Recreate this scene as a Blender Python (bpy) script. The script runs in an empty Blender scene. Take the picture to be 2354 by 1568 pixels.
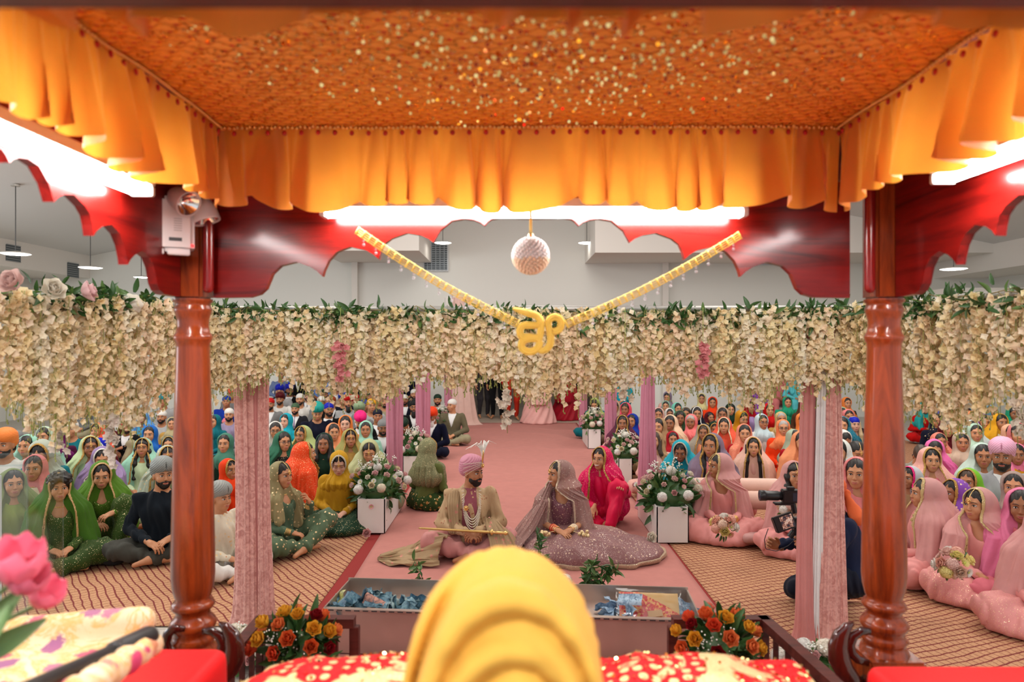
import bpy, math, random
import numpy as np
from mathutils import Matrix, Vector, Euler
SC = bpy.context.scene
COL = SC.collection
RNG = random.Random(7)
R = math.radians
PI = math.pi
F = 1569.0          # focal length in pixels at 2354 wide
CX, CY, CZ = 1177.0, 784.0, 1.98
def at(px, py, d):
    return ((px-CX)/F*d, d, CZ-(py-CY)/F*d)
# ---------------------------------------------------------------- materials
MATS = {}
class NT:
    def __init__(s, name):
        m = bpy.data.materials.new(name); m.use_nodes = True
        s.m = m; s.t = m.node_tree; s.b = s.t.nodes['Principled BSDF']; s.o = s.t.nodes['Material Output']
    def n(s, typ, **kw):
        nd = s.t.nodes.new(typ)
        for k, v in kw.items():
            if k in nd.inputs.keys() if isinstance(k, str) else False: nd.inputs[k].default_value = v
            else: setattr(nd, k, v)
        return nd
    def l(s, a, b): s.t.links.new(a, b)
    def set(s, **kw):
        for k, v in kw.items():
            k = k.replace('_', ' ')
            if k == 'Base Color' and not hasattr(v, 'is_linked'): v = (*v, 1)
            if hasattr(v, 'is_linked'): s.l(v, s.b.inputs[k])
            else: s.b.inputs[k].default_value = v
    def coord(s, scale=1.0, which='Object', vec=None):
        c = s.n('ShaderNodeTexCoord'); mp = s.n('ShaderNodeMapping')
        s.l(c.outputs[which], mp.inputs[0])
        mp.inputs['Scale'].default_value = vec if vec else (scale,)*3
        return mp.outputs[0]
    def noise(s, v, scale=5, detail=2, rough=.5, dist=0):
        n = s.n('ShaderNodeTexNoise'); s.l(v, n.inputs['Vector'])
        n.inputs['Scale'].default_value = scale; n.inputs['Detail'].default_value = detail
        n.inputs['Roughness'].default_value = rough; n.inputs['Distortion'].default_value = dist
        return n.outputs['Fac']
    def ramp(s, f, stops):
        r = s.n('ShaderNodeValToRGB'); s.l(f, r.inputs[0])
        e = r.color_ramp.elements
        while len(e) < len(stops): e.new(0.5)
        for i, (p, c) in enumerate(stops):
            e[i].position = p; e[i].color = (*c, 1) if len(c) == 3 else c
        return r.outputs[0]
    def mix(s, f, a, b, mode='MIX'):
        n = s.n('ShaderNodeMix', data_type='RGBA', blend_type=mode)
        for i, x in ((0, f), (6, a), (7, b)):
            if hasattr(x, 'is_linked'): s.l(x, n.inputs[i])
            else: n.inputs[i].default_value = x if i == 0 else (*x, 1)
        return n.outputs[2]
    def math(s, op, a, b=0.0):
        n = s.n('ShaderNodeMath', operation=op)
        for i, x in enumerate((a, b)):
            if hasattr(x, 'is_linked'): s.l(x, n.inputs[i])
            else: n.inputs[i].default_value = x
        return n.outputs[0]
    def bump(s, h, strength=.3, dist=.01):
        b = s.n('ShaderNodeBump'); s.l(h, b.inputs['Height'])
        b.inputs['Strength'].default_value = strength; b.inputs['Distance'].default_value = dist
        s.l(b.outputs[0], s.b.inputs['Normal'])
def plain(name, col, rough=.6, metal=0, spec=.5, emit=0, ecol=None, **kw):
    if name in MATS: return MATS[name]
    t = NT(name); t.set(Base_Color=col, Roughness=rough, Metallic=metal)
    t.b.inputs['Specular IOR Level'].default_value = spec
    if emit: t.b.inputs['Emission Color'].default_value = (*(ecol or col), 1); t.b.inputs['Emission Strength'].default_value = emit
    for k, v in kw.items(): t.b.inputs[k.replace('_', ' ')].default_value = v
    MATS[name] = t.m; return t.m
def cloth(name, col=None, rough=.8, sheen=.04, alpha=1, bump=.25, scale=60, trim=None, spark=0, sparkcol=(1, .8, .45), emb=0, embcol=(.75, .55, .3), vein=0):
    """woven cloth; col None takes the colour set on the object"""
    if name in MATS: return MATS[name]
    t = NT(name); v = t.coord()
    if col is None:
        oi = t.n('ShaderNodeObjectInfo'); base = oi.outputs['Color']
    else: base = (*col,)
    n = t.noise(v, 9, 3, .6)
    dark = t.mix(1.0, base, (.78, .78, .78), 'MULTIPLY')
    c = t.mix(n, dark, base)
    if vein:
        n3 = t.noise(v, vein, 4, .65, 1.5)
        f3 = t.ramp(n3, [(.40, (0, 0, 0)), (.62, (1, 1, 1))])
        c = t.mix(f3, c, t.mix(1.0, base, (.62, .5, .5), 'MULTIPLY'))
    metal = None
    if emb:
        vo = t.n('ShaderNodeTexVoronoi', feature='F1'); t.l(v, vo.inputs['Vector']); vo.inputs['Scale'].default_value = emb
        wn = t.noise(v, emb*1.3, 3, .7, 2.0)
        f = t.ramp(t.math('ADD', vo.outputs['Distance'], t.math('MULTIPLY', wn, .5)), [(.44, (1, 1, 1)), (.50, (0, 0, 0))])
        c = t.mix(f, c, embcol); metal = t.math('MULTIPLY', f, .5)
    if spark:
        vo = t.n('ShaderNodeTexVoronoi', feature='F1'); t.l(v, vo.inputs['Vector']); vo.inputs['Scale'].default_value = spark
        f = t.ramp(vo.outputs['Distance'], [(.16, (1, 1, 1)), (.2, (0, 0, 0))])
        c = t.mix(f, c, sparkcol); metal = f if metal is None else t.math('MAXIMUM', metal, f)
    t.set(Base_Color=c, Roughness=rough)
    if metal is not None:
        t.l(metal, t.b.inputs['Metallic'])
        rr = t.math('SUBTRACT', rough, t.math('MULTIPLY', metal, rough-.3)); t.l(rr, t.b.inputs['Roughness'])
    t.b.inputs['Sheen Weight'].default_value = sheen; t.b.inputs['Specular IOR Level'].default_value = .18
    t.b.inputs['Alpha'].default_value = alpha
    if bump:
        w = t.noise(t.coord(1, vec=(1, 1, .35)), scale, 2, .6, .6); t.bump(w, bump, .006)
    MATS[name] = t.m; return t.m
# ---------------------------------------------------------------- mesh assembling
def mesh_from(name, parts, mats, smooth=True):
    """parts: list of (verts Nx3, faces array Mx4 or Mx3 or list, material index)"""
    vs, loops, tot, mi, off = [], [], [], [], 0
    for p in parts:
        v, f, m = p[:3]
        v = np.asarray(v, dtype=np.float32).reshape(-1, 3)
        if isinstance(f, np.ndarray):
            loops.append((f+off).astype(np.int32).ravel()); tot.append(np.full(len(f), f.shape[1], np.int32)); mi.append(np.full(len(f), m, np.int32))
        else:
            for q in f: loops.append(np.array(q, np.int32)+off)
            tot.append(np.array([len(q) for q in f], np.int32)); mi.append(np.full(len(f), m, np.int32))
        vs.append(v); off += len(v)
    V = np.concatenate(vs); L = np.concatenate(loops); T = np.concatenate(tot); M = np.concatenate(mi)
    me = bpy.data.meshes.new(name)
    me.vertices.add(len(V)); me.vertices.foreach_set('co', V.ravel())
    me.loops.add(len(L)); me.loops.foreach_set('vertex_index', L)
    me.polygons.add(len(T)); st = np.zeros(len(T), np.int32); st[1:] = np.cumsum(T)[:-1]
    me.polygons.foreach_set('loop_start', st); me.polygons.foreach_set('loop_total', T)
    me.polygons.foreach_set('material_index', M)
    me.polygons.foreach_set('use_smooth', np.full(len(T), smooth, bool))
    me.update(calc_edges=True); me.validate()
    for m in (mats if isinstance(mats, (list, tuple)) else [mats]): me.materials.append(m)
    return me
def tag(o, label=None, cat=None, group=None, kind=None):
    if label: o['label'] = label
    if cat: o['category'] = cat
    if group: o['group'] = group
    if kind: o['kind'] = kind
    return o
def obj(name, me, parent=None, loc=(0, 0, 0), rot=(0, 0, 0), col=None):
    o = bpy.data.objects.new(name, me); COL.objects.link(o); o.location = loc; o.rotation_euler = rot
    if parent: o.parent = parent
    if col: o.color = (*col, 1)
    return o
def empty(name, loc=(0, 0, 0), rz=0, label=None, cat=None, group=None):
    o = bpy.data.objects.new(name, None); COL.objects.link(o); o.location = loc; o.rotation_euler = (0, 0, rz)
    o.empty_display_size = .1
    return tag(o, label, cat, group)
def copy_tree(root, loc, rz=None, label=None, group=None):
    def cp(o, par):
        c = o.copy(); COL.objects.link(c); c.parent = par
        for ch in list(o.children): cp(ch, c)
        return c
    r = cp(root, root.parent); r.location = loc
    if rz is not None: r.rotation_euler = (0, 0, rz)
    if label: r['label'] = label
    if group: r['group'] = group
    return r
# primitive generators -> (verts, faces)
def box(x0, x1, y0, y1, z0, z1):
    v = [(x, y, z) for x in (x0, x1) for y in (y0, y1) for z in (z0, z1)]
    return np.array(v, float), np.array([(0, 1, 3, 2), (4, 6, 7, 5), (0, 4, 5, 1), (2, 3, 7, 6), (0, 2, 6, 4), (1, 5, 7, 3)])
def bbox_(x0, x1, y0, y1, z0, z1, b=.004):
    """box with chamfered edges"""
    import bmesh
    bm = bmesh.new(); v, f = box(x0, x1, y0, y1, z0, z1)
    bv = [bm.verts.new(c) for c in v]
    for q in f: bm.faces.new([bv[i] for i in q])
    bmesh.ops.bevel(bm, geom=list(bm.edges), offset=b, segments=2, affect='EDGES')
    bm.verts.index_update()
    vs = np.array([v.co[:] for v in bm.verts]); fs = [[w.index for w in f.verts] for f in bm.faces]; bm.free()
    return vs, fs
def frame_dirs(pts):
    pts = np.asarray(pts, float); n = len(pts)
    T = np.gradient(pts, axis=0); T /= np.linalg.norm(T, axis=1)[:, None]+1e-9
    up = np.array([0, 0, 1.]) if abs(T[0][2]) < .9 else np.array([1., 0, 0])
    N = np.zeros_like(pts); B = np.zeros_like(pts)
    a = np.cross(T[0], up); a /= np.linalg.norm(a)
    for i in range(n):
        a = a-T[i]*a.dot(T[i]); a /= np.linalg.norm(a)+1e-9
        N[i] = a; B[i] = np.cross(T[i], a)
    return T, N, B
def tube(pts, r, n=8, caps=True, flat=1.0):
    pts = np.asarray(pts, float); m = len(pts)
    r = np.full(m, r) if np.isscalar(r) else np.asarray(r, float)
    T, N, B = frame_dirs(pts); a = np.arange(n)*2*PI/n
    V = pts[:, None]+r[:, None, None]*(np.cos(a)[None, :, None]*N[:, None]+flat*np.sin(a)[None, :, None]*B[:, None])
    i, j = np.meshgrid(np.arange(m-1), np.arange(n), indexing='ij'); j2 = (j+1) % n
    Fq = np.stack([i*n+j, i*n+j2, (i+1)*n+j2, (i+1)*n+j], -1).reshape(-1, 4)
    V = V.reshape(-1, 3)
    if not caps: return V, Fq
    fs = [list(q) for q in Fq]; fs.append(list(range(n))[::-1]); fs.append([(m-1)*n+k for k in range(n)])
    return V, fs
def lathe(prof, n=32, c=(0, 0, 0)):
    prof = np.asarray(prof, float); m = len(prof); a = np.arange(n)*2*PI/n
    V = np.stack([prof[:, 0, None]*np.cos(a), prof[:, 0, None]*np.sin(a), np.repeat(prof[:, 1, None], n, 1)], -1)+np.array(c)
    i, j = np.meshgrid(np.arange(m-1), np.arange(n), indexing='ij'); j2 = (j+1) % n
    return V.reshape(-1, 3), np.stack([i*n+j, i*n+j2, (i+1)*n+j2, (i+1)*n+j], -1).reshape(-1, 4)
def uvs(c, r, nu=16, nv=10, Rm=None):
    th = np.linspace(0, PI, nv+1)
    V, Fq = lathe(np.stack([np.sin(th), -np.cos(th)], 1), nu)
    V = V*np.array(r if not np.isscalar(r) else (r,)*3)
    if Rm is not None: V = V@np.array(Rm).T
    return V+np.array(c), Fq
def prism(poly, y0, y1, axis='Y'):
    """extrude a 2D outline; Y: (x,z) outline between y0 and y1; X: (y,z) outline; Z: (x,y)"""
    n = len(poly); V = []
    for w in (y0, y1):
        for p in poly:
            V.append((p[0], w, p[1]) if axis == 'Y' else ((w, p[0], p[1]) if axis == 'X' else (p[0], p[1], w)))
    fs = [list(range(n)), [n+i for i in range(n)][::-1]]+[[i, n+i, n+(i+1) % n, (i+1) % n] for i in range(n)]
    return np.array(V, float), fs
def grid(nu, nv, fn):
    u, v = np.meshgrid(np.linspace(0, 1, nu), np.linspace(0, 1, nv), indexing='ij')
    x, y, z = fn(u, v)
    V = np.stack([x+0*u, y+0*u, z+0*u], -1).reshape(-1, 3)
    i, j = np.meshgrid(np.arange(nu-1), np.arange(nv-1), indexing='ij')
    return V, np.stack([i*nv+j, (i+1)*nv+j, (i+1)*nv+j+1, i*nv+j+1], -1).reshape(-1, 4)
def xf(part, M=None, loc=(0, 0, 0), s=1):
    v = np.asarray(part[0], float)*s
    if M is not None: v = v@np.array(M).T
    return (v+np.array(loc), *part[1:])
def rotm(x=0, y=0, z=0):
    return np.array(Euler((R(x), R(y), R(z)), 'XYZ').to_matrix())
def simple(name, part, mat, parent=None, smooth=False, **kw):
    parts = part if isinstance(part, list) else [part]
    parts = [p if len(p) == 3 else (*p, 0) for p in parts]
    return obj(name, mesh_from(name, parts, mat, smooth), parent, **kw)
def struct(name, part, mat, smooth=False):
    return tag(simple(name, part, mat, None, smooth), kind='structure')
def sines(x, y, z, f=1.0, seed=0):
    r = np.random.RandomState(seed); o = 0
    for k in range(5):
        d = r.normal(size=3); d /= np.linalg.norm(d); w = f*(1+.6*k)
        o = o+np.sin(w*(d[0]*x+d[1]*y+d[2]*z)+r.uniform(0, 6.28)+1.3*o)/(1+.5*k)
    return o/2.6
# ---------------------------------------------------------------- implicit surfaces
class G:
    def __init__(s, lo, hi, h):
        s.lo = np.array(lo, np.float32); s.h = h
        n = np.ceil((np.array(hi)-s.lo)/h).astype(int)+1
        s.x, s.y, s.z = [a.astype(np.float32) for a in np.meshgrid(*[s.lo[i]+h*np.arange(n[i]) for i in range(3)], indexing='ij', sparse=True)]
def cone(g, a, b, ra, rb):
    ax, ay, az = a; bx, by, bz = b[0]-ax, b[1]-ay, b[2]-az; bb = bx*bx+by*by+bz*bz+1e-9
    X, Y, Z = g.x-ax, g.y-ay, g.z-az
    t = np.clip((X*bx+Y*by+Z*bz)/bb, 0, 1)
    return np.sqrt((X-t*bx)**2+(Y-t*by)**2+(Z-t*bz)**2)-(ra+(rb-ra)*t)
def ell(g, c, r, Rm=None):
    X, Y, Z = g.x-c[0], g.y-c[1], g.z-c[2]
    if Rm is not None:
        m = np.array(Rm).T
        X, Y, Z = [m[i, 0]*X+m[i, 1]*Y+m[i, 2]*Z for i in range(3)]
    q = (X/r[0])**2+(Y/r[1])**2+(Z/r[2])**2; k0 = np.sqrt(q)+1e-6
    k1 = np.sqrt((X/r[0]**2)**2+(Y/r[1]**2)**2+(Z/r[2]**2)**2)+1e-6
    return k0*(k0-1)/k1
def bx(g, c, r, rd=0):
    q = [np.abs(w-c[i])-r[i]+rd for i, w in enumerate((g.x, g.y, g.z))]
    o = np.sqrt(np.maximum(q[0], 0)**2+np.maximum(q[1], 0)**2+np.maximum(q[2], 0)**2)
    return o+np.minimum(np.maximum(np.maximum(q[0], q[1]), q[2]), 0)-rd
def smin(a, b, k):
    h = np.clip(.5+.5*(b-a)/k, 0, 1); return b+(a-b)*h-k*h*(1-h)
def smax(a, b, k): return -smin(-a, -b, k)
def un(k, *ds):
    o = ds[0]
    for d in ds[1:]: o = smin(o, d, k)
    return o
def nets(V, g):
    V = np.ascontiguousarray(V, dtype=np.float32); nx, ny, nz = V.shape
    V[0], V[-1] = np.maximum(V[0], 1e-4), np.maximum(V[-1], 1e-4)
    V[:, 0], V[:, -1] = np.maximum(V[:, 0], 1e-4), np.maximum(V[:, -1], 1e-4)
    V[:, :, 0], V[:, :, -1] = np.maximum(V[:, :, 0], 1e-4), np.maximum(V[:, :, -1], 1e-4)
    I = V < 0
    cnt = np.zeros((nx-1, ny-1, nz-1), np.int8)
    cs = [(a, b, c) for a in (0, 1) for b in (0, 1) for c in (0, 1)]
    for a, b, c in cs: cnt += I[a:nx-1+a, b:ny-1+b, c:nz-1+c]
    act = np.argwhere((cnt > 0) & (cnt < 8))
    if len(act) == 0: return np.zeros((0, 3)), np.zeros((0, 4), int)
    acc = np.zeros((len(act), 3)); w = np.zeros(len(act))
    i, j, k = act.T
    cv = {c: V[i+c[0], j+c[1], k+c[2]] for c in cs}
    for a in cs:
        for ax in range(3):
            if a[ax]: continue
            b = list(a); b[ax] = 1; b = tuple(b)
            va, vb = cv[a], cv[b]; m = (va < 0) != (vb < 0)
            t = np.where(m, va/(va-vb+1e-12*(va == vb)), 0)
            p = np.array(a, float)[None].repeat(len(act), 0); p[:, ax] += t
            acc += p*m[:, None]; w += m
    P = (act+acc/w[:, None])*g.h+g.lo
    idx = np.full(cnt.shape, -1, np.int32); idx[i, j, k] = np.arange(len(act))
    Q = []
    for ax in range(3):
        A = I; Bs = [slice(None)]*3; As = [slice(None)]*3; As[ax] = slice(0, -1); Bs[ax] = slice(1, None)
        a, b = I[tuple(As)], I[tuple(Bs)]; cr = a != b
        o1, o2 = [q for q in range(3) if q != ax]
        e = np.argwhere(cr)
        ok = (e[:, o1] > 0) & (e[:, o2] > 0) & (e[:, o1] < V.shape[o1]-1) & (e[:, o2] < V.shape[o2]-1); e = e[ok]
        def sh(d1, d2):
            q = e.copy(); q[:, o1] -= d1; q[:, o2] -= d2; return idx[q[:, 0], q[:, 1], q[:, 2]]
        q = np.stack([sh(0, 0), sh(1, 0), sh(1, 1), sh(0, 1)], 1)
        fl = a[tuple(e.T)] != (ax == 1)
        q[fl] = q[fl][:, ::-1]; q = q[:, ::-1]
        Q.append(q)
    return P, np.concatenate(Q)
def smooth_v(P, Q, it=1):
    for _ in range(it):
        A = np.zeros_like(P); n = np.zeros(len(P))
        for k in range(4):
            np.add.at(A, Q[:, k], P[Q[:, (k+1) % 4]]+P[Q[:, (k+3) % 4]]); np.add.at(n, Q[:, k], 2)
        P = P*.5+.5*A/n[:, None]
    return P
def iso(f, lo, hi, h, it=1):
    g = G(lo, hi, h); P, Q = nets(f(g), g); return smooth_v(P, Q, it) if it else P, Q
# ================================================================= people
def skin_mats():
    if 'skin' in MATS: return [MATS[k] for k in ('skin', 'eye_white', 'iris', 'brow', 'lip')]
    t = NT('skin'); oi = t.n('ShaderNodeObjectInfo')
    n = t.noise(t.coord(), 14, 2)
    t.set(Base_Color=t.mix(n, t.mix(1.0, oi.outputs['Color'], (.86, .80, .78), 'MULTIPLY'), oi.outputs['Color']), Roughness=.48)
    t.b.inputs['Specular IOR Level'].default_value = .35; MATS['skin'] = t.m
    t = NT('lip'); oi = t.n('ShaderNodeObjectInfo')
    t.set(Base_Color=t.mix(.72, oi.outputs['Color'], (.42, .06, .08)), Roughness=.35); MATS['lip'] = t.m
    plain('eye_white', (.75, .72, .68), .25); plain('iris', (.03, .014, .008), .15); plain('brow', (.014, .01, .009), .7)
    return skin_mats()
HC = {}
def cached(key, fn):
    if key not in HC: HC[key] = fn()
    return HC[key]
def head_parts(lod, fem, beard=False, closed=False, smile=False):
    h = (.0042, .0075)[lod]
    def f(g):
        jw = .056 if fem else .062
        d = un(.03, ell(g, (0, .014, .036), (.074, .092, .080)), ell(g, (0, -.028, -.022), (jw+.002, .060, .078)),
               ell(g, (0, -.050, -.080), (.030, .030, .028)))
        d = smin(d, ell(g, (.036, -.058, -.026), (.024, .024, .026)), .02); d = smin(d, ell(g, (-.036, -.058, -.026), (.024, .024, .026)), .02)
        d = smin(d, cone(g, (-.030, -.074, .030), (.030, -.074, .030), .011, .011), .018)
        for s in (-1, 1):
            d = smax(d, -ell(g, (s*.031, -.100, .009), (.020, .018, .0125)), .010)
            d = smin(d, ell(g, (s*.075, .012, -.006), (.010, .018, .031)), .008)
        d = smin(d, cone(g, (0, -.084, .014), (0, -.099, -.021), .0062, .0100), .010)
        d = smin(d, ell(g, (.0095, -.096, -.026), (.0075, .009, .007)), .005); d = smin(d, ell(g, (-.0095, -.096, -.026), (.0075, .009, .007)), .005)
        d = smin(d, ell(g, (0, -.080, -.055), (.026, .014, .017)), .012)
        d = smin(d, cone(g, (0, .012, -.05), (0, .035, -.19), .050 if fem else .060, .055 if fem else .068), .02)
        return d
    P, Q = iso(f, (-.1, -.13, -.20), (.1, .13, .135), h, 1)
    out = [(P, Q, 0)]
    n1, n2 = ((16, 10), (10, 6))[lod]
    for s in (-1, 1):
        if not closed:
            out.append((*uvs((s*.031, -.0745, .009), (.0145, .0135, .0088), n1, n2), 1))
            out.append((*uvs((s*.031, -.0850, .0088), (.0062, .0045, .0064), n1, n2), 2))
        yy = -.0885
        lid = [(s*.0475, -.0760, .007), (s*.041, -.0845, .0145), (s*.031, yy, .0175), (s*.021, yy+.001, .0145), (s*.0155, yy+.005, .007)]
        if closed: lid = [(a, b-.001, c-.012*(1-abs(i-2)/2.2)) for i, (a, b, c) in enumerate(lid)]
        out.append((*tube(lid, [.001, .0020, .0024, .0020, .001] if fem else [.0008, .0014, .0016, .0014, .0008], 6, True), 3))
        out.append((*tube([(s*.052, -.070, .026), (s*.043, -.0815, .0335), (s*.031, -.0885, .0355), (s*.019, -.0905, .0325), (s*.012, -.0905, .0290)],
                          [.0012, .0026, .0032, .0034, .0028] if fem else [.002, .0038, .0046, .0048, .004], 6, True, .7), 3))
    w = .027 if smile else .023
    if smile:
        out.append((*tube([(-.031, -.080, -.046), (-.014, -.0925, -.053), (0, -.0955, -.055), (.014, -.0925, -.053), (.031, -.080, -.046)], [.002, .0045, .005, .0045, .002], 8), 1))
    out.append((*tube([(-w-.002, -.083, -.053+smile*.006), (-.012, -.0935, -.0505), (0, -.0955, -.0525), (.012, -.0935, -.0505), (w+.002, -.083, -.053+smile*.006)], [.0015, .0033, .0031, .0033, .0015], 8), 4))
    out.append((*tube([(-w, -.083, -.0545+smile*.005), (-.012, -.0925, -.0605-smile*.003), (0, -.0940, -.0620-smile*.003), (.012, -.0925, -.0605-smile*.003), (w, -.083, -.0545+smile*.005)], [.0015, .0036, .0043, .0036, .0015], 8), 4))
    return out
def hair_f(style, lod):
    h = (.005, .009)[lod]
    def f(g):
        d = ell(g, (0, .026, .044), (.083, .100, .089))
        face = ell(g, (0, -.105, -.022), (.064, .072, .098)) if style != 'short' else ell(g, (0, -.11, -.03), (.062, .072, .112))
        face = smin(face, bx(g, (0, -.04, -.12), (.2, .2, .075)), .01)
        if style in ('long', 'longwavy'):
            face = ell(g, (0, -.105, -.022), (.066, .075, .098))
            for s in (-1, 1):
                d = un(.03, d, cone(g, (s*.062, -.005, .02), (s*.082, -.055, -.16), .034, .030), cone(g, (s*.082, -.055, -.16), (s*.085, -.075, -.36), .030, .022))
            d = smin(d, cone(g, (0, .06, 0), (0, .08, -.30), .07, .06), .03)
            if style == 'longwavy': d = d+.007*np.sin(70*g.z+12*g.x)
        if style == 'bun': d = smin(d, ell(g, (0, .115, .02), (.05, .045, .05)), .015)
        if style == 'curly':
            d = smin(ell(g, (0, .012, .056), (.098, .108, .088)), ell(g, (0, -.075, .085), (.06, .03, .03)), .02)
            d = d+.010*np.sin(95*g.x+2*np.sin(60*g.z))*np.sin(95*g.z+2*np.sin(50*g.y))*np.sin(90*g.y)
        d = smax(d, -face, .006)
        return d+.0016*np.sin(160*g.x+30*g.z)+(.006*np.exp(-(g.x/.004)**2) if style in ('parted', 'long') else 0)
    return iso(f, (-.15, -.16, -.42 if 'long' in style else -.14), (.15, .19, .17), h, 1)
def beard_f(full, lod):
    h = (.0045, .0075)[lod]
    def f(g):
        d = un(.02, ell(g, (0, -.028, -.048), (.066, .065, .060)), ell(g, (0, -.052, -.086), (.036, .036, .034)))
        if full: d = smin(d, ell(g, (0, -.066, -.135), (.050, .034, .065)), .03)
        top = smax(g.z+.030+.0*g.x, -(g.z-9), .01)
        cut = g.z+.040-np.clip((np.abs(g.x)-.030)*1.4, 0, .055)
        d = smax(d, cut, .006); d = smax(d, g.y+.4*g.z+.012, .01)
        d = smax(d, -ell(g, (0, -.10, -.057), (.030, .030, .0115)), .003)
        m = cone(g, (-.028, -.080, -.051), (0, -.0965, -.0435), .0055, .0075); m = smin(m, cone(g, (.028, -.080, -.051), (0, -.0965, -.0435), .0055, .0075), .004)
        return smin(d, m, .006)+.0015*np.sin(300*g.x+90*g.z)*np.sin(220*g.z)
    return iso(f, (-.09, -.13, -.22), (.09, .06, .03), h, 0)
def turban_f(lod, style='sikh'):
    h = (.0045, .008)[lod]
    def f(g):
        ax = np.abs(g.x)
        if style == 'patka':
            d = un(.03, ell(g, (0, .02, .055), (.086, .104, .085)), ell(g, (0, -.005, .135), (.036, .036, .032)))
            u = g.z+.3*g.y; cut = (.034-.25*(g.y+.09)-.15*ax)-g.z; am = .0015
        elif style == 'bandana':
            d = ell(g, (0, .02, .050), (.084, .103, .080)); u = g.z+.2*g.x; cut = (.040-.22*(g.y+.09)-.1*ax)-g.z; am = .0015
        else:
            d = un(.035, ell(g, (0, .022, .092), (.101, .116, .088)), ell(g, (0, -.045, .098), (.072, .060, .058)), ell(g, (0, .06, .03), (.09, .085, .07)))
            u = g.z+.95*ax+.30*g.y; cut = (.058-.62*ax-.40*(g.y+.09))-g.z; am = .0045
        rid = np.abs(np.sin(PI*u/.021))
        d = d-am*rid+am*.5
        if style == 'sikh': d = smax(d, -(ell(g, (0, -.135, .10), (.006, .045, .07))), .008)
        return smax(d, cut*.75, .008)
    return iso(f, (-.13, -.15, -.08), (.13, .17, .19), h, 0)
def scarf_shape(style):
    def f(g):
        x, y, z = g.x, g.y, g.z
        if style == 'wrap':   # closed round the neck
            d = un(.05, ell(g, (0, .022, .036), (.097, .112, .098)), cone(g, (0, .030, -.04), (0, .030, -.17), .085, .105), ell(g, (0, .03, -.26), (.205, .135, .085)))
            d = smin(d, ell(g, (0, -.05, -.20), (.13, .10, .10)), .04)
            cut = un(.02, ell(g, (0, -.118, .022), (.083, .136, .128)), cone(g, (0, -.14, -.10), (0, -.17, -.17), .045, .03))
        elif style == 'open':
            d = un(.05, ell(g, (0, .028, .038), (.099, .112, .100)), cone(g, (0, .045, -.03), (0, .05, -.18), .098, .150), ell(g, (0, .06, -.30), (.225, .150, .14)))
            d = smin(d, cone(g, (.12, -.03, -.22), (.10, -.10, -.44), .075, .055), .04); d = smin(d, cone(g, (-.12, -.03, -.22), (-.12, -.09, -.38), .075, .055), .04)
            cut = un(.035, ell(g, (0, -.112, .026), (.088, .162, .136)), cone(g, (0, -.12, -.09), (0, -.16, -.46), .080, .09))
        else:                 # long veil falling over back and arms
            d = un(.06, ell(g, (0, .034, .036), (.101, .118, .102)), cone(g, (0, .065, -.03), (0, .075, -.20), .105, .185), cone(g, (0, .06, -.25), (0, .09, -.56), .22, .235))
            d = smin(d, cone(g, (.17, .0, -.22), (.22, -.06, -.50), .075, .085), .05); d = smin(d, cone(g, (-.17, .0, -.22), (-.22, -.06, -.50), .075, .085), .05)
            cut = un(.04, ell(g, (0, -.112, .026), (.090, .162, .136)), cone(g, (0, -.13, -.10), (0, -.21, -.55), .10, .17))
        th = np.arctan2(x, -(y-.03)); low = np.clip((-.04-z)/.16, 0, 1)
        d = d+low*(.0075*np.sin(15*th+9*z+1.5*np.sin(12*z+2*x))+.005*np.sin(31*th-7*z))+(1-low)*.0016*np.sin(60*x+40*z)
        return d, cut
    return f
def scarf_f(style, lod, trim=False):
    h = (.0075, .0125)[lod]; fn = scarf_shape(style)
    def f(g):
        d, cut = fn(g)
        if trim: return np.maximum(np.abs(d-.001)-max(.0055, h*.78), np.maximum(np.abs(cut+.003)-max(.010, h*.9), (-.085-g.z) if style == 'wrap' else -9.))
        return np.maximum(d, -cut)
    zl = {'wrap': -.37, 'open': -.52, 'veil': -.66}[style]
    P, Q = iso(f, (-.34, -.22, zl), (.34, .30, .16), h, 1)
    return P, Q
def twist(P, yaw, pitch, z0=-.10, z1=-.22):
    """turn the head (and what it wears) about the neck; shoulders stay"""
    P = np.array(P, float)
    w = np.clip((P[:, 2]-z1)/(z0-z1), 0, 1)[:, None]
    piv = np.array([0, .03, -.13]); Rm = np.array(Euler((R(pitch), 0, R(yaw)), 'XYZ').to_matrix())
    Qv = (P-piv)@Rm.T+piv
    return P*(1-w)+Qv*w
# ---- hands
def hand_f(curl=35, lod=0, spread=1.0):
    """wrist at origin, fingers along +Y, thumb on +X, palm facing -Z"""
    h = (.0038, .0065)[lod]
    def f(g):
        d = un(.02, ell(g, (0, .042, 0), (.037, .048, .0145)), cone(g, (0, -.03, 0), (0, .02, 0), .023, .025))
        for i, (x, L) in enumerate(((.029, .070), (.0098, .079), (-.0095, .073), (-.028, .056))):
            p = np.array((x, .080-.004*abs(i-1), 0)); a = R(-curl*.35*(1+.12*i)); sx = (1.5-i)*.05*spread
            fd = None
            for k, (fr, ra, rb) in enumerate(((.46, .0092, .0084), (.31, .0083, .0077), (.23, .0076, .0066))):
                q = p+np.array((sx, math.cos(a), math.sin(a)))*L*fr
                c = cone(g, p, q, ra, rb); fd = c if fd is None else smin(fd, c, .003); p = q; a -= R(curl*(.9 if k == 0 else .7))
            d = smin(d, fd, .004)
        th = un(.004, cone(g, (.022, .012, -.006), (.047, .040, -.018), .0135, .0105), cone(g, (.047, .040, -.018), (.050, .070, -.030), .0102, .0082))
        return smin(d, th, .008)
    return iso(f, (-.06, -.06, -.10), (.085, .19, .035), h, 1)
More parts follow.
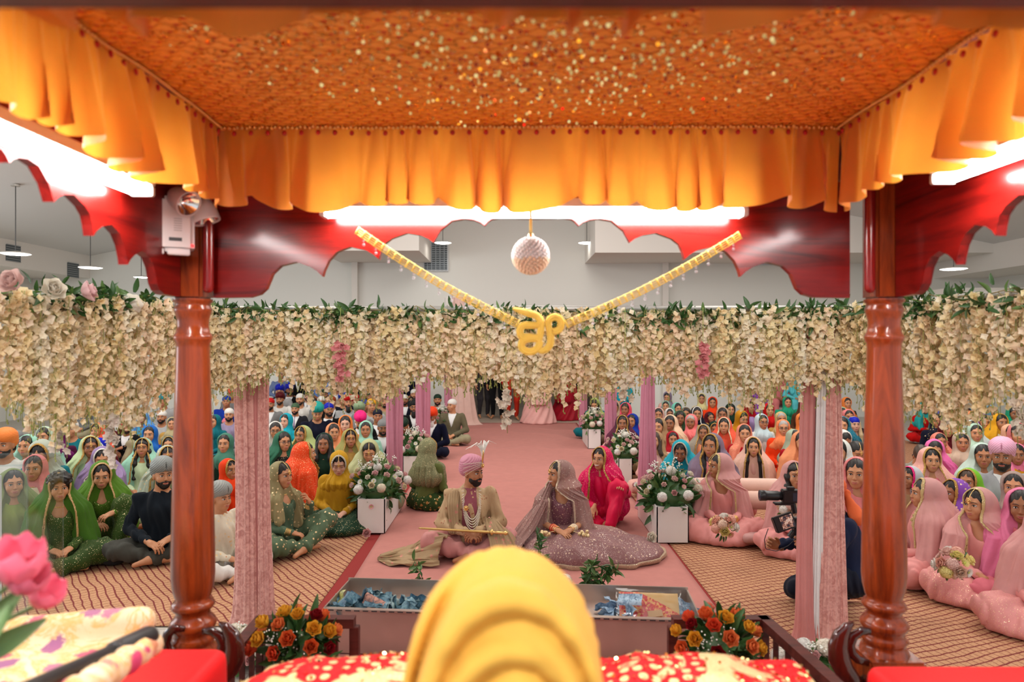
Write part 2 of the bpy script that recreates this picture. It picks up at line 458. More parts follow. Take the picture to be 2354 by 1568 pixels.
def place_hand(P, wrist, direc, palm, left=False, s=1.0):
    """left: mirror so the thumb sits on the other side"""
    y = np.array(direc, float); y /= np.linalg.norm(y); z = -np.array(palm, float); z -= y*z.dot(y); z /= np.linalg.norm(z)
    x = np.cross(y, z); V = np.array(P, float)*s
    if left: V[:, 0] *= -1
    return V[:, :1]*x+V[:, 1:2]*y+V[:, 2:3]*z+np.array(wrist)
# ---- poses: joints of a person seated on the floor, facing -Y
BASE = dict(pelvis=(0, .03, .12), chest=(0, .01, .40), neck=(0, .02, .545), head=(0, -.012, .690), sw=.150, shz=.495, hipw=.10,
            elL=(.220, .00, .26), elR=(-.220, .00, .26), wrL=(.07, -.22, .20), wrR=(-.07, -.22, .20),
            hdL=(-.75, -.6, -.3), hdR=(.75, -.6, -.3), pmL=(0, .3, -1), pmR=(0, .3, -1), curl=40,
            knL=(.31, -.23, .13), knR=(-.31, -.23, .13), anL=(-.05, -.34, .06), anR=(.05, -.30, .05), toL=(-.17, -.35, .03), toR=(.17, -.31, .03))
POSES = {
    'lap': {},
    'men': dict(sw=.178, chest=(0, .01, .42), neck=(0, .02, .575), shz=.525, head=(0, -.012, .728), elL=(.265, .0, .27), elR=(-.265, .0, .27)),
    'kneeup': dict(knL=(.20, -.26, .42), anL=(.14, -.44, .06), toL=(.14, -.56, .03), elL=(.27, -.12, .34), wrL=(.10, -.36, .38), wrR=(-.04, -.33, .30), hdL=(-.8, -.5, -.2),
                   chest=(0, -.03, .40), neck=(0, -.04, .54), head=(0, -.08, .69)),
    'lean': dict(chest=(0, -.07, .37), neck=(0, -.11, .50), head=(0, -.16, .645), elL=(.25, -.17, .22), elR=(-.25, -.17, .22), wrL=(.04, -.33, .17), wrR=(-.04, -.33, .17)),
    'chair': dict(pelvis=(0, .03, .50), chest=(0, .01, .80), neck=(0, .02, .955), head=(0, -.012, 1.115), sw=.185, shz=.90, elL=(.27, -.02, .66), elR=(-.27, -.02, .66),
                  wrL=(.08, -.24, .60), wrR=(-.08, -.24, .60), knL=(.15, -.42, .50), knR=(-.15, -.42, .50), anL=(.15, -.44, .09), anR=(-.15, -.44, .09), toL=(.16, -.60, .03), toR=(-.16, -.60, .03)),
    'stand': dict(pelvis=(0, .0, .95), chest=(0, .0, 1.25), neck=(0, .0, 1.42), head=(0, -.02, 1.58), sw=.19, shz=1.37, elL=(.26, .02, 1.10), elR=(-.26, .02, 1.10),
                  wrL=(.24, -.08, .86), wrR=(-.24, -.08, .86), hdL=(0, -.2, -1), hdR=(0, -.2, -1), pmL=(-1, 0, 0), pmR=(1, 0, 0), knL=(.11, -.03, .50), knR=(-.11, -.03, .50), anL=(.11, .02, .08), anR=(-.11, .02, .08), toL=(.13, -.14, .03), toR=(-.13, -.14, .03)),
}
def pose(name, **kw):
    p = dict(BASE); p.update(POSES.get(name, {})); p.update(kw); return p
def sides(p):
    for s, S in ((1, 'L'), (-1, 'R')):
        yield s, S, (s*p['sw'], p['neck'][1]+.005, p['shz']), p['el'+S], p['wr'+S], (s*p['hipw'], p['pelvis'][1], p['pelvis'][2]-.02), p['kn'+S], p['an'+S], p['to'+S]
def body_f(p, lod, fem=True):
    h = (.009, .015)[lod]
    def f(g):
        d = un(.06, ell(g, p['chest'], (.135, .085, .14)), ell(g, p['pelvis'], (.13, .10, .11)),
               cone(g, p['pelvis'], p['chest'], .09, .09), cone(g, (-p['sw']+.03, p['neck'][1]+.01, p['shz']), (p['sw']-.03, p['neck'][1]+.01, p['shz']), .04, .04),
               cone(g, p['chest'], p['neck'], .07, .05), cone(g, p['neck'], np.array(p['head'])+np.array((0, .015, -.09)), .048, .046))
        for s, S, sh, el, wr, hp, kn, an, to in sides(p):
            d = smin(d, un(.02, cone(g, sh, el, .043, .036), cone(g, el, wr, .036, .023)), .03)
            d = smin(d, un(.02, cone(g, hp, kn, .07, .045), cone(g, kn, an, .045, .030)), .04)
            d = smin(d, un(.02, cone(g, an, to, .032, .021), ell(g, an, (.036, .036, .034))), .02)
        return d
    js = np.array([v for k, v in p.items() if isinstance(v, tuple) and len(v) == 3 and k[:2] not in ('hd', 'pm')])
    return iso(f, js.min(0)-.12, js.max(0)+.10, h, 1)
def body_mesh(key, p, lod, fem=True, yaw=0, pitch=0, closed=False, smile=False, roll=0):
    hp = cached(('head', lod, fem, closed, smile), lambda: head_parts(lod, fem, closed=closed, smile=smile))
    parts = [(twist(v, yaw, pitch)+np.array(p['head']), q, m) for v, q, m in hp]
    P, Q = body_f(p, lod, fem); parts.append((P, Q, 0))
    H = cached(('hand', p['curl'], lod), lambda: hand_f(p['curl'], lod))
    hs = .93 if fem else 1.06
    parts.append((place_hand(H[0], p['wrL'], p['hdL'], p['pmL'], False, hs), H[1] , 0))
    parts.append((place_hand(H[0], p['wrR'], p['hdR'], p['pmR'], True, hs), H[1][:, ::-1], 0))
    return mesh_from('body_'+str(key), parts, skin_mats())
def folds(g, a=.006, f=26, seed=0):
    n = sines(g.x, g.y, g.z*.55, f, seed)
    return a*1.7*(1-2.2*np.abs(n))
def tunic_f(p, lod, loose=.012, sleeve=1.0, neck='round', low=0, fa=.006, seed=0, coat=0):
    h = (.0085, .0145)[lod]; e = loose
    def f(g):
        pc, pp = np.array(p['chest']), np.array(p['pelvis'])
        d = un(.07, ell(g, pc+(0, 0, -.01), (.136+e, .098+e, .15)), ell(g, pp, (.155+e, .13+e, .13)), cone(g, pp, pc, .112+e, .112+e),
               cone(g, (-p['sw']+.02, p['neck'][1]+.012, p['shz']), (p['sw']-.02, p['neck'][1]+.012, p['shz']), .040+e*.5, .040+e*.5),
               cone(g, pc, p['neck'], .09, .058))
        for s, S, sh, el, wr, hp, kn, an, to in sides(p):
            w = np.array(el)+(np.array(wr)-np.array(el))*max(0, sleeve*2-1)*.93
            a = cone(g, sh, np.array(sh)+(np.array(el)-np.array(sh))*min(1, sleeve*2), .046+e*.6, .040+e*.8)
            if sleeve > .5: a = smin(a, cone(g, el, w, .040+e*.8, .029+e*.5), .02)
            d = smin(d, a, .03)
        if low: d = smin(d, ell(g, pp+np.array((0, -.08, -.02)), (.26, .20, .09)), .06)
        d = d+folds(g, fa, 24, seed)
        hd = np.array(p['head'])
        nk = ell(g, np.array(p['neck'])+(0, -.045, .035), (.075, .085, .075))
        if neck == 'deep': nk = smin(nk, ell(g, np.array(p['neck'])+(0, -.10, -.02), (.07, .07, .10)), .03)
        if neck == 'high': nk = ell(g, np.array(p['neck'])+(0, -.01, .085), (.07, .075, .055))
        if neck == 'vee':
            nn = np.array(p['neck']); zz = g.z-(nn[2]-.26); wdt = np.clip(zz, 0, 9)*.30
            v = np.maximum(np.abs(g.x)-wdt, g.y-(nn[1]-.02)); v = np.maximum(v, -zz); nk = smin(nk, v, .01)
        return smax(d, -nk, .006)
    js = np.array([p[k] for k in ('pelvis', 'chest', 'neck', 'elL', 'elR', 'wrL', 'wrR')])
    lo = js.min(0)-.16; hi = js.max(0)+.16; lo[0] = min(lo[0], -.34); hi[0] = max(hi[0], .34); lo[2] = max(lo[2], .005); lo[1] -= .06
    if low: lo[1] = min(lo[1], -.34)
    hi[1] = max(hi[1], .2)
    return iso(f, lo, hi, h, 1)
def legs_f(p, lod, fat=1.0, skirt=0, fa=.008, seed=3):
    h = (.0095, .016)[lod]
    def f(g):
        pp = np.array(p['pelvis']); d = ell(g, pp, (.175*fat, .15*fat, .115))
        for s, S, sh, el, wr, hp, kn, an, to in sides(p):
            k = np.array(kn); a = np.array(an)
            d = smin(d, un(.04, cone(g, hp, k, .100*fat, .078*fat), cone(g, k, k+(a-k)*.9, .076*fat, .050*fat)), .05)
        if skirt:
            m = (np.array(p['knL'])+np.array(p['knR']))/2
            d = smin(d, ell(g, (m[0], m[1]*.7, .05), (.40*skirt, .33*skirt, .11)), .09)
        th = np.arctan2(g.x, -(g.y-.1)); rr = np.sqrt(g.x**2+(g.y-.1)**2)
        d = d+fa*np.sin(17*th+9*rr+3*np.sin(8*g.z+4*th))*np.clip(rr/.25, 0, 1)+folds(g, fa*.8, 22, seed)
        return smax(d, .006-g.z, .01)
    js = np.array([p[k] for k in ('pelvis', 'knL', 'knR', 'anL', 'anR')])
    m = .16*max(1, fat, skirt*.9+.2); lo = js.min(0)-m; hi = js.max(0)+m; lo[2] = -.01
    if skirt: lo[0] = min(lo[0], -.46*skirt); hi[0] = max(hi[0], .46*skirt); lo[1] = min(lo[1], -.2-.36*skirt)
    return iso(f, lo, hi, h, 1)
SKINS = dict(a=(.56, .265, .135), b=(.45, .195, .092), c=(.32, .13, .06), p=(.66, .37, .26), d=(.22, .10, .05))
HAIRC = dict(k=(.012, .009, .008), b=(.05, .028, .016), g=(.35, .33, .31), y=(.50, .36, .20), w=(.75, .72, .68))
def M(name):
    if name in MATS: return MATS[name]
    t = {'cloth': dict(), 'silk': dict(rough=.5, bump=.15, scale=30), 'shiny': dict(spark=85, rough=.65), 'embr': dict(emb=26, rough=.6),
         'sheer': dict(alpha=.70, rough=.6, bump=.15), 'wool': dict(rough=.95), 'brocade': dict(emb=34, embcol=(.62, .44, .22), rough=.5)}
    if name in t: return cloth(name, None, **t[name])
    if name == 'hair':
        q = NT('hair'); oi = q.n('ShaderNodeObjectInfo'); q.set(Base_Color=oi.outputs['Color'], Roughness=.45)
        q.b.inputs['Specular IOR Level'].default_value = .4
        q.bump(q.noise(q.coord(1, vec=(1, 1, .15)), 220, 2), .5, .003); MATS[name] = q.m; return q.m
    if name == 'gold': return plain('gold', (.85, .55, .20), .28, .9)
    if name == 'goldtrim': return cloth('goldtrim', (.62, .42, .20), rough=.45, spark=90, sparkcol=(1, .85, .55))
    if name == 'silver': return plain('silver', (.75, .74, .72), .25, .9)
    if name == 'trim_oc':
        return cloth('trim_oc', None, rough=.45, spark=85, sparkcol=(1, .88, .6))
def put(part_name, key, fn, mat, root, col=None):
    """a part mesh built once for each key and shared"""
    me = HC.get(('me', key, mat))
    if me is None:
        P, Q = fn(); me = mesh_from(part_name, [(P, Q, 0)], M(mat) if isinstance(mat, str) else mat); HC[('me', key, mat)] = me
    return obj(part_name, me, root, col=col)
def person(loc, yaw, label, group=None, fem=True, pz='lap', lod=1, skin='a', hair='parted', hairc='k', hy=0, hp=0, scarf=None, sc=(1, 1, 1), smat='cloth', trim=None,
           turban=None, tc=(.1, .1, .1), beard=None, beardc='k', top=(.5, .5, .5), tmat='cloth', neck='round', legs=(.5, .5, .5), lmat=None, fat=1.0, skirt=0, closed=False, smile=False,
           suit=None, shirt=(.8, .8, .8), tie=None, specs=False, tikka=None, necklace=False, earrings=False, s=1.0, sleeve=1.0, P=None, pkey=None, cat='person', bangles=False, nolegs=False, loose=None):
    p = P or pose(pz); pk = pkey or pz
    root = empty('person', loc, R(yaw), label, cat, group); root.scale = (s, s, s)
    hd = np.array(p['head'])
    hm = lambda v: twist(v, hy, hp)+hd
    bk = ('body', pk, lod, fem, hy, hp, closed, smile)
    me = HC.get(bk)
    if me is None: me = HC[bk] = body_mesh('figure', p, lod, fem, hy, hp, closed, smile)
    obj('body', me, root, col=SKINS[skin])
    if hair and not turban:
        H = cached(('hair', hair, lod), lambda: hair_f(hair, lod))
        put('hair', ('hair', hair, lod, pk, hy, hp), lambda: (hm(H[0]), H[1]), 'hair', root, HAIRC[hairc])
    if beard:
        B = cached(('beard', beard, lod), lambda: beard_f(beard == 'full', lod))
        put('beard', ('beard', beard, lod, pk, hy, hp), lambda: (hm(B[0]), B[1]), 'hair', root, HAIRC[beardc])
    if turban:
        T = cached(('turban', turban, lod), lambda: turban_f(lod, turban))
        put('turban' if turban == 'sikh' else ('patka' if turban == 'patka' else 'bandana'), ('turban', turban, lod, pk, hy, hp), lambda: (hm(T[0]), T[1]), 'silk', root, tc)
        if turban == 'bandana' and hair: pass
    if scarf:
        S_ = cached(('scarf', scarf, lod), lambda: scarf_f(scarf, lod))
        so = put('headscarf', ('scarf', scarf, lod, pk, hy, hp), lambda: (hm(S_[0]), S_[1]), smat, root, sc)
        if trim:
            T_ = cached(('strim', scarf, lod), lambda: scarf_f(scarf, lod, True))
            put('scarf_trim', ('strim', scarf, lod, pk, hy, hp), lambda: (hm(T_[0]), T_[1]), 'trim_oc', so, trim)
    if suit:
        sh = put('shirt', ('shirt', pk, lod), lambda: tunic_f(p, lod, .000, 1.0, 'high', fa=.002), 'cloth', root, shirt)
        put('jacket', ('jacket', pk, lod), lambda: tunic_f(p, lod, .024, 1.0, 'vee', fa=.004), 'wool', root, suit)
        if tie:
            def tf():
                n = np.array(p['neck']); c = np.array(p['chest'])
                return tube([n+(0, -.075, .015), n+(0, -.088, -.03), c+(0, -.118, .04), c+(0, -.128, -.05)], [.016, .013, .022, .026], 8, False, .35)
            put('tie', ('tie', pk), tf, 'silk', root, tie)
    else:
        put('tunic' if fem else 'shirt', ('tunic', pk, lod, neck, sleeve), lambda: tunic_f(p, lod, loose or (.014 if fem else .024), sleeve, neck, fa=.006 if fem else .008), tmat, root, top)
    if not nolegs:
        put('trousers' if not skirt else 'skirt', ('legs', pk, lod, fat, skirt), lambda: legs_f(p, lod, fat, skirt), lmat or tmat, root, legs)
    if specs:
        def gf():
            ps = []
            for sx in (-1, 1):
                a = np.linspace(0, 2*PI, 13)
                ps.append(tube(np.stack([sx*.031+.020*np.cos(a), -.100+.0*a+.006*np.abs(np.cos(a)), .008+.016*np.sin(a)], 1), .0018, 5, False))
                ps.append(tube([(sx*.051, -.094, .012), (sx*.078, 0, .012)], .0018, 5, False))
            ps.append(tube([(-.011, -.1, .010), (.011, -.1, .010)], .0018, 5, False))
            return ps
        k = ('specs', pk, hy, hp)
        if k not in HC: HC[k] = mesh_from('glasses', [(hm(v), q, 0) for v, q in gf()], plain('black_frame', (.02, .02, .03), .3))
        obj('glasses', HC[k], root)
    if tikka:
        k = ('tikka', pk, hy, hp)
        if k not in HC:
            a = np.linspace(0, 2*PI, 25)
            ps = [tube([(0, -.01, .132), (0, -.055, .112), (0, -.088, .075), (0, -.0965, .052)], .0028, 6, True),
                  tube(np.stack([.014*np.cos(a), -.1005+.0*a, .044+.014*np.sin(a)], 1), .0035, 6, False), uvs((0, -.101, .044), .0075, 10, 6), uvs((0, -.103, .024), .005, 8, 5)]
            HC[k] = mesh_from('forehead_ornament', [(hm(q[0]), q[1], 0) for q in ps], M('gold'))
        obj('forehead_ornament', HC[k], root)
    if earrings:
        for sx in (-1, 1):
            k = ('ear', pk, hy, hp, sx)
            if k not in HC:
                HC[k] = mesh_from('earring', [(hm(q[0]), q[1], 0) for q in (uvs((sx*.078, -.002, -.044), (.007, .007, .009), 8, 6), lathe([(.002, -.05), (.012, -.066), (.011, -.07)], 10, (sx*.078, -.002, 0)), uvs((sx*.078, -.002, -.076), .004, 8, 5))], M('gold'))
            obj('earring', HC[k], root)
    if necklace:
        k = ('neckl', pk)
        if k not in HC:
            n = np.array(p['neck']); a = np.linspace(-PI*.95, -PI*.05, 21); ps = []
            for i, (rr, dz) in enumerate(((.070, .035), (.080, .020), (.092, .0))):
                pts = np.stack([rr*np.cos(a), .012+rr*np.sin(a)-.010, dz-.035*i*np.sin(-a)-.010*(1)+0*a], 1)+n
                for q in pts[::1]: ps.append((*uvs(q, .0052+.001*i, 8, 5), 0))
            HC[k] = mesh_from('necklace', ps, M('gold'))
        obj('necklace', HC[k], root)
    if bangles:
        for S in 'LR':
            k = ('bang', pk, S)
            if k not in HC:
                w, e = np.array(p['wr'+S]), np.array(p['el'+S]); dd = (e-w)/np.linalg.norm(e-w); ps = []
                for i in range(5):
                    c = w+dd*(.018+.010*i); T, N, B = frame_dirs(np.array([c-dd, c+dd])); a = np.linspace(0, 2*PI, 17)
                    ps.append((*tube(c+(.030+.0012*i)*(np.cos(a)[:, None]*N[0]+np.sin(a)[:, None]*B[0]), .0032, 6, False), 0))
                HC[k] = mesh_from('bangles', ps, M('gold'))
            obj('bangle_stack', HC[k], root)
    return root
# ================================================================= camera, world, room
cam = bpy.data.cameras.new('camera'); co = bpy.data.objects.new('camera', cam); COL.objects.link(co)
cam.sensor_width = 36; cam.lens = 24; co.location = (0, 0, CZ); co.rotation_euler = (R(90), 0, 0); SC.camera = co
cam.clip_start = .05; cam.dof.use_dof = True; cam.dof.focus_distance = 6.4; cam.dof.aperture_fstop = 2.2
SC.view_settings.view_transform = 'Standard'; SC.view_settings.look = 'None'; SC.view_settings.exposure = 0.42; SC.view_settings.gamma = 1
w = bpy.data.worlds.new('world'); SC.world = w; w.use_nodes = True
w.node_tree.nodes['Background'].inputs[0].default_value = (.90, .95, 1, 1); w.node_tree.nodes['Background'].inputs[1].default_value = .70
SC.cycles.max_bounces = 7; SC.cycles.diffuse_bounces = 3; SC.cycles.glossy_bounces = 3; SC.cycles.transmission_bounces = 5; SC.cycles.transparent_max_bounces = 12
SC.cycles.caustics_reflective = False; SC.cycles.caustics_refractive = False; SC.cycles.use_adaptive_sampling = True; SC.cycles.adaptive_threshold = .02
SC.cycles.sample_clamp_indirect = 6
wallm = plain('wall_paint', (.80, .765, .71), .8); wallc = plain('wall_paint_cool', (.79, .79, .74), .8); ceilm = plain('ceiling_paint', (.72, .73, .72), .85)
struct('wall_back', [(*box(-12.5, -1.6, 17.8, 18.0, 0, 7), 0), (*box(2.2, 12.5, 17.8, 18.0, 0, 7), 0), (*box(-1.6, 2.2, 17.8, 18.0, 2.5, 7), 0)], wallc)
def slab(x0, z0, x1, z1): return prism([(x0, z0), (x1, z1), (x1, z1+.15), (x0, z0+.15)], -1, 18, 'Y')
struct('ceiling', [(*slab(-12.5, 3.9, 0, 6.4), 0), (*slab(0, 6.4, 12.5, 3.9), 0)], ceilm)
def shell(nm, x0, x1, y0, y1, z0, z1, m): return struct(nm, box(x0, x1, y0, y1, z0, z1), m)
shell('trim_1', -12.5, -11.0, 3, 17.8, 3.61, 4.6, wallm); shell('trim_2', 11.0, 12.5, 3, 17.8, 3.61, 4.6, wallm)
shell('trim_3', -4.45, -2.1, 15.4, 17.8, 4.02, 6.3, wallm)
shell('trim_4', 1.9, 11.0, 15.6, 17.8, 4.0, 6.3, wallm)
shell('trim_5', -4.15, -4.0, 17.65, 17.8, 0, 4.1, wallm); shell('trim_6', 3.9, 4.05, 17.65, 17.8, 0, 4.1, wallm)
shell('trim_7', 9.4, 11, 14.6, 15.6, 2.9, 3.12, wallm)
shell('wall_left', -12.7, -12.5, 3, 18, 0, 4.2, wallc); shell('wall_right', 12.5, 12.7, 3, 18, 0, 4.2, wallc)
t = NT('floor_tile'); v = t.coord(1); br = t.n('ShaderNodeTexBrick'); t.l(v, br.inputs['Vector'])
br.inputs['Color1'].default_value = (.52, .47, .41, 1); br.inputs['Color2'].default_value = (.48, .44, .38, 1); br.inputs['Mortar'].default_value = (.3, .27, .24, 1)
br.inputs['Scale'].default_value = 1.6; br.inputs['Mortar Size'].default_value = .008; br.offset = 0
t.set(Base_Color=br.outputs['Color'], Roughness=.4)
struct('floor', box(-12.7, 12.7, -3, 21, -.1, 0), t.m)
# corridor seen through the opening in the back wall
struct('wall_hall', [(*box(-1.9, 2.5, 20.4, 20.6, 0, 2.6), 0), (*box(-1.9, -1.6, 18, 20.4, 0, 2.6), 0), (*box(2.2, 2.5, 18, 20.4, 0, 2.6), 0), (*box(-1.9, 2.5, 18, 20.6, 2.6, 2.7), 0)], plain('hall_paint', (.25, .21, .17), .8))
struct('trim_8', [(*box(-1.66, -1.54, 17.72, 18.05, 0, 2.55), 0), (*box(2.14, 2.26, 17.72, 18.05, 0, 2.55), 0)], plain('door_wood', (.38, .26, .18), .6))
# carpets
def carpet_mat(c1, c2):
    t = NT('patterned_cotton'); v = t.coord(1); sp = t.n('ShaderNodeSeparateXYZ')
    ds = t.n('ShaderNodeTexNoise'); t.l(v, ds.inputs['Vector']); ds.inputs['Scale'].default_value = 2.2; ds.inputs['Detail'].default_value = 3
    off = t.n('ShaderNodeVectorMath', operation='MULTIPLY_ADD'); t.l(ds.outputs['Color'], off.inputs[0]); off.inputs[1].default_value = (.09, .09, 0); t.l(v, off.inputs[2]); t.l(off.outputs[0], sp.inputs[0])
    x, y = sp.outputs[0], sp.outputs[1]
    def line(c, period, wd):
        f = t.math('FRACT', t.math('DIVIDE', c, period)); a = t.math('ABSOLUTE', t.math('SUBTRACT', f, .5))
        return t.math('LESS_THAN', a, wd)
    lin = lambda c: t.math('ADD', t.math('MULTIPLY', x, c[0]), t.math('MULTIPLY', y, c[1]))
    A = line(lin(c2), .052, .055); B = line(lin(c1), .056, .10)
    m = t.math('MAXIMUM', A, B)
    n = t.noise(v, 55, 3, .7)
    base = t.ramp(n, [(.35, (.40, .19, .09)), (.55, (.53, .285, .15)), (.7, (.47, .24, .12))])
    t.set(Base_Color=t.mix(m, base, (.17, .018, .014)), Roughness=.9); t.bump(t.noise(v, 90, 2), .3, .004); return t.m
cpm = carpet_mat((.77, .63), (-.63, .77)); cpr = carpet_mat((-.35, .94), (.94, .30))
def wrinkle(x, y):
    a = sines(x, y*.6, 0*x, 1.5, 4); b = sines(x*.8, y, 0*x, 3.1, 9)
    return .012*np.clip(1-3.5*np.abs(a), 0, 1)**2+.009*np.clip(1-4*np.abs(b), 0, 1)**2
def sheet(nm, x0, x1, y0, y1, nx, ny, z, mat, label, cat, amp=1.0, xe0=None, xe1=None):
    def fn(u, v):
        X0 = x0+(0 if xe0 is None else (xe0-x0)*v); X1 = x1+(0 if xe1 is None else (xe1-x1)*v)
        X = X0+(X1-X0)*u; Y = y0+(y1-y0)*v
        e = np.minimum(np.minimum(u, 1-u)*12, np.minimum(v, 1-v)*12).clip(0, 1)
        return X, Y, z+amp*wrinkle(X, Y)*e
    V, Q = grid(nx, ny, fn); V2 = V.copy(); V2[:, 2] = z-.006
    n = len(V)
    o = simple(nm, [(V, Q, 0)], mat, smooth=True)
    md = o.modifiers.new('thickness', 'SOLIDIFY'); md.thickness = .004; md.offset = -1
    return tag(o, label, cat)
sheet('floor_sheet', -7.6, -1.44, 4.72, 15.5, 130, 220, .012, cpm, 'tan cotton floor sheet with dark red lattice, wrinkled, under the guests left of the aisle', 'carpet', 1.6)
sheet('floor_sheet', 1.53, 7.8, 3.45, 15.5, 130, 240, .012, cpr, 'tan cotton floor sheet with dark red lattice under the guests right of the aisle', 'carpet', 1.2)
simple('carpet_runner', box(-1.46, 1.56, 3.4, 16.6, 0.0, .008), plain('red_carpet', (.25, .015, .012), .95))
tag(bpy.data.objects['carpet_runner'], 'dark red carpet strip showing beneath the edge of the pink aisle cloth', 'carpet')
pinkc = cloth('aisle_cloth', (.52, .205, .175), rough=.75, bump=.1)
sheet('aisle_cloth', -1.27, 1.50, 3.36, 16.3, 60, 320, .018, pinkc, 'long dusty pink cloth laid down the aisle under the couple', 'cloth', 1.5, xe0=-1.50, xe1=1.52)
struct('trim_9', box(-1.5, 2.1, 16.45, 17.8, .0, .02), plain('threshold', (.42, .33, .26), .7))
# vents
def vent(nm, px0, py0, px1, py1, d, label, col=(.42, .48, .52), n=(6, 14)):
    x0, _, z1 = at(px0, py0, d); x1, _, z0 = at(px1, py1, d)
    r = empty(nm, ((x0+x1)/2, d, z0), 0, label, 'vent'); w, h = x1-x0, z1-z0
    simple('backing', box(-w/2+.01, w/2-.01, -.01, 0, .01, h-.01), plain('vent_dark', (.10, .12, .13), .8), r)
    simple('frame', [(*box(-w/2, w/2, -.03, 0, 0, .03), 0), (*box(-w/2, w/2, -.03, 0, h-.03, h), 0), (*box(-w/2, -w/2+.03, -.03, 0, .03, h-.03), 0), (*box(w/2-.03, w/2, -.03, 0, .03, h-.03), 0)], plain('vent_frame', (.6, .63, .65), .5), r)
    ps = []
    for i in range(1, n[0]): x = -w/2+w*i/n[0]; ps.append((*box(x-.008, x+.008, -.025, -.01, .03, h-.03), 0))
    for i in range(1, n[1]): z = h*i/n[1]; ps.append((*box(-w/2+.03, w/2-.03, -.025, -.01, z-.007, z+.007), 0))
    simple('grille', ps, plain('vent_grille', col, .5), r)
vent('wall_vent', 973, 554, 1031, 624, 17.78, 'large pale blue gridded vent high on the back wall, left of centre')
vent('wall_vent', 1738, 598, 1776, 610, 17.78, 'small flat vent on the back wall above the right flower curtain', n=(8, 3))
for (y0, z0, lb) in ((14.6+.45, 3.98, 'dark square vent on the left soffit above the nearest disc lamp'), (17.1, 3.82, 'dark square vent at the far end of the left soffit')):
    r = empty('soffit_vent', (-11.0, y0, z0-.12), 0, lb, 'vent')
    simple('backing', box(-.0, .012, -.22, .22, -.13, .22), plain('vent_dark', (.10, .12, .13), .8), r)
    ps = [(*box(.012, .022, -.22, .22, -.13+.05*i, -.115+.05*i), 0) for i in range(8)]
    simple('grille', ps, plain('vent_grey', (.30, .32, .33), .6), r)
# disc pendants
lampm = plain('lamp_diffuser', (1, .97, .92), .5, emit=6.0, ecol=(1, .95, .86)); metal_w = plain('lamp_metal', (.55, .52, .48), .4, .4)
def pendant(px, py, d, rad, label):
    x, y, z = at(px, py, d); zc = 6.4-.2*abs(x)
    r = empty('pendant_lamp', (x, y, z), 0, label, 'lamp', 'disc pendants hanging in the hall')
    simple('shade', lathe([(0, .035), (rad*.5, .03), (rad*.96, .012), (rad, 0), (rad, -.006)], 28), metal_w, r, True)
    simple('diffuser', lathe([(rad*.985, -.004), (rad*.8, -.018), (0, -.02)], 28), lampm, r, True)
    simple('cord', tube([(0, 0, .03), (0, 0, zc-z)], .008, 6), plain('cord_dark', (.08, .08, .08), .6), r)
    simple('ceiling_cap', lathe([(0, zc-z), (.07, zc-z), (.07, zc-z-.03), (0, zc-z-.03)], 16), metal_w, r)
pendant(36, 583, 11.8, .23, 'glowing disc pendant on a long cord, leftmost in the hall')
pendant(208, 615, 14.7, .23, 'glowing disc pendant hanging in front of the left soffit vent')
pendant(325, 637, 16.8, .17, 'small glowing disc pendant just left of the left canopy post')
pendant(1018, 558, 16.8, .21, 'glowing disc pendant in front of the big blue wall vent')
pendant(1349, 558, 16.8, .21, 'glowing disc pendant by the right hand ceiling box behind the hanging ball')
pendant(2192, 618, 13.0, .23, 'glowing disc pendant right of the right canopy post')
# area lights added to brighten the hall from above, behind and the left
def arealight(nm, loc, rot, sx, sy, e, col=(1, 1, 1)):
    l = bpy.data.lights.new(nm, 'AREA'); l.shape = 'RECTANGLE'; l.size = sx; l.size_y = sy; l.energy = e; l.color = col
    o = bpy.data.objects.new(nm, l); COL.objects.link(o); o.location = loc; o.rotation_euler = rot; return o
arealight('fill_ceiling_left', (-5.5, 8, 5.1), (0, R(-10), 0), 3, 9, 260, (1, .96, .90))  # added top light with no lamp body; right and mid ones likewise
arealight('fill_behind_camera', (0, -1.3, 4.9), (R(68), 0, 0), 4.5, 1.2, 170, (1, .94, .86))  # added fill from behind the camera for the blossom curtain and front guests
arealight('fill_ceiling_right', (5.5, 8, 5.1), (0, R(10), 0), 3, 9, 260, (1, .96, .90))
arealight('fill_ceiling_mid', (0, 10, 6.0), (0, 0, 0), 3, 8, 190, (1, .95, .88))
arealight('fill_wall_left', (-12.3, 7.5, 2.2), (0, R(-90), 0), 2.2, 9, 220, (.9, .95, 1))  # added cool side fill standing in for window light; no window built
# ================================================================= the canopy (palki) over the dais
def woodm(name, c1, c2, rough=.22, axis='Z', coat=.35, sc=1.0):
    if name in MATS: return MATS[name]
    t = NT(name); vec = {'Z': (9*sc, 9*sc, .8*sc), 'X': (.8*sc, 9*sc, 9*sc), 'Y': (9*sc, .8*sc, 9*sc)}[axis]
    n = t.noise(t.coord(1, vec=vec), 1.6, 5, .65, 1.2); n2 = t.noise(t.coord(1, vec=tuple(q*6 for q in vec)), 2.0, 3, .6)
    c = t.ramp(n, [(.30, c1), (.52, c2), (.66, tuple(a*1.25 for a in c2)), (.8, c1)])
    c = t.mix(t.math('MULTIPLY', n2, .35), c, tuple(a*.35 for a in c1))
    t.set(Base_Color=c, Roughness=rough); t.b.inputs['Coat Weight'].default_value = coat; t.b.inputs['Coat Roughness'].default_value = .13 if 'board' in name else .06; t.b.inputs['Specular IOR Level'].default_value = .12 if 'board' in name else .3
    MATS[name] = t.m; return t.m
W_POST = woodm('wood_post', (.10, .013, .004), (.31, .050, .009))
W_BOARDX = woodm('wood_board_x', (.05, .002, .002), (.19, .006, .004), .30, 'X', .3)
W_BOARDY = woodm('wood_board_y', (.05, .002, .002), (.19, .006, .004), .30, 'Y', .3)
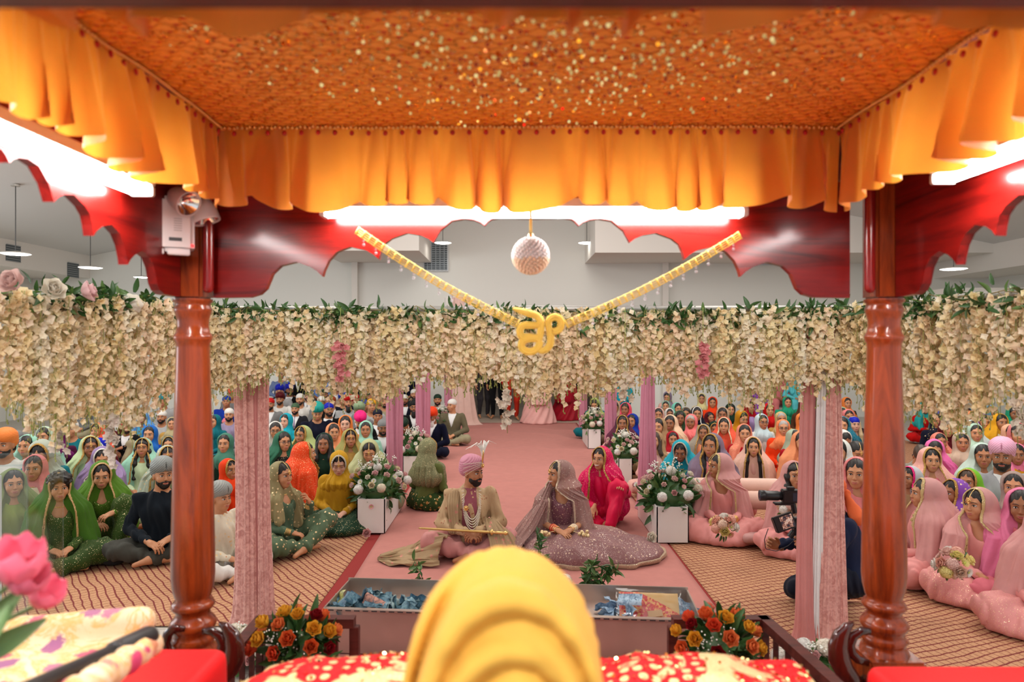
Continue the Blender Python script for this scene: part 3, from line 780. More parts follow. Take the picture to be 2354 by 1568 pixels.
W_DARK = woodm('wood_rail', (.055, .010, .008), (.13, .025, .018), .45, 'X', .15)
W_SCROLL = woodm('wood_scroll', (.020, .005, .004), (.09, .014, .008), .15, 'Z', .9)
struct('floor_dais', box(-1.42, 1.50, -1.2, 3.36, 0, .15), plain('dais_carpet', (.16, .018, .014), .95))
PD = 2.5
S = PD/F
def post(px, label):
    x, y, _ = at(px, CY, PD)
    r = empty('canopy_post', (x, y, .15), 0, label, 'post')
    zz = lambda py: CZ-(py-CY)*S-.15
    pr = [(.085, zz(1500)), (.078, zz(1486)), (.070, zz(1480)), (.072, zz(1474)), (.080, zz(1466)), (.070, zz(1458)), (.066, zz(1450)), (.078, zz(1440)), (.082, zz(1432)), (.074, zz(1422)),
          (.060, zz(1412)), (.058, zz(1404)), (.070, zz(1396)), (.076, zz(1390)), (.070, zz(1382)), (.058, zz(1374)), (.064, zz(1366)), (.072, zz(1345)), (.0755, zz(1320)), (.075, zz(1270)), (.071, zz(1150)), (.066, zz(1000)), (.060, zz(880)), (.057, zz(800)),
          (.058, zz(790)), (.064, zz(782)), (.067, zz(776)), (.064, zz(770)), (.058, zz(764)), (.054, zz(750)), (.055, zz(735)), (.060, zz(724)), (.064, zz(716)), (.065, zz(710)), (.060, zz(704)), (.060, zz(698)), (.068, zz(694)), (.068, zz(688))]
    simple('shaft', lathe(pr, 40), W_POST, r, True)
    simple('plinth', bbox_(-.10, .10, -.10, .10, 0, zz(1496), .008), W_POST, r)
    simple('capital', bbox_(-.055, .055, -.055, .055, zz(690), 2.50, .01), W_POST, r)
    for sx in (-1, 1):
        P, Q = lathe([(0, zz(676)), (.012, zz(674)), (.018, zz(668)), (.019, zz(655)), (.019, 2.48)], 14, (sx*.076, -.045, 0))
        simple('moulding', (P, Q), woodm('wood_red', (.13, .006, .005), (.27, .012, .010), .2), r, True)
    return r
post(444, 'turned glossy cherry wood post of the canopy, on the left, carrying the emergency light')
post(2032, 'turned glossy cherry wood post of the canopy, on the right')
# scalloped boards
half = [(0, 504), (70, 502), (91, 505), (100, 511), (108, 520), (117, 513), (132, 507), (154, 504), (183, 509), (210, 531), (218, 545), (225, 558), (238, 548), (255, 541), (285, 536), (321, 549), (338, 562), (345, 578), (350, 597),
        (362, 586), (380, 576), (415, 568), (446, 580), (465, 600), (475, 622), (479, 636), (490, 625), (508, 614), (539, 603), (575, 612), (594, 630), (608, 664), (622, 677), (645, 684), (700, 685), (728, 685)]
def arc_smooth(pts):
    out = []
    for i in range(len(pts)-1):
        for k in range(3): t = k/3; out.append((pts[i][0]*(1-t)+pts[i+1][0]*t, pts[i][1]*(1-t)+pts[i+1][1]*t))
    return out+[pts[-1]]
zt = 2.56
low = [((1222+a-CX)*S, CZ-(b-CY)*S) for a, b in half]; lowl = [((1222-a-CX)*S, CZ-(b-CY)*S) for a, b in half]
poly = [(lowl[-1][0], zt)]+lowl[::-1]+low[1:]+[(low[-1][0], zt)]
o = simple('scalloped_board', prism(poly, PD-.012, PD+.018, 'Y'), W_BOARDX)
tag(o, 'dark red wooden board with scalloped lower edge across the front of the canopy', 'canopy board')
for sx, X, nm in ((-1, -1.20, 'left'), (1, 1.385, 'right')):
    # same scallops along the depth, a little shorter
    ys = [(PD-.06-(728-a)*S*.84, CZ-(b-CY)*S*1.0) for a, b in half]; y0 = ys[0][0]
    ys2 = [(2*y0-a, b) for a, b in ys]
    poly = [(ys2[-1][0], zt)]+ys2[::-1]+ys[1:]+[(ys[-1][0], zt)]
    tag(simple('scalloped_board', prism(poly, X-.015, X+.015, 'X'), W_BOARDY), 'dark red wooden board with scalloped lower edge along the %s side of the canopy' % nm, 'canopy board')
tag(simple('canopy_beam', bbox_(-1.5, 1.65, .74, .80, 2.367, 2.62, .006), W_DARK), 'dark wooden beam across the near edge of the canopy, at the very top', 'beam')
tag(simple('canopy_roof', [(*bbox_(-1.28, 1.46, .74, 2.56, 2.70, 2.74), 0), (*bbox_(-1.24, 1.42, 2.46, 2.54, 2.56, 2.70), 0), (*bbox_(-1.25, -1.17, .8, 2.5, 2.56, 2.70), 0), (*bbox_(1.345, 1.425, .8, 2.5, 2.56, 2.70), 0)], W_DARK), 'dark wooden roof panel of the canopy above the orange cloth', 'canopy roof')
# cloth ceiling
t = NT('brocade_orange'); v = t.coord(1); sp = t.n('ShaderNodeSeparateXYZ'); t.l(v, sp.inputs[0]); X, Y = sp.outputs[0], sp.outputs[1]
row = t.math('DIVIDE', Y, .030); ri = t.math('FLOOR', row); par = t.math('MULTIPLY', t.math('MODULO', t.math('ABSOLUTE', ri), 2.0), .5)
fx = t.math('SUBTRACT', t.math('FRACT', t.math('ADD', t.math('DIVIDE', X, .056), par)), .5); fy = t.math('SUBTRACT', t.math('FRACT', row), .5)
dot = t.math('LESS_THAN', t.math('ADD', t.math('POWER', t.math('ABSOLUTE', t.math('MULTIPLY', fx, 1.8)), 2.0), t.math('POWER', t.math('ABSOLUTE', fy), 2.0)), .030)
wave = t.math('ABSOLUTE', t.math('SUBTRACT', fy, t.math('SUBTRACT', t.math('MULTIPLY', t.math('COSINE', t.math('MULTIPLY', fx, 6.283)), .26), .12)))
arc = t.math('LESS_THAN', wave, t.math('ADD', .07, t.math('MULTIPLY', t.noise(v, 90, 2), .14)))
c = t.mix(arc, (1.0, .44, .07), (.74, .25, .02)); c = t.mix(dot, c, (.66, .012, .012))
t.set(Base_Color=c, Roughness=.5); t.l(t.math('MULTIPLY', arc, .35), t.b.inputs['Metallic']); t.bump(wave, .5, .01)
BRO = t.m
cr = empty('canopy_cloth', (.058, 1.55, 2.67), 0, 'orange brocade ceiling cloth with red dots, gold arcs and ruffled orange valances, under the canopy', 'canopy cloth')
def ceil_z(x, y): return -.030*np.cos((x)/1.0*PI/2)*np.cos(y/.64*PI/2)+.006*np.sin(14*x+3*np.sin(5*y))*np.cos(y/.64*PI/2)+.004*sines(x, y, 0*x, 9, 2)
V, Q = grid(90, 60, lambda u, v: (-1.002+2.004*u, -.63+1.28*v, ceil_z(-1.002+2.004*u, -.63+1.28*v)))
simple('ceiling_cloth', (V, Q), BRO, cr, True)
t = NT('valance_cloth'); tr = t.n('ShaderNodeBsdfTranslucent'); mx = t.n('ShaderNodeMixShader')
n = t.noise(t.coord(4), 3, 2); t.set(Base_Color=t.mix(n, (.84, .25, .030), (.92, .32, .045)), Roughness=.55); tr.inputs[0].default_value = (.95, .38, .04, 1); mx.inputs[0].default_value = .30
t.b.inputs['Sheen Weight'].default_value = .3
t.l(t.b.outputs[0], mx.inputs[1]); t.l(tr.outputs[0], mx.inputs[2]); t.l(mx.outputs[0], t.o.inputs[0]); VAL = t.m
def valance(a, b, nrm, seed, zt=0, drop=.252, amp=.046):
    a, b = np.array(a), np.array(b); L = np.linalg.norm(b-a); nr = np.array(nrm)
    rs = np.random.RandomState(seed)
    s = np.linspace(0, L, int(L/.006)); ph = 2*PI*s/.118+2.6*np.sin(s*8+seed)+1.5*np.sin(s*19+2*seed); am = .7+.4*np.sin(s*7.3+seed)
    def fn(u, v):
        S_ = u*L; P = np.interp(S_, s, ph); A = np.interp(S_, s, am)
        sq = np.sin(P)+.25*np.sin(2*P+1)
        amp_ = amp*A*(v**.75)*(1.0)
        off = amp_*1.15*np.tanh(2.6*sq)+.006*np.sin(P*2.6)*(1-v)
        sl = S_+.020*v*np.cos(P)
        off = off+.012*v
        zz = zt-drop*v+.012*v*np.sin(S_*11+seed)+.008*np.sin(P)*v
        return a[0]+(b-a)[0]*sl/L+nr[0]*off, a[1]+(b-a)[1]*sl/L+nr[1]*off, zz
    V, Q = grid(len(s), 26, fn)
    return simple('valance', (V, Q), VAL, cr, True)
valance((-1.002, .65), (1.002, .65), (0, -1), 1); valance((-1.002, -.63), (-1.002, .65), (1, 0), 2); valance((1.002, -.63), (1.002, .65), (-1, 0), 3); valance((-1.05, -.63), (1.05, -.63), (0, 1), 5)
# sequins and beads
rs = np.random.RandomState(3); ps = []
sx = rs.uniform(-.99, .99, 9000); sy = rs.uniform(-.60, .63, 9000)
a = np.arange(6)*PI/3
base = np.stack([np.cos(a), np.sin(a), 0*a], 1)
NS = 9000; C = np.stack([sx, sy, ceil_z(sx, sy)-.003], 1); rr = rs.uniform(.0026, .0042, NS); tx = rs.normal(0, .10, NS); ty = rs.normal(0, .10, NS)
Vq = C[:, None]+rr[:, None, None]*(base[None]+np.stack([0*tx[:, None]+0*a, 0*tx[:, None]+0*a, base[None, :, 0]*tx[:, None]+base[None, :, 1]*ty[:, None]], -1))
cl_ = rs.rand(NS) < .42*np.exp(-((sx-.06)/.42)**2-((sy-.02)/.38)**2); nn = np.stack([rs.normal(0, .22, NS), -np.ones(NS)*.86+rs.normal(0, .1, NS), -.5+rs.normal(0, .16, NS)], 1); nn /= np.linalg.norm(nn, axis=1)[:, None]
e1 = np.cross(nn, (0, 0, 1.)); e1 /= np.linalg.norm(e1, axis=1)[:, None]; e2 = np.cross(nn, e1); V2 = C[:, None]+np.array((0, 0, -.004))+1.35*rr[:, None, None]*(np.cos(a)[None, :, None]*e1[:, None]+np.sin(a)[None, :, None]*e2[:, None]); Vq[cl_] = V2[cl_]
simple('sequins', (Vq.reshape(-1, 3), (np.arange(NS)[:, None]*6+np.arange(6)).astype(int)), plain('sequin_gold', (1, .74, .30), .07, 1), cr, False)['kind'] = 'stuff'
ps, pr = [], []
for i in range(150):
    x = -1.0+2.0*i/149; z = ceil_z(x, .645)-.004
    ps.append((*uvs((x, .628+.006*math.sin(i*2.1), z-.004), .0062, 6, 4), 0))
    if i % 4 == 0: pr.append((*uvs((x, .632, z-.020), (.008, .005, .009), 6, 4), 0))
for sd in (-1, 1):
    for i in range(95):
        y = -.60+1.24*i/94; ps.append((*uvs((sd*.985, y, ceil_z(sd*.985, y)-.006), .0062, 6, 4), 0))
        if i % 4 == 0: pr.append((*uvs((sd*.988, y, -.024), (.005, .008, .009), 6, 4), 0))
simple('bead_border', ps, M('gold'), cr, True)['kind'] = 'stuff'
for q_ in pr: simple('red_stud', [q_], plain('red_bead', (.55, .01, .01), .3), cr, True)
# fluorescent fixtures
tubem = plain('tube_glow', (1, .97, .95), .5, emit=46.0, ecol=(1, .95, .93)); housem = plain('fixture_white', (.74, .70, .68), .4)
def fixture(loc, L, rz, label, house=.034):
    r = empty('tube_light', loc, rz, label, 'light fixture')
    simple('housing', bbox_(-L/2, L/2, -.035, .035, .012, .012+house, .004), housem, r)
    for sy in (-1, 1):
        P, Q = tube([(-L/2+.02, sy*.020, 0), (L/2-.02, sy*.020, 0)], .0145, 14, False); simple('fluorescent_tube', (P, Q), tubem, r, True)
    for sx in (-1, 1):
        simple('end_cap', bbox_(min(sx*L/2, sx*(L/2-.02)), max(sx*L/2, sx*(L/2-.02)), -.034, .034, -.016, .014, .003), housem, r)
x0 = at(738, 490, 2.40)[0]; x1 = at(1716, 490, 2.40)[0]
fixture(((x0+x1)/2, 2.41, 2.432), x1-x0, 0, 'long glowing fluorescent light along the front board of the canopy')
fixture((-1.115, 1.42, 2.432), 1.30, R(90), 'glowing fluorescent light on the left side board of the canopy')
fixture((1.262, 1.36, 2.455), 1.30, R(90), 'glowing fluorescent light on the right side board of the canopy')
# emergency light
x, y, z = at(384, 580, 2.36)
er = empty('emergency_light', (x, y, z), R(28), 'white twin-head emergency light fixed on the left canopy post', 'light fixture')
wp = plain('white_plastic', (.70, .64, .62), .35)
simple('housing', [(*bbox_(-.085, .085, -.045, .135, .0, .19, .014), 0), (*bbox_(-.07, -.01, -.046, -.02, -.012, .01, .003), 0), (*bbox_(.0, .07, -.05, -.02, -.012, .01, .003), 0)], wp, er, False)
simple('grille_slots', [(*box(.02, .045, -.0468, -.045, .07+.008*i, .0735+.008*i), 0) for i in range(6)], plain('slot_grey', (.45, .4, .38), .6), er)
simple('label_mark', box(.005, .045, -.0468, -.045, .035, .047), plain('label_black', (.05, .05, .05), .6), er)
simple('red_indicator', uvs((.078, -.046, .022), .005, 8, 6), plain('led_red', (.8, .02, .02), .3, emit=3, ecol=(1, .02, .02)), er, True)
chrome = plain('reflector', (.8, .78, .76), .12, 1)
for nm, c, dr in (('a', (.045, -.06, .175), (.55, -.70, -.50)), ('b', (.115, -.01, .15), (.30, -.15, -1.0))):
    d = np.array(dr)/np.linalg.norm(dr); c = np.array(c); T, N, B = frame_dirs(np.array([c-d, c+d]))
    def ring(k, rr): a_ = np.arange(24)*2*PI/24; return c+d*k+rr*(np.cos(a_)[:, None]*N[0]+np.sin(a_)[:, None]*B[0])
    rows = [(-.055, .006), (-.05, .022), (-.03, .036), (.0, .044), (.035, .047), (.04, .046), (.036, .041)]
    V = np.concatenate([ring(k, rr) for k, rr in rows]); i, j = np.meshgrid(np.arange(len(rows)-1), np.arange(24), indexing='ij'); j2 = (j+1) % 24
    hd = simple('lamp_head', (V, np.stack([i*24+j, i*24+j2, (i+1)*24+j2, (i+1)*24+j], -1).reshape(-1, 4)), wp, er, True)
    rows = [(.034, .041), (.02, .030), (.008, .018), (.004, .004)]
    V = np.concatenate([ring(k, rr) for k, rr in rows]); i, j = np.meshgrid(np.arange(len(rows)-1), np.arange(24), indexing='ij'); j2 = (j+1) % 24
    simple('reflector', (V, np.stack([i*24+j, i*24+j2, (i+1)*24+j2, (i+1)*24+j], -1).reshape(-1, 4)), chrome, hd, True)
    simple('neck', tube([c-d*.04, (np.array((.03, .0, .16))+c)/2+np.array((0, 0, .01)), (.02, .0, .17)], .020, 12), wp, hd, True)
# hanging ball
x, y, z = at(1220, 588, 2.30)
hb = empty('hanging_ball', (x, y, z), 0, 'round white beaded ball hanging on a gold cord in the middle of the canopy', 'ornament')
n = 340; gi = np.arange(n)+.5; ph = np.arccos(1-2*gi/n); th = PI*(1+5**.5)*gi
pts = .0595*np.stack([np.cos(th)*np.sin(ph), np.sin(th)*np.sin(ph), np.cos(ph)], 1)
simple('ball', [(*uvs((0, 0, 0), .057, 24, 16), 0)]+[(*uvs(p, .0058, 6, 4), 0) for p in pts[pts[:, 2] > -.012]], plain('pearl_white', (.97, .95, .92), .3), hb, True)
simple('gold_beads', [(*uvs(p, .0064, 6, 4), 0) for p in pts[pts[:, 2] <= -.012]], plain('pale_gold', (.95, .74, .52), .3, .1), hb, True)
simple('cap', lathe([(0, .075), (.008, .073), (.011, .062), (.012, .056)], 12), M('gold'), hb, True)
simple('cord', tube([(0, 0, .07), (0, 0, 2.70-z)], .0045, 8), plain('gold_cord', (.85, .55, .12), .5), hb, True)
# the beaded emblem and its two strings
GB = plain('gold_bead', (1.0, .74, .13), .4, 0)
def emblem():
    s = 2.3/F; ox, _, oz = at(1240, 765, 2.30)
    def Pz(pts): return [((a/7.85+1100-CX)*s, 2.30, CZ-(b/7.85+660-CY)*s) for a, b in pts]
    def spl(pts, n=60):
        P = np.array(pts, float); m = len(P); t_ = np.linspace(0, m-1, n); out = []
        for u in t_:
            i = min(int(u), m-2); f = u-i; p0 = P[max(i-1, 0)]; p1 = P[i]; p2 = P[i+1]; p3 = P[min(i+2, m-1)]
            out.append(.5*((2*p1)+(-p0+p2)*f+(2*p0-5*p1+4*p2-p3)*f*f+(-p0+3*p1-3*p2+p3)*f**3))
        return np.array(out)
    r = empty('beaded_emblem', (0, 0, 0), 0, 'golden beaded Ik Onkar emblem hanging at the centre between two gold strings', 'emblem')
    rad = 6.6*s
    def beaded(nm, pts, rr, n=90):
        c = spl(Pz(pts), n); rr = np.interp(np.linspace(0, 1, n), np.linspace(0, 1, len(rr)), rr)*s*.84
        ps = [(*tube(c, rr*.90, 10), 0)]
        st = max(1, int(n/46))
        T, N, B = frame_dirs(c)
        for k in range(0, n, st):
            for q in range(9):
                a_ = q*2*PI/9+k*.35; p = c[k]+rr[k]*.93*(math.cos(a_)*N[k]+math.sin(a_)*B[k]); ps.append((*uvs(p, .0030, 5, 4), 0))
        simple(nm, ps, GB, r, True)
    beaded('top_flourish', [(630, 390), (760, 430), (900, 470), (1050, 520), (1120, 620), (1120, 800), (1080, 980)], [1.5, 6.5, 8.5, 8.5, 8.5, 8.5, 8], 90)
    beaded('double_loop', [(1080, 690), (940, 690), (800, 700), (745, 790), (790, 900), (900, 900), (1060, 920)], [8, 8.5, 9, 9, 9, 8.5, 8], 100)
    beaded('lower_ring', [(1060, 930), (900, 935), (790, 990), (790, 1110), (920, 1170), (1060, 1110), (1110, 980)], [8.5, 8.5, 9, 9, 9, 9, 8], 100)
    beaded('right_loop', [(1090, 1150), (1200, 1140), (1290, 1030), (1300, 880), (1270, 760), (1260, 620), (1350, 540), (1460, 570), (1490, 680), (1440, 780), (1340, 800)], [5, 8, 9, 9, 8, 8.5, 9, 9, 9, 9, 8], 130)
    return r
emblem()
dropm = plain('crystal', (.95, .95, 1), .05, 0, Transmission_Weight=.7)
def bead_string(p0, p1, n, label, d0=2.3):
    a, b = np.array(at(*p0, d0+.1)), np.array(at(*p1, d0)); L = np.linalg.norm(b-a)
    r = empty('gold_string', tuple(a), 0, label, 'garland', 'gold bead strings beside the emblem')
    T = (b-a)/L; N = np.cross(T, (0, 1, 0)); N /= np.linalg.norm(N)
    sag = lambda u: np.array((0, 0, -.018*math.sin(PI*u)))
    ps = []
    for k in (-1, -.33, .33, 1): ps.append((*tube([T*L*u+N*k*.0115+sag(u) for u in np.linspace(0, 1, 16)], .0021, 6), 0))
    simple('strands', ps, GB, r, True); ps = []
    for i in range(n):
        u = i/(n-1); c = T*L*u+sag(u); ps.append((*tube([c-N*.0145, c+N*.0145], .0036, 6), 0))
    simple('cross_bars', ps, GB, r, True)
    for i in range(1, n-1, 2):
        u = i/(n-1); c = T*L*u+sag(u)+np.array((0, 0, -.013))
        simple('crystal_drop', [(*uvs(c+(0, 0, -.008), (.0035, .0035, .006), 6, 5), 0), (*uvs(c+(0, 0, -.022), .0052, 8, 6), 0)], dropm, r, True)
bead_string((822, 530), (1190, 744), 26, 'gold beaded string with clear drops, on the left of the emblem')
bead_string((1700, 541), (1302, 745), 28, 'gold beaded string with clear drops, on the right of the emblem')
# scroll arms by the post feet
def scroll(side, px0, label):
    r = empty('scroll_arm', at(px0, 1500, 2.42)[:2]+(.15,), 0, label, 'scroll')
    s = 2.42/F; bx0 = (px0-CX)*s; zf = lambda py: CZ-(py-CY)*s-.15
    def P(l): return [((px0+side*a-CX)*s-bx0, 0.0, zf(b)) for a, b in l]
    simple('outer_arm', tube(P([(48, 1432), (62, 1440), (76, 1458), (84, 1485), (82, 1512), (70, 1538), (52, 1560), (34, 1580)]), [.004, .012, .019, .024, .026, .024, .020, .016], 12, True, 1.5), W_SCROLL, r, True)
    simple('inner_arm', tube(P([(10, 1452), (30, 1450), (48, 1462), (56, 1482), (52, 1502), (38, 1516), (14, 1524)]), [.008, .010, .011, .011, .011, .010, .008], 10, True, 1.6), W_SCROLL, r, True)
    simple('support', bbox_(-.04, .04, -.02, .02, 0, zf(1575)+.03, .004), W_SCROLL, r)
scroll(1, 456, 'glossy dark curved wooden scroll at the foot of the left canopy post')
scroll(-1, 2010, 'glossy dark curved wooden scroll at the foot of the right canopy post')
r = empty('scroll_arm', at(398, 1500, 2.42)[:2]+(.15,), 0, 'pale edged curved bracket on the outer side of the left post foot', 'scroll'); s = 2.42/F
simple('arm', tube([((a-398)*s, 0, CZ-(b-CY)*s-.15) for a, b in ((425, 1446), (400, 1444), (386, 1458), (381, 1478), (386, 1500), (400, 1520))], [.006, .010, .011, .011, .011, .008], 10, True, 1.6), W_SCROLL, r, True)
# railings
def railing(xs, label):
    x0, x1, x2, y2 = xs      # corner x, end x, far end of the side run
    r = empty('railing', (0, 0, .15), 0, label, 'railing')
    def bar(a, b, w, z0, z1):
        a, b = np.array(a, float), np.array(b, float); d = (b-a)/np.linalg.norm(b-a); n = np.array((-d[1], d[0]))*w/2
        return prism([tuple(a+n), tuple(b+n), tuple(b-n), tuple(a-n)], z0, z1, 'Z')
    simple('front_rail', bar((x0-.02*np.sign(x1-x0), 3.3), (x1, 3.3), .055, .45, .495), W_DARK, r)
    simple('side_rail', bar((x0, 3.32), (x2, y2), .055, .45, .495), W_DARK, r)
    simple('end_post', bbox_(x1-.022, x1+.022, 3.278, 3.322, 0, .452, .003), W_DARK, r)
    simple('corner_post', bbox_(x0-.018, x0+.018, 3.282, 3.318, 0, .452, .003), W_DARK, r)
    for i in range(1, 5):
        x = x0+(x1-x0)*i/5; simple('baluster', box(x-.010, x+.010, 3.29, 3.31, 0, .451), W_DARK, r)
    m = int((3.3-y2)/.11)
    for i in range(1, m):
        u = i/m; x = x0+(x2-x0)*u; y = 3.3+(y2-3.3)*u; simple('baluster', box(x-.010, x+.010, y-.010, y+.010, 0, .451), W_DARK, r)
railing((-1.215, -.760, -1.20, 1.9), 'low dark wooden railing with thin balusters at the left of the dais')
railing((1.220, .775, 1.34, 1.9), 'low dark wooden railing with thin balusters at the right of the dais')
# covered stands of the dais
redc = cloth('red_satin', (.80, .004, .006), rough=.5, bump=.08, scale=20)
def draped(nm, x0, x1, y0, y1, zb, zt, mat, label, cat, bump=.0):
    def f(g):
        d = bx(g, ((x0+x1)/2, (y0+y1)/2, (zb+zt)/2), ((x1-x0)/2, (y1-y0)/2, (zt-zb)/2), .03)
        hz = np.clip((zt-g.z)/(zt-zb), 0, 1)
        return d+hz*.008*sines(g.x*1.6, g.y*1.6, g.z*.15, 16, 3)-.02*hz+bump*sines(g.x, g.y, 0*g.z, 7, 6)
    P, Q = iso(f, (x0-.06, y0-.06, zb-.02), (x1+.06, y1+.06, zt+.05), .014, 1); P[:, 2] = np.maximum(P[:, 2], zb)
    o = simple(nm, (P, Q), mat, None, True); return tag(o, label, cat)
draped('covered_stand', -1.24, -.80, 1.15, 1.94, .15, 1.115, redc, 'stand draped in bright red cloth, left of the priest', 'stand')
draped('covered_stand', .955, 1.60, 1.05, 1.86, .15, 1.105, redc, 'stand draped in bright red cloth, right of the priest', 'stand')
# central platform with the red and gold covering cloth
t = NT('red_gold_cloth'); v = t.coord(1); vo = t.n('ShaderNodeTexVoronoi', feature='F1'); t.l(v, vo.inputs['Vector']); vo.inputs['Scale'].default_value = 27; vo.inputs['Randomness'].default_value = .35
dt = t.ramp(vo.outputs['Distance'], [(.30, (1, 1, 1)), (.35, (0, 0, 0))])
wv = t.noise(v, 3.4, 3, .6, 1.2); band = t.ramp(wv, [(.50, (0, 0, 0)), (.53, (1, 1, 1)), (.68, (1, 1, 1)), (.72, (0, 0, 0))])
m = t.math('MAXIMUM', dt, band); fine = t.noise(v, 120, 3)
c = t.mix(m, (.66, .006, .010), t.mix(fine, (.55, .36, .12), (.95, .78, .45)))
t.set(Base_Color=c, Roughness=.45); t.l(t.math('MULTIPLY', m, .6), t.b.inputs['Metallic']); t.bump(t.math('ADD', m, t.math('MULTIPLY', fine, .7)), .7, .006); t.b.inputs['Specular IOR Level'].default_value = .12; RG = t.m
def f(g):
    d = bx(g, (.05, 1.66, .64), (.72, .18, .49), .04)
    m_ = smin(ell(g, (-.30, 1.62, 1.13), (.34, .16, .07)), ell(g, (.42, 1.62, 1.12), (.32, .16, .07)), .05)
    d = smin(d, m_, .05); n = sines(g.x*1.2, g.y, g.z, 9, 8)
    return d-.018*(1-2*np.abs(n))-.006*sines(g.x, g.y, g.z, 30, 5)
P, Q = iso(f, (-.80, 1.38, .15), (.90, 1.95, 1.26), .014, 1)
md = tag(simple('covered_dais_seat', (P, Q), RG, None, True), 'low altar draped in red cloth with gold sequins and borders, before the priest', 'altar')
# sparkling sequins on it
rs = np.random.RandomState(5); k = rs.choice(np.where(P[:, 2] > 1.0)[0], 900); NS = len(k); n3 = rs.normal(0, 1, (NS, 3)); n3[:, 2] = np.abs(n3[:, 2])+1.2; n3 /= np.linalg.norm(n3, axis=1)[:, None]
e1 = np.cross(n3, (1, 0, 0)); e1 /= np.linalg.norm(e1, axis=1)[:, None]; e2 = np.cross(n3, e1)
V = P[k][:, None]+n3[:, None]*.004+.0042*(np.cos(a)[None, :, None]*e1[:, None]+np.sin(a)[None, :, None]*e2[:, None])
so = simple('sequins', (V.reshape(-1, 3), (np.arange(NS)[:, None]*6+np.arange(6)).astype(int)), MATS['sequin_gold'], md, False); so['kind'] = 'stuff'
# floral cloth bundle, black rod, tulips
t = NT('floral_cloth'); v = t.coord(1); vo = t.n('ShaderNodeTexVoronoi', feature='F1'); t.l(v, vo.inputs['Vector']); vo.inputs['Scale'].default_value = 11
n = t.noise(v, 40, 3, .7, 1); q = t.math('ADD', vo.outputs['Distance'], t.math('MULTIPLY', n, .5))
f1 = t.ramp(q, [(.56, (1, 1, 1)), (.62, (0, 0, 0))]); hue = t.ramp(vo.outputs['Color'], [(.3, (.62, .05, .16)), (.5, (.80, .30, .30)), (.62, (.22, .07, .25)), (.8, (.75, .30, .12))])
br = t.ramp(t.noise(v, 9, 4, .7, 2), [(.45, (.88, .66, .42)), (.55, (.80, .46, .14)), (.65, (.90, .72, .50))])
t.set(Base_Color=t.mix(f1, br, hue), Roughness=.55); t.bump(n, .3, .006); FLO = t.m
def f(g):
    d = bx(g, (-1.38, 1.50, 1.08), (.34, .46, .055), .04)
    d = smin(d, cone(g, (-1.62, 1.93, 1.13), (-1.08, 1.98, 1.165), .05, .045), .04)
    return d-.008*sines(g.x, g.y, g.z, 12, 4)
P, Q = iso(f, (-1.80, 1.0, .98), (-.95, 2.1, 1.26), .013, 1)
tag(simple('folded_cloth', (P, Q), FLO, None, True), 'cream and yellow floral cloth folded on the stand at lower left', 'cloth')
draped('side_stand', -1.76, -1.27, 1.1, 1.95, .15, 1.03, cloth('cream_cloth', (.70, .55, .38)), 'cream covered stand beneath the folded floral cloth', 'stand')
r0, r1 = np.array(at(215, 1568, 1.30)), np.array(at(345, 1484, 1.66))
V, Q = tube([r0+(r1-r0)*u for u in np.linspace(-.3, 1, 20)], [.028+.004*math.sin(i*1.7) for i in range(20)], 14, True)
tag(simple('rolled_cloth', (V, Q), FLO, None, True), 'rolled floral cloth lying beside the black rod on the left red stand', 'cloth')
c0, c1 = np.array(at(170, 1540, 1.36)), np.array(at(345, 1462, 1.66)); dr = (c1-c0)/np.linalg.norm(c1-c0); L = np.linalg.norm(c1-c0)
rr = empty('black_rod', tuple(c0), 0, 'thick black rod with a ridged handle lying over the folded floral cloth', 'rod'); bk = plain('black_rubber', (.012, .012, .014), .4)
simple('shaft', tube([-dr*.5, dr*L*.5], .018, 12), bk, rr, True)
simple('handle', tube([dr*L*u for u in (.45, .47, .5, .55, .75, .95, .99, 1.0)], [.018, .023, .020, .024, .025, .026, .024, .018], 14), bk, rr, True)
# ================================================================= flowers and furnishings
def petal(L, W, cup, n=3, m=4, tip=.0):
    """petal along +Y with its base at the origin"""
    def fn(u, v):
        wd = W*np.sin(PI*np.clip(v*.86+.10, 0, 1))**.8*(1-tip*v); x = (u-.5)*wd
        return x, L*v, cup*(v**2)*L+.35*wd*(2*(u-.5))**2
    return grid(n, m, fn)
def rx(V, a): c, s = math.cos(a), math.sin(a); V = V.copy(); y, z = V[:, 1].copy(), V[:, 2].copy(); V[:, 1] = c*y-s*z; V[:, 2] = s*y+c*z; return V
def rz_(V, a): c, s = math.cos(a), math.sin(a); V = V.copy(); x, y = V[:, 0].copy(), V[:, 1].copy(); V[:, 0] = c*x-s*y; V[:, 1] = s*x+c*y; return V
def petmat(name='petal'):
    if name in MATS: return MATS[name]
    t = NT(name); oi = t.n('ShaderNodeObjectInfo'); tr = t.n('ShaderNodeBsdfTranslucent'); mx = t.n('ShaderNodeMixShader')
    n = t.noise(t.coord(), 30, 2); c = t.mix(n, t.mix(1.0, oi.outputs['Color'], (.84, .78, .80), 'MULTIPLY'), oi.outputs['Color'])
    t.set(Base_Color=c, Roughness=.55); t.l(c, tr.inputs[0]); mx.inputs[0].default_value = .25
    t.l(t.b.outputs[0], mx.inputs[1]); t.l(tr.outputs[0], mx.inputs[2]); t.l(mx.outputs[0], t.o.inputs[0]); MATS[name] = t.m; return t.m
leafm = plain('leaf_green', (.035, .10, .022), .45); leafl = plain('leaf_light', (.10, .19, .045), .45); stemm = plain('stem_green', (.09, .16, .04), .5)
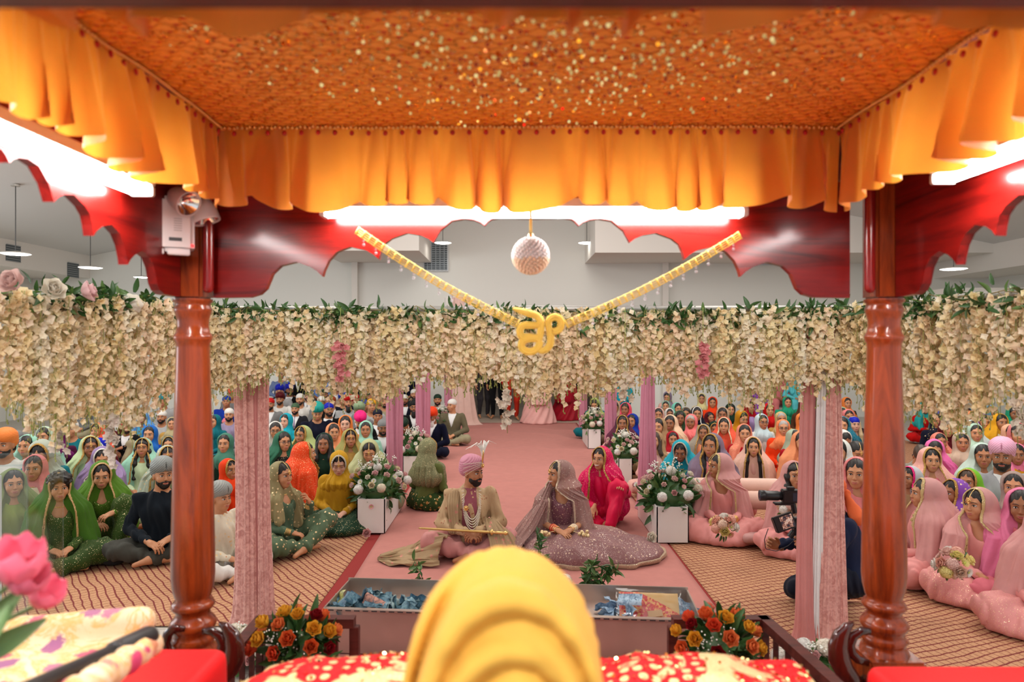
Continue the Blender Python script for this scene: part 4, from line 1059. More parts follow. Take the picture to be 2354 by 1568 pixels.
def rose_me():
    ps = []
    for k, (n, L, W, tilt) in enumerate(((3, .020, .018, 78), (4, .024, .024, 70), (5, .029, .030, 58), (5, .031, .034, 42), (6, .031, .034, 22))):
        for i in range(n):
            V, Q = petal(L, W, .35, 4, 5); V[:, 1] += .002*k; V = rx(V, R(tilt)); V = rz_(V, 2*PI*i/n+k*.7); V[:, 2] -= .003*k; ps.append((V, Q, 0))
    return mesh_from('rose', ps, petmat())
def daisy_me():
    ps = []
    for k in range(2):
        for i in range(14): V, Q = petal(.030, .012, .15-.1*k, 3, 3); V = rz_(rx(V, R(10+18*k)), 2*PI*i/14+k*.22); ps.append((V, Q, 0))
    ps.append((*uvs((0, 0, .004), (.009, .009, .006), 10, 6), 1))
    return mesh_from('daisy', ps, [petmat(), plain('daisy_eye', (.45, .50, .08), .7)])
def hyd_me(n=120, R0=.055):
    gi = np.arange(n)+.5; ph = np.arccos(1-1.75*gi/n); th = PI*(1+5**.5)*gi; ps = []
    rs = np.random.RandomState(1)
    for a_, b_ in zip(th, ph):
        nrm = np.array((math.cos(a_)*math.sin(b_), math.sin(a_)*math.sin(b_), math.cos(b_))); rr = R0*rs.uniform(.9, 1.06)
        e = np.cross(nrm, (.3, .2, 1)); e /= np.linalg.norm(e); f_ = np.cross(nrm, e); t0 = rs.uniform(0, 2)
        for q in range(4):
            c_, s_ = math.cos(t0+q*PI/2), math.sin(t0+q*PI/2); d = e*c_+f_*s_; p = np.cross(nrm, d)
            o = nrm*rr; ps.append((np.array([o, o+d*.006+p*.0055+nrm*.002, o+d*.0125+nrm*.001, o+d*.006-p*.0055+nrm*.002]), np.array([[0, 1, 2, 3]]), 0))
    ps.append((*uvs((0, 0, 0), R0*.88, 12, 8), 0))
    return mesh_from('hydrangea', ps, petmat())
def leaf_geo(L=.08, W=.035):
    V, Q = petal(L, W, -.25, 3, 5, .25); return V, Q
def rand_rot(rs, up=0.0):
    q = rs.normal(size=4); q /= np.linalg.norm(q); w_, x, y, z = q
    return np.array([[1-2*(y*y+z*z), 2*(x*y-z*w_), 2*(x*z+y*w_)], [2*(x*y+z*w_), 1-2*(x*x+z*z), 2*(y*z-x*w_)], [2*(x*z-y*w_), 2*(y*z+x*w_), 1-2*(x*x+y*y)]])
def dirrot(d):
    d = np.array(d, float); d /= np.linalg.norm(d); a_ = np.array((0, 0, 1.)) if abs(d[2]) < .95 else np.array((1., 0, 0))
    x = np.cross(a_, d); x /= np.linalg.norm(x); y = np.cross(d, x); return np.stack([x, y, d], 1)   # columns
def eul(Rm): return Matrix(Rm.tolist()).to_euler()
FM = {'rose': rose_me(), 'daisy': daisy_me(), 'hydrangea': hyd_me()}
BLUSH = [(.86, .52, .50), (.90, .66, .60), (.88, .58, .58)]; CREAM = [(.90, .84, .66), (.92, .88, .74), (.88, .80, .56)]; WHITE = [(.88, .87, .78), (.90, .90, .84)]
def leaves_mesh(rs, n, rad, c=(0, 0, 0), L=(.05, .10), low=-.2, twig=True, flat=1.0):
    ps = []
    for i in range(n):
        d = rs.normal(size=3); d[2] = abs(d[2])*(1 if rs.rand() > .3 else low); d /= np.linalg.norm(d)
        l = rs.uniform(*L); V, Q = leaf_geo(l, l*.42); V = V@np.array(rotm(rs.uniform(-40, 40), rs.uniform(-180, 180), 0)).T
        M3 = dirrot(d); V = V[:, [0, 2, 1]]*np.array((1, -1, 1)); V = V@M3.T
        ps.append((V+np.array(c)+d*rad*rs.uniform(.55, .95)*np.array((1, 1, flat)), Q, int(rs.rand() > .72)))
    return ps
def arrangement(loc, w, d_, label, seed, n=(7, 14, 6), zs=.30, group=None, rootname='flower_arrangement', pal=None, yscale=1.0):
    """a bed of blooms over foliage: w wide, d_ deep"""
    rs = np.random.RandomState(seed); r = empty(rootname, loc, 0, label, 'flowers', group)
    ps = leaves_mesh(rs, 150, .14, (0, 0, .0), (.05, .10), -.35)
    ps = [((V*np.array((w/.34, d_/.34, zs/.20)))+np.array((0, 0, .02)), Q, m) for V, Q, m in ps]
    ps.append((*uvs((0, 0, .05), (w*.42, d_*.42, zs*.42), 14, 9), 0))
    simple('foliage', ps, [leafm, leafl], r, True)
    ps = []
    for i in range(16):
        a_ = rs.uniform(0, 2*PI); p0 = np.array((rs.uniform(-.2, .2)*w, rs.uniform(-.2, .2)*d_, zs*.5)); p1 = p0+np.array((math.cos(a_)*.07, math.sin(a_)*.05, rs.uniform(.10, .2)*zs/.3))
        ps.append((*tube([p0, (p0+p1)/2+.01, p1], .0022, 5), 0))
        for k in range(9): ps.append((*uvs(p1+rs.normal(0, .014, 3), .0062, 5, 4), 1))
    simple('filler_sprays', ps, [stemm, plain('tiny_white', (.85, .86, .78), .6)], r, True)['kind'] = 'stuff'
    kinds = ['hydrangea']*n[0]+['rose']*n[1]+['daisy']*n[2]; N = len(kinds); gi = np.arange(N)+.5
    for i, kd in enumerate(kinds):
        j = (i*37) % N; ph = math.acos(1-.86*(gi[j]/N)); th = PI*(1+5**.5)*gi[j]+rs.uniform(-.2, .2)
        d = np.array((math.cos(th)*math.sin(ph), math.sin(th)*math.sin(ph), math.cos(ph)))
        p = d*np.array((w*.60, d_*.56, zs*.74))*rs.uniform(.88, 1.08)+np.array((0, 0, .05))
        o = obj(kd, FM[kd], r, tuple(p), eul(dirrot(d+np.array((0, -.25, .15)))@rotm(0, 0, rs.uniform(0, 360))))
        sc_ = {'hydrangea': rs.uniform(.7, .95), 'rose': rs.uniform(.9, 1.3), 'daisy': rs.uniform(.8, 1.15)}[kd]; o.scale = (sc_,)*3
        pl = pal or {'hydrangea': WHITE+CREAM[:2], 'rose': BLUSH+CREAM[1:], 'daisy': WHITE+[BLUSH[0]]}
        o.color = (*pl[kd][rs.randint(len(pl[kd]))], 1)
    return r
whitebox = plain('white_laminate', (.78, .75, .72), .35)
def planter(x0, x1, y0, y1, h, label):
    c = ((x0+x1)/2, (y0+y1)/2, .03); r = empty('planter_box', c, 0, label, 'planter')
    w_, d_ = (x1-x0)/2, (y1-y0)/2
    simple('body', [(*bbox_(-w_, w_, -d_, -d_+.012, 0, h, .002), 0), (*bbox_(-w_, w_, d_-.012, d_, 0, h, .002), 0), (*bbox_(-w_, -w_+.012, -d_, d_, 0, h, .002), 0), (*bbox_(w_-.012, w_, -d_, d_, 0, h, .002), 0)], whitebox, r)
    simple('lid', box(-w_+.012, w_-.012, -d_+.012, d_-.012, h-.03, h-.015), whitebox, r); return c
for (x0, x1, y0, y1, w_, lb, sd) in ((-1.577, -1.29, 6.93, 8.0, .50, 'nearest the couple on the left of the aisle', 11), (-1.52, -1.29, 9.5, 10.4, .46, 'second on the left, behind the olive veiled guest', 12), (-1.46, -1.28, 13.0, 13.8, .42, 'farthest on the left, by the orange turban', 13),
                                 (1.40, 1.71, 6.6, 7.6, .52, 'nearest the couple on the right of the aisle', 14), (1.45, 1.64, 9.29, 10.3, .46, 'second on the right, behind the magenta guest', 15), (1.38, 1.62, 12.4, 13.4, .44, 'farthest on the right of the aisle', 16)):
    c = planter(x0, x1, y0, y1, .345, 'white box stand '+lb)
    arrangement((c[0]+(.02 if c[0] > 0 else .01), (y0+.30) if y0 < 9 else (y0+.28), .375), w_+(.04 if y0 < 7 else 0), .62, 'white and blush blooms on the stand '+lb.replace('of the aisle, ', 'side, ').replace('of the aisle', 'side'), sd, zs=.34 if y0 < 8 else .32, n=(6, 24, 10))
# fabric columns
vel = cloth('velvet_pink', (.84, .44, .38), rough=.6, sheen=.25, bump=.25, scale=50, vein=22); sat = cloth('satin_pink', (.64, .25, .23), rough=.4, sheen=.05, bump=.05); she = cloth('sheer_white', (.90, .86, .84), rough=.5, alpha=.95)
mau = cloth('satin_mauve', (.56, .21, .29), rough=.38, sheen=.2, bump=.05)
def column(nm, parts, x, y, ztop, label, cat='drape', z0=.02):
    r = empty(nm, (x, y, z0), 0, label, cat)
    for (pn, dx, dy, rw, rd, flare, mat, fold, nf, seed) in parts:
        def fn(u, v):
            a_ = u*2*PI; z = (ztop-z0)*v; fl = 1+(flare-1)*(1-v)**3+.9*np.exp(-z/.05)*(.5)
            sh_ = 1+fold*np.sin(nf*a_+seed+.8*np.sin(2.2*z+seed))*(.7+.3*np.sin(1.7*z+a_))+fold*.4*np.sin(nf*2.3*a_+2*seed)
            lean = .02*np.sin(1.3*z+seed)
            return dx+lean+rw*fl*sh_*np.cos(a_), dy+rd*fl*sh_*np.sin(a_), z+.004
        V, Q = grid(97, 60, fn); simple(pn, (V, Q), mat, r, True)
    return r
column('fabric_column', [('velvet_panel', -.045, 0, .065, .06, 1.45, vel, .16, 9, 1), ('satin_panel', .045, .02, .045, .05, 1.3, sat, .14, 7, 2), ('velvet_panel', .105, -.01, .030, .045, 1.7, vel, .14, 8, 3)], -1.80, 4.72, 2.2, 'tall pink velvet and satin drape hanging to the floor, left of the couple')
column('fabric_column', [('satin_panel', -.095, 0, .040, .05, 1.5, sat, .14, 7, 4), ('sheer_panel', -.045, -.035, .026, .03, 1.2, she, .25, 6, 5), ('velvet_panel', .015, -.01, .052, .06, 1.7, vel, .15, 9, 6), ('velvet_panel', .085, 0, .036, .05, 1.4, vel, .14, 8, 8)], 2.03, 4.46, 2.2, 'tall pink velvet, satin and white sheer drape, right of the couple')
for (px, y, w_, lb) in ((906, 8.5, .085, 'mauve satin drape behind the nearest left flower box'), (971, 11.2, .095, 'mauve satin drape behind the second left flower box'), (1030, 14.9, .075, 'mauve satin drape at the far end, left side of the aisle'),
                        (1490, 8.0, .088, 'mauve satin drape behind the nearest right flower box'), (1404, 11.2, .095, 'mauve satin drape behind the second right flower box'), (1341, 14.9, .085, 'mauve satin drape at the far end, right side of the aisle')):
    column('fabric_column', [('satin_panel', -.3*w_, 0, w_*.62, .055, 1.45, mau, .13, 6, px*.1), ('satin_panel', .42*w_, .02, w_*.62, .05, 1.5, mau, .16, 7, px*.2)], (px-CX)/F*y, y, 2.3, lb)
gz = cloth('gauze_peach', (.86, .58, .50), rough=.7, alpha=.85); gw = cloth('gauze_white', (.88, .84, .80), rough=.7, alpha=.85)
column('gauze_curtain', [('peach_panel', .10, 0, .20, .08, 1.9, gz, .12, 9, 3), ('white_panel', -.16, .02, .10, .06, 1.2, gw, .14, 8, 2)], -1.30, 16.0, 3.0, 'peach and white gauze curtain gathered at the left of the far opening', 'curtain')
# ---- hanging blossom curtain
def blossom_curtain(nm, a_, b_, ztop, zbot, seed, label, dens=1.0):
    rs = np.random.RandomState(seed); a_, b_ = np.array(a_, float), np.array(b_, float); L = np.linalg.norm(b_-a_); T = (b_-a_)/L; N = np.array((-T[1], T[0])); V_, Q_, C_, n0 = [], [], [], 0
    ns = int(L/.0115*dens); pet = petal(.0245, .025, .20, 3, 3)
    bank = []
    for b in range(14):
        vs = []
        for q in range(4 if b % 3 else 5):
            V, _ = pet; V = rx(V.copy(), R(rs.uniform(0, 40))); vs.append(rz_(V, 2*PI*q/(4 if b % 3 else 5)+rs.uniform(-.2, .2)))
        bank.append(np.concatenate(vs))
    pal = np.array([(1, .86, .60), (1, .90, .68), (.98, .80, .50), (1, .84, .60), (.98, .87, .55), (.92, .76, .42), (1, .95, .82), (1, .80, .60)])
    sV, sQ = [], []
    for i in range(ns):
        u = (i+rs.uniform(-.4, .4))/ns; lay = rs.randint(3); off = (-.07, 0, .07)[lay]+rs.normal(0, .012)
        base = a_+T*L*u+N*off
        lng = 1+.10*math.sin(u*L*5+seed)+.08*math.sin(u*L*13+2*seed); zb = ztop-(ztop-zbot)*lng*rs.uniform(.86, 1.05)
        if rs.rand() < .07: zb -= rs.uniform(.04, .13)
        z = ztop-rs.uniform(0, .05); sx_, sy_ = 0, 0; line = [(base[0], base[1], ztop)]
        col0 = pal[rs.randint(len(pal))]
        while z > zb:
            fr = (ztop-z)/(ztop-zb)
            s = rs.uniform(.85, 1.25)*(1-.35*max(0, fr-.8)*3)
            nrm = np.array((N[0], N[1], 0))*(-1 if rs.rand() < .75 else 1)*1.0+rs.normal(0, .38, 3)
            M3 = dirrot(nrm)@rotm(0, 0, rs.uniform(0, 360)); b = bank[rs.randint(len(bank))]*s
            V_.append(b@M3.T+np.array((base[0]+rs.normal(0, .016), base[1]+rs.normal(0, .016), z)))
            for q in range(len(b)//9): Q_.append(np.array([(0, 3, 4, 1), (1, 4, 5, 2), (3, 6, 7, 4), (4, 7, 8, 5)])+n0); n0 += 9
            c = col0*.6+pal[rs.randint(len(pal))]*.4; C_.append(np.repeat(c[None], len(b), 0)); z -= rs.uniform(.015, .026)
            line.append((base[0]+rs.normal(0, .004), base[1]+rs.normal(0, .004), z))
        line.append((line[-1][0], line[-1][1], z-.04)); P, Q = tube(line, .0018, 4, False); sV.append((P, Q, 0))
        k = rs.randint(1, 4)
        for q in range(k): sV.append((*uvs(np.array(line[-1])+np.array((rs.normal(0, .006), rs.normal(0, .006), .014*q)), (.004, .004, .007), 5, 4), 0))
    me = mesh_from(nm, [(np.concatenate(V_), np.concatenate(Q_), 0)], MATS['blossom'], True)
    ca = me.color_attributes.new('tint', 'FLOAT_COLOR', 'POINT'); cc = np.concatenate(C_); ca.data.foreach_set('color', np.concatenate([cc, np.ones((len(cc), 1))], 1).astype(np.float32).ravel())
    o = obj(nm, me); tag(o, label, 'flower curtain', kind='stuff')
    so = simple('stems', sV, plain('vine_green', (.30, .33, .08), .6), o, True); so['kind'] = 'stuff'
    return o
t = NT('blossom'); at_ = t.n('ShaderNodeAttribute'); at_.attribute_name = 'tint'; tr = t.n('ShaderNodeBsdfTranslucent'); mx = t.n('ShaderNodeMixShader'); mx.inputs[0].default_value = .42
t.set(Base_Color=at_.outputs['Color'], Roughness=.6); t.l(at_.outputs['Color'], tr.inputs[0]); t.l(t.b.outputs[0], mx.inputs[1]); t.l(tr.outputs[0], mx.inputs[2]); t.l(mx.outputs[0], t.o.inputs[0]); MATS['blossom'] = t.m
blossom_curtain('blossom_curtain', (-1.95, 4.5), (2.15, 4.40), 2.185, 1.675, 3, 'wide curtain of hanging cream blossoms across the front of the flower frame', 1.15)
blossom_curtain('blossom_curtain', (-2.50, 3.00), (-1.95, 4.5), 2.22, 1.585, 4, 'curtain of hanging cream blossoms on the left side of the flower frame', 1.15)
blossom_curtain('blossom_curtain', (2.15, 4.40), (2.55, 3.05), 2.21, 1.60, 5, 'curtain of hanging cream blossoms on the right side of the flower frame', 1.15)
fr = [(-2.5, 3.0, 2.22), (-1.95, 4.5, 2.19), (2.15, 4.40, 2.19), (2.55, 3.05, 2.22)]
tag(simple('curtain_stand', [(*tube(fr[i:i+2], .02, 10), 0) for i in range(3)]+[(*tube([(x_, y_, .015), (x_, y_, 2.2)], .02, 10), 0) for x_, y_ in ((-1.80, 4.72), (2.03, 4.46), (-2.5, 3.0), (2.55, 3.05))], plain('frame_pipe', (.5, .48, .45), .4, .6), None, True), 'slim metal frame that carries the blossom curtains over the dais front', 'frame')
def strand(px, py0, py1, d, label, pal):
    rs = np.random.RandomState(int(px)); x, y, z1 = at(px, py0, d); z0 = at(px, py1, d)[2]
    r = empty('blossom_strand', (x, y, z1), 0, label, 'flowers'); simple('stem', tube([(0, 0, 2.19-z1), (0, 0, 0), (.01, 0, z0-z1-.03)], .002, 5), plain('vine_green', (.3, .33, .08), .6), r, True)
    n = max(3, int((z1-z0)/.028)); V_ = []
    for i in range(n):
        for q in range(3):
            b = np.concatenate([rz_(rx(petal(.030, .028, .2, 3, 3)[0], R(25)), 2*PI*k/5) for k in range(5)])@(dirrot((rs.normal(0, .5), -1, rs.normal(0, .5)))).T
            V_.append(b+np.array((rs.normal(0, .018), -.02+rs.normal(0, .01), (z0-z1)*i/n+rs.normal(0, .008))))
    V_ = np.concatenate(V_); Q_ = np.concatenate([np.array([(0, 3, 4, 1), (1, 4, 5, 2), (3, 6, 7, 4), (4, 7, 8, 5)])+9*k for k in range(len(V_)//9)])
    obj('blossoms', mesh_from('blossoms', [(V_, Q_, 0)], petmat()), r, col=pal)
PK = (.88, .36, .36)
strand(783, 790, 880, 4.36, 'strand of pink blossoms hanging in the cream curtain, left of centre', PK); strand(1616, 795, 870, 4.28, 'strand of pink blossoms hanging in the cream curtain, right of the gold emblem', PK)
strand(1163, 900, 985, 4.36, 'long cream blossom strand hanging lowest over the middle of the aisle', (.93, .86, .70)); strand(1437, 870, 925, 4.3, 'cream blossom strand dangling before the right mauve drapes', (.93, .84, .66))
strand(262, 960, 1070, 3.75, 'long white blossom strand dangling over the women in green, near the left post', (.93, .86, .76)); strand(150, 965, 1040, 3.6, 'white blossom strand dangling over the purple scarf guest at far left', (.93, .86, .76))
strand(2175, 900, 975, 3.9, 'cream blossom strand dangling right of the right post', (.93, .86, .72)); strand(2335, 930, 1010, 3.3, 'cream blossom strand dangling at the far right edge', (.93, .86, .72))
def garland(nm, pts, n, seed, label, rad=.06, L=(.05, .09)):
    rs = np.random.RandomState(seed); pts = np.array(pts, float); ps = []
    cum = np.r_[0, np.cumsum(np.linalg.norm(np.diff(pts, axis=0), axis=1))]
    for i in range(n):
        s = rs.uniform(0, cum[-1]); c = np.array([np.interp(s, cum, pts[:, k]) for k in range(3)])
        cl = .5+.5*math.sin(s*6.3+seed)
        if rs.rand() > .35+.65*cl: continue
        d = rs.normal(size=3); d[2] = d[2]*.8+.1; d /= np.linalg.norm(d); l = rs.uniform(*L)
        V, Q = leaf_geo(l, l*.40); V = V[:, [0, 2, 1]]*np.array((1, -1, 1)); ps.append((V@(dirrot(d)@rotm(0, 0, rs.uniform(0, 360))).T+c+d*rad*rs.uniform(.1, .9)*np.array((1, 1, 1.0))+np.array((0, 0, -.035*abs(rs.normal()))), Q, int(rs.rand() > .75)))
    for i in range(max(4, n//30)):
        s = rs.uniform(0, cum[-1]-.2); p = [np.array([np.interp(s+q, cum, pts[:, k]) for k in range(3)])+rs.normal(0, .02, 3) for q in (0, .1, .2)]; ps.append((*tube(p, .003, 5), 2))
    o = simple(nm, ps, [leafm, leafl, plain('twig', (.30, .22, .08), .6)], None, True); return tag(o, label, 'garland')
garland('leaf_garland', [(-1.95, 4.46, 2.19), (-.4, 4.42, 2.165), (.5, 4.40, 2.14), (2.15, 4.36, 2.18)], 1500, 21, 'dark green leafy garland along the top of the front blossom curtain', .055)
garland('leaf_garland', [(-2.5, 2.98, 2.23), (-1.98, 4.45, 2.20)], 900, 22, 'thick green leafy garland over the left blossom curtain', .07)
garland('leaf_garland', [(2.12, 4.32, 2.19), (2.52, 3.0, 2.22)], 450, 23, 'green leafy garland over the right blossom curtain', .06)
for i, (px, py, d, c_) in enumerate(((32, 650, 3.05, BLUSH[1]), (120, 668, 3.3, CREAM[1]), (196, 672, 3.5, BLUSH[2]), (300, 700, 3.8, CREAM[1]))):
    o = obj('garland_rose', FM['rose'], None, at(px, py, d), (R(70), 0, i), c_); o.scale = (1.9,)*3
    tag(o, ['pale pink rose on the left garland, nearest the picture corner', 'cream rose half hidden in the left garland', 'blush rose on the left garland above the cream one', 'cream rose on the left garland nearest the left post'][i], 'rose')
# ---- steel offering box
t = NT('brushed_steel'); n = t.noise(t.coord(1, vec=(2, 2, 180)), 4, 3, .6); n2 = t.noise(t.coord(1), 3, 2)
t.set(Base_Color=t.ramp(n2, [(.3, (.48, .38, .32)), (.7, (.62, .51, .44))]), Roughness=.30, Metallic=.8); t.bump(n, .12, .002); STEEL = t.m
gb = empty('offering_box', (.0, 4.42, .03), R(-4.6), 'long brushed steel offering box with a perforated rim, on the pink cloth before the couple', 'box')
W2, D2, H2 = 1.16, .24, .27
simple('body', [(*bbox_(-W2, W2, -D2, -D2+.01, 0, H2, .002), 0), (*bbox_(-W2, W2, D2-.01, D2, 0, H2+.035, .002), 0), (*bbox_(-W2, -W2+.01, -D2, D2, 0, H2+.02, .002), 0), (*bbox_(W2-.01, W2, -D2, D2, 0, H2+.02, .002), 0), (*box(-W2+.01, W2-.01, -D2+.01, D2-.01, .06, .10), 0)], STEEL, gb)
simple('rim', [(*bbox_(-W2-.008, W2+.008, -D2-.014, -D2+.022, H2-.004, H2+.010, .002), 0)], STEEL, gb)
simple('rim_slots', [(*box(-W2+.03+.055*i, -W2+.065+.055*i, -D2-.0155, -D2-.0135, H2-.001, H2+.006), 0) for i in range(int(2*W2/.055)-1)], plain('slot_dark', (.04, .03, .03), .6), gb)
simple('inner_tray', box(-W2+.01, W2-.01, -D2+.01, D2-.01, .19, .20), STEEL, gb)
nm_ = {}
def note(x, y, z, rot, seed, colr, grp, label):
    rs = np.random.RandomState(seed); k = seed % 6
    if k not in nm_:
        r2 = np.random.RandomState(k); a1, a2, b1 = r2.uniform(.1, .35), r2.uniform(2, 5), r2.uniform(-.4, .4)
        def fn(u, v): return (u-.5)*.152, (v-.5)*.070, .03*a1*np.sin(a2*PI*(u-.5)+b1*v*5)+.012*np.sin(5*v+b1*9)
        V, Q = grid(12, 6, fn)
        t_ = MATS.get('banknote')
        if not t_:
            q = NT('banknote'); oi = q.n('ShaderNodeObjectInfo'); n_ = q.noise(q.coord(1), 45, 3, .7, .5)
            q.set(Base_Color=q.mix(q.ramp(n_, [(.42, (0, 0, 0)), (.55, (1, 1, 1))]), q.mix(1.0, oi.outputs['Color'], (.42, .5, .6), 'MULTIPLY'), oi.outputs['Color']), Roughness=.4); MATS['banknote'] = q.m
        nm_[k] = mesh_from('banknote', [(V, Q, 0)], MATS['banknote'])
    o = obj('banknote', nm_[k], None, (x, y, z), rot, colr); tag(o, label, 'banknote', grp); return o
rs = np.random.RandomState(44)
for i in range(58):
    px = rs.choice([rs.uniform(772, 975), rs.uniform(850, 970)]); y = rs.uniform(4.30, 4.52); x = (px-CX)/F*y; h = .255+.05*math.exp(-((px-845)/45)**2)+rs.uniform(-.03, .025)
    cl = [(.13, .27, .34), (.20, .36, .42), (.10, .22, .30), (.28, .40, .40)][rs.randint(4)]; g_, lb = 'blue banknotes in the left part of the steel box', 'crumpled blue banknote heaped in the left part of the steel box'
    if i == 5: cl = (.62, .30, .22); g_ = None; lb = 'single reddish banknote lying among the blue ones in the steel box'
    if i == 9: cl = (.50, .48, .14); g_ = None; lb = 'single yellow green banknote lying among the blue ones in the steel box'
    note(x, y, h, (R(rs.uniform(10, 70)), R(rs.uniform(-40, 40)), R(rs.uniform(0, 360))), i, cl, g_, lb)
for i in range(8):
    px = rs.uniform(1385, 1440); y = rs.uniform(4.24, 4.45); note((px-CX)/F*y, y, .25+.05*(px-1385)/55+rs.uniform(-.02, .02), (R(rs.uniform(20, 60)), R(rs.uniform(-30, 30)), R(rs.uniform(0, 360))), i, (.30, .44, .58), 'blue banknotes left of the red packet', 'blue banknote tucked against the left side of the red packet')
for i in range(5):
    px = rs.uniform(1550, 1590); y = rs.uniform(4.24, 4.45); note((px-CX)/F*y, y, .265+rs.uniform(-.02, .02), (R(rs.uniform(20, 60)), R(rs.uniform(-30, 30)), R(rs.uniform(0, 360))), i, (.22, .32, .42), 'blue banknotes right of the red packet', 'dark blue banknote lying right of the red packet in the steel box')
x, y, z = at(1448, 1378, 4.20); o = note(x, y+.0, z, (R(62), R(-8), R(-25)), 2, (.42, .58, .70), None, 'blue five banknote standing against the red packet with its number showing')
tc_ = bpy.data.curves.new('number', 'FONT'); tc_.body = '5'; tc_.size = .035; tc_.extrude = .0006; to = bpy.data.objects.new('number', tc_); COL.objects.link(to); me5 = bpy.data.meshes.new_from_object(to); bpy.data.objects.remove(to); to = obj('number', me5); to.parent = o; to.location = (.03, -.012, .012); me5.materials.append(plain('ink_blue', (.03, .07, .16), .6))
pkt = empty('wrapped_packet', (at(1496, 1375, 4.22)[0], 4.27, .30), R(-5), 'red and gold folded cloth in a clear packet at the right of the steel box', 'packet'); pkt.rotation_euler = (R(44), 0, R(-6))
V, Q = grid(30, 20, lambda u, v: ((u-.5)*.37, (v-.5)*.22, .022*np.sin(PI*u)**.4*np.sin(PI*v)**.4+.004*sines(u*9, v*7, 0*u, 2, 3)))
t = NT('packet_cloth'); v = t.coord(1); sp = t.n('ShaderNodeSeparateXYZ'); t.l(v, sp.inputs[0]); gg = t.math('GREATER_THAN', t.math('ADD', t.math('MULTIPLY', sp.outputs[0], .55), sp.outputs[1]), .075)
emb_ = t.ramp(t.noise(v, 28, 4, .7, 2), [(.50, (.62, .012, .03)), (.56, (.80, .40, .12))]); t.set(Base_Color=t.mix(gg, emb_, (.66, .42, .16)), Roughness=.5); simple('cloth', (V, Q), t.m, pkt, True)
V, Q = grid(34, 22, lambda u, v: ((u-.5)*.41, (v-.5)*.255, .012+.028*np.sin(PI*u)**.4*np.sin(PI*v)**.4+.006*sines(u*12, v*9, 0*u, 3, 5)))
t = NT('clear_film'); gl = t.n('ShaderNodeBsdfGlossy'); gl.inputs['Roughness'].default_value = .12; trn = t.n('ShaderNodeBsdfTransparent'); mx = t.n('ShaderNodeMixShader'); mx.inputs[0].default_value = .14; t.l(trn.outputs[0], mx.inputs[1]); t.l(gl.outputs[0], mx.inputs[2]); t.l(mx.outputs[0], t.o.inputs[0]); FILM = t.m
simple('film', (V, Q), FILM, pkt, True)
simple('paper_tag', xf(box(-.045, .045, -.02, .02, 0, .002), rotm(0, 0, 8), (.03, -.045, .045)), plain('kraft', (.50, .32, .18), .7), pkt)
# greenery and blooms on the cloth behind the box
def sprig(px, py, d, h, lean, label, seed, n=18, flower=None, wide=.05):
    rs = np.random.RandomState(seed); x, y, _ = at(px, py, d); r = empty('leafy_sprig', (x, y, .03), 0, label, 'foliage'); ps = []; c = []
    for k in range(3 if wide > .06 else 1):
        l2 = lean+rs.uniform(-wide*2, wide*2)*(wide > .06)
        c_ = [np.array((l2*u*u, rs.uniform(-.02, .02)*0-.02*u, h*u*(1-.1*k))) for u in np.linspace(0, 1, 10)]; ps.append((*tube(c_, .003, 5), 2)); c.append(c_)
        for i in range(n):
            p = c_[rs.randint(2, 10)]; dd = rs.normal(size=3); dd /= np.linalg.norm(dd); l = rs.uniform(.045, .08); V, Q = leaf_geo(l, l*.42); V = V[:, [0, 2, 1]]*np.array((1, -1, 1)); ps.append((V@(dirrot(dd)@rotm(0, 0, rs.uniform(0, 360))).T+p+dd*.008, Q, int(rs.rand() > .6)))
    simple('leaves', ps, [leafm, leafl, stemm], r, True)
    for q, (kd, dx, dz, col_, s_) in enumerate(flower or []):
        o = obj(kd, FM[kd], r, (dx, -.05, dz), (R(70), 0, q), col_); o.scale = (s_,)*3
sprig(985, 1345, 4.95, .36, -.10, 'leafy green sprig standing behind the steel box, left of the yellow turban', 1, 44, [('rose', .06, .10, BLUSH[1], 1.4), ('rose', .17, .20, CREAM[1], 1.7)])
sprig(1247, 1345, 4.95, .56, -.03, 'tall leafy sprig rising in front of the bride skirt', 2, 75)
sprig(1335, 1350, 4.95, .36, .08, 'broad clump of dark green leaves with a white bloom before the bride skirt', 3, 70, [('hydrangea', -.12, .22, WHITE[1], 1.0)], .09)
for (px, py, d, kd, c_, s_, lb) in ((1495, 1235, 6.3, 'rose', CREAM[1], 1.8, 'cream rose lying on the bride veil by the right planter box'), (842, 1225, 6.8, 'rose', BLUSH[0], 1.5, 'pink rose lying on the floor at the foot of the left planter box'), (853, 1165, 6.88, 'daisy', BLUSH[0], 1.0, 'pink daisy hanging over the front of the left planter box')):
    o = obj('loose_flower', FM[kd], None, at(px, py, d), (R(80), 0, .4), c_); o.scale = (s_,)*3; tag(o, lb, 'flower')
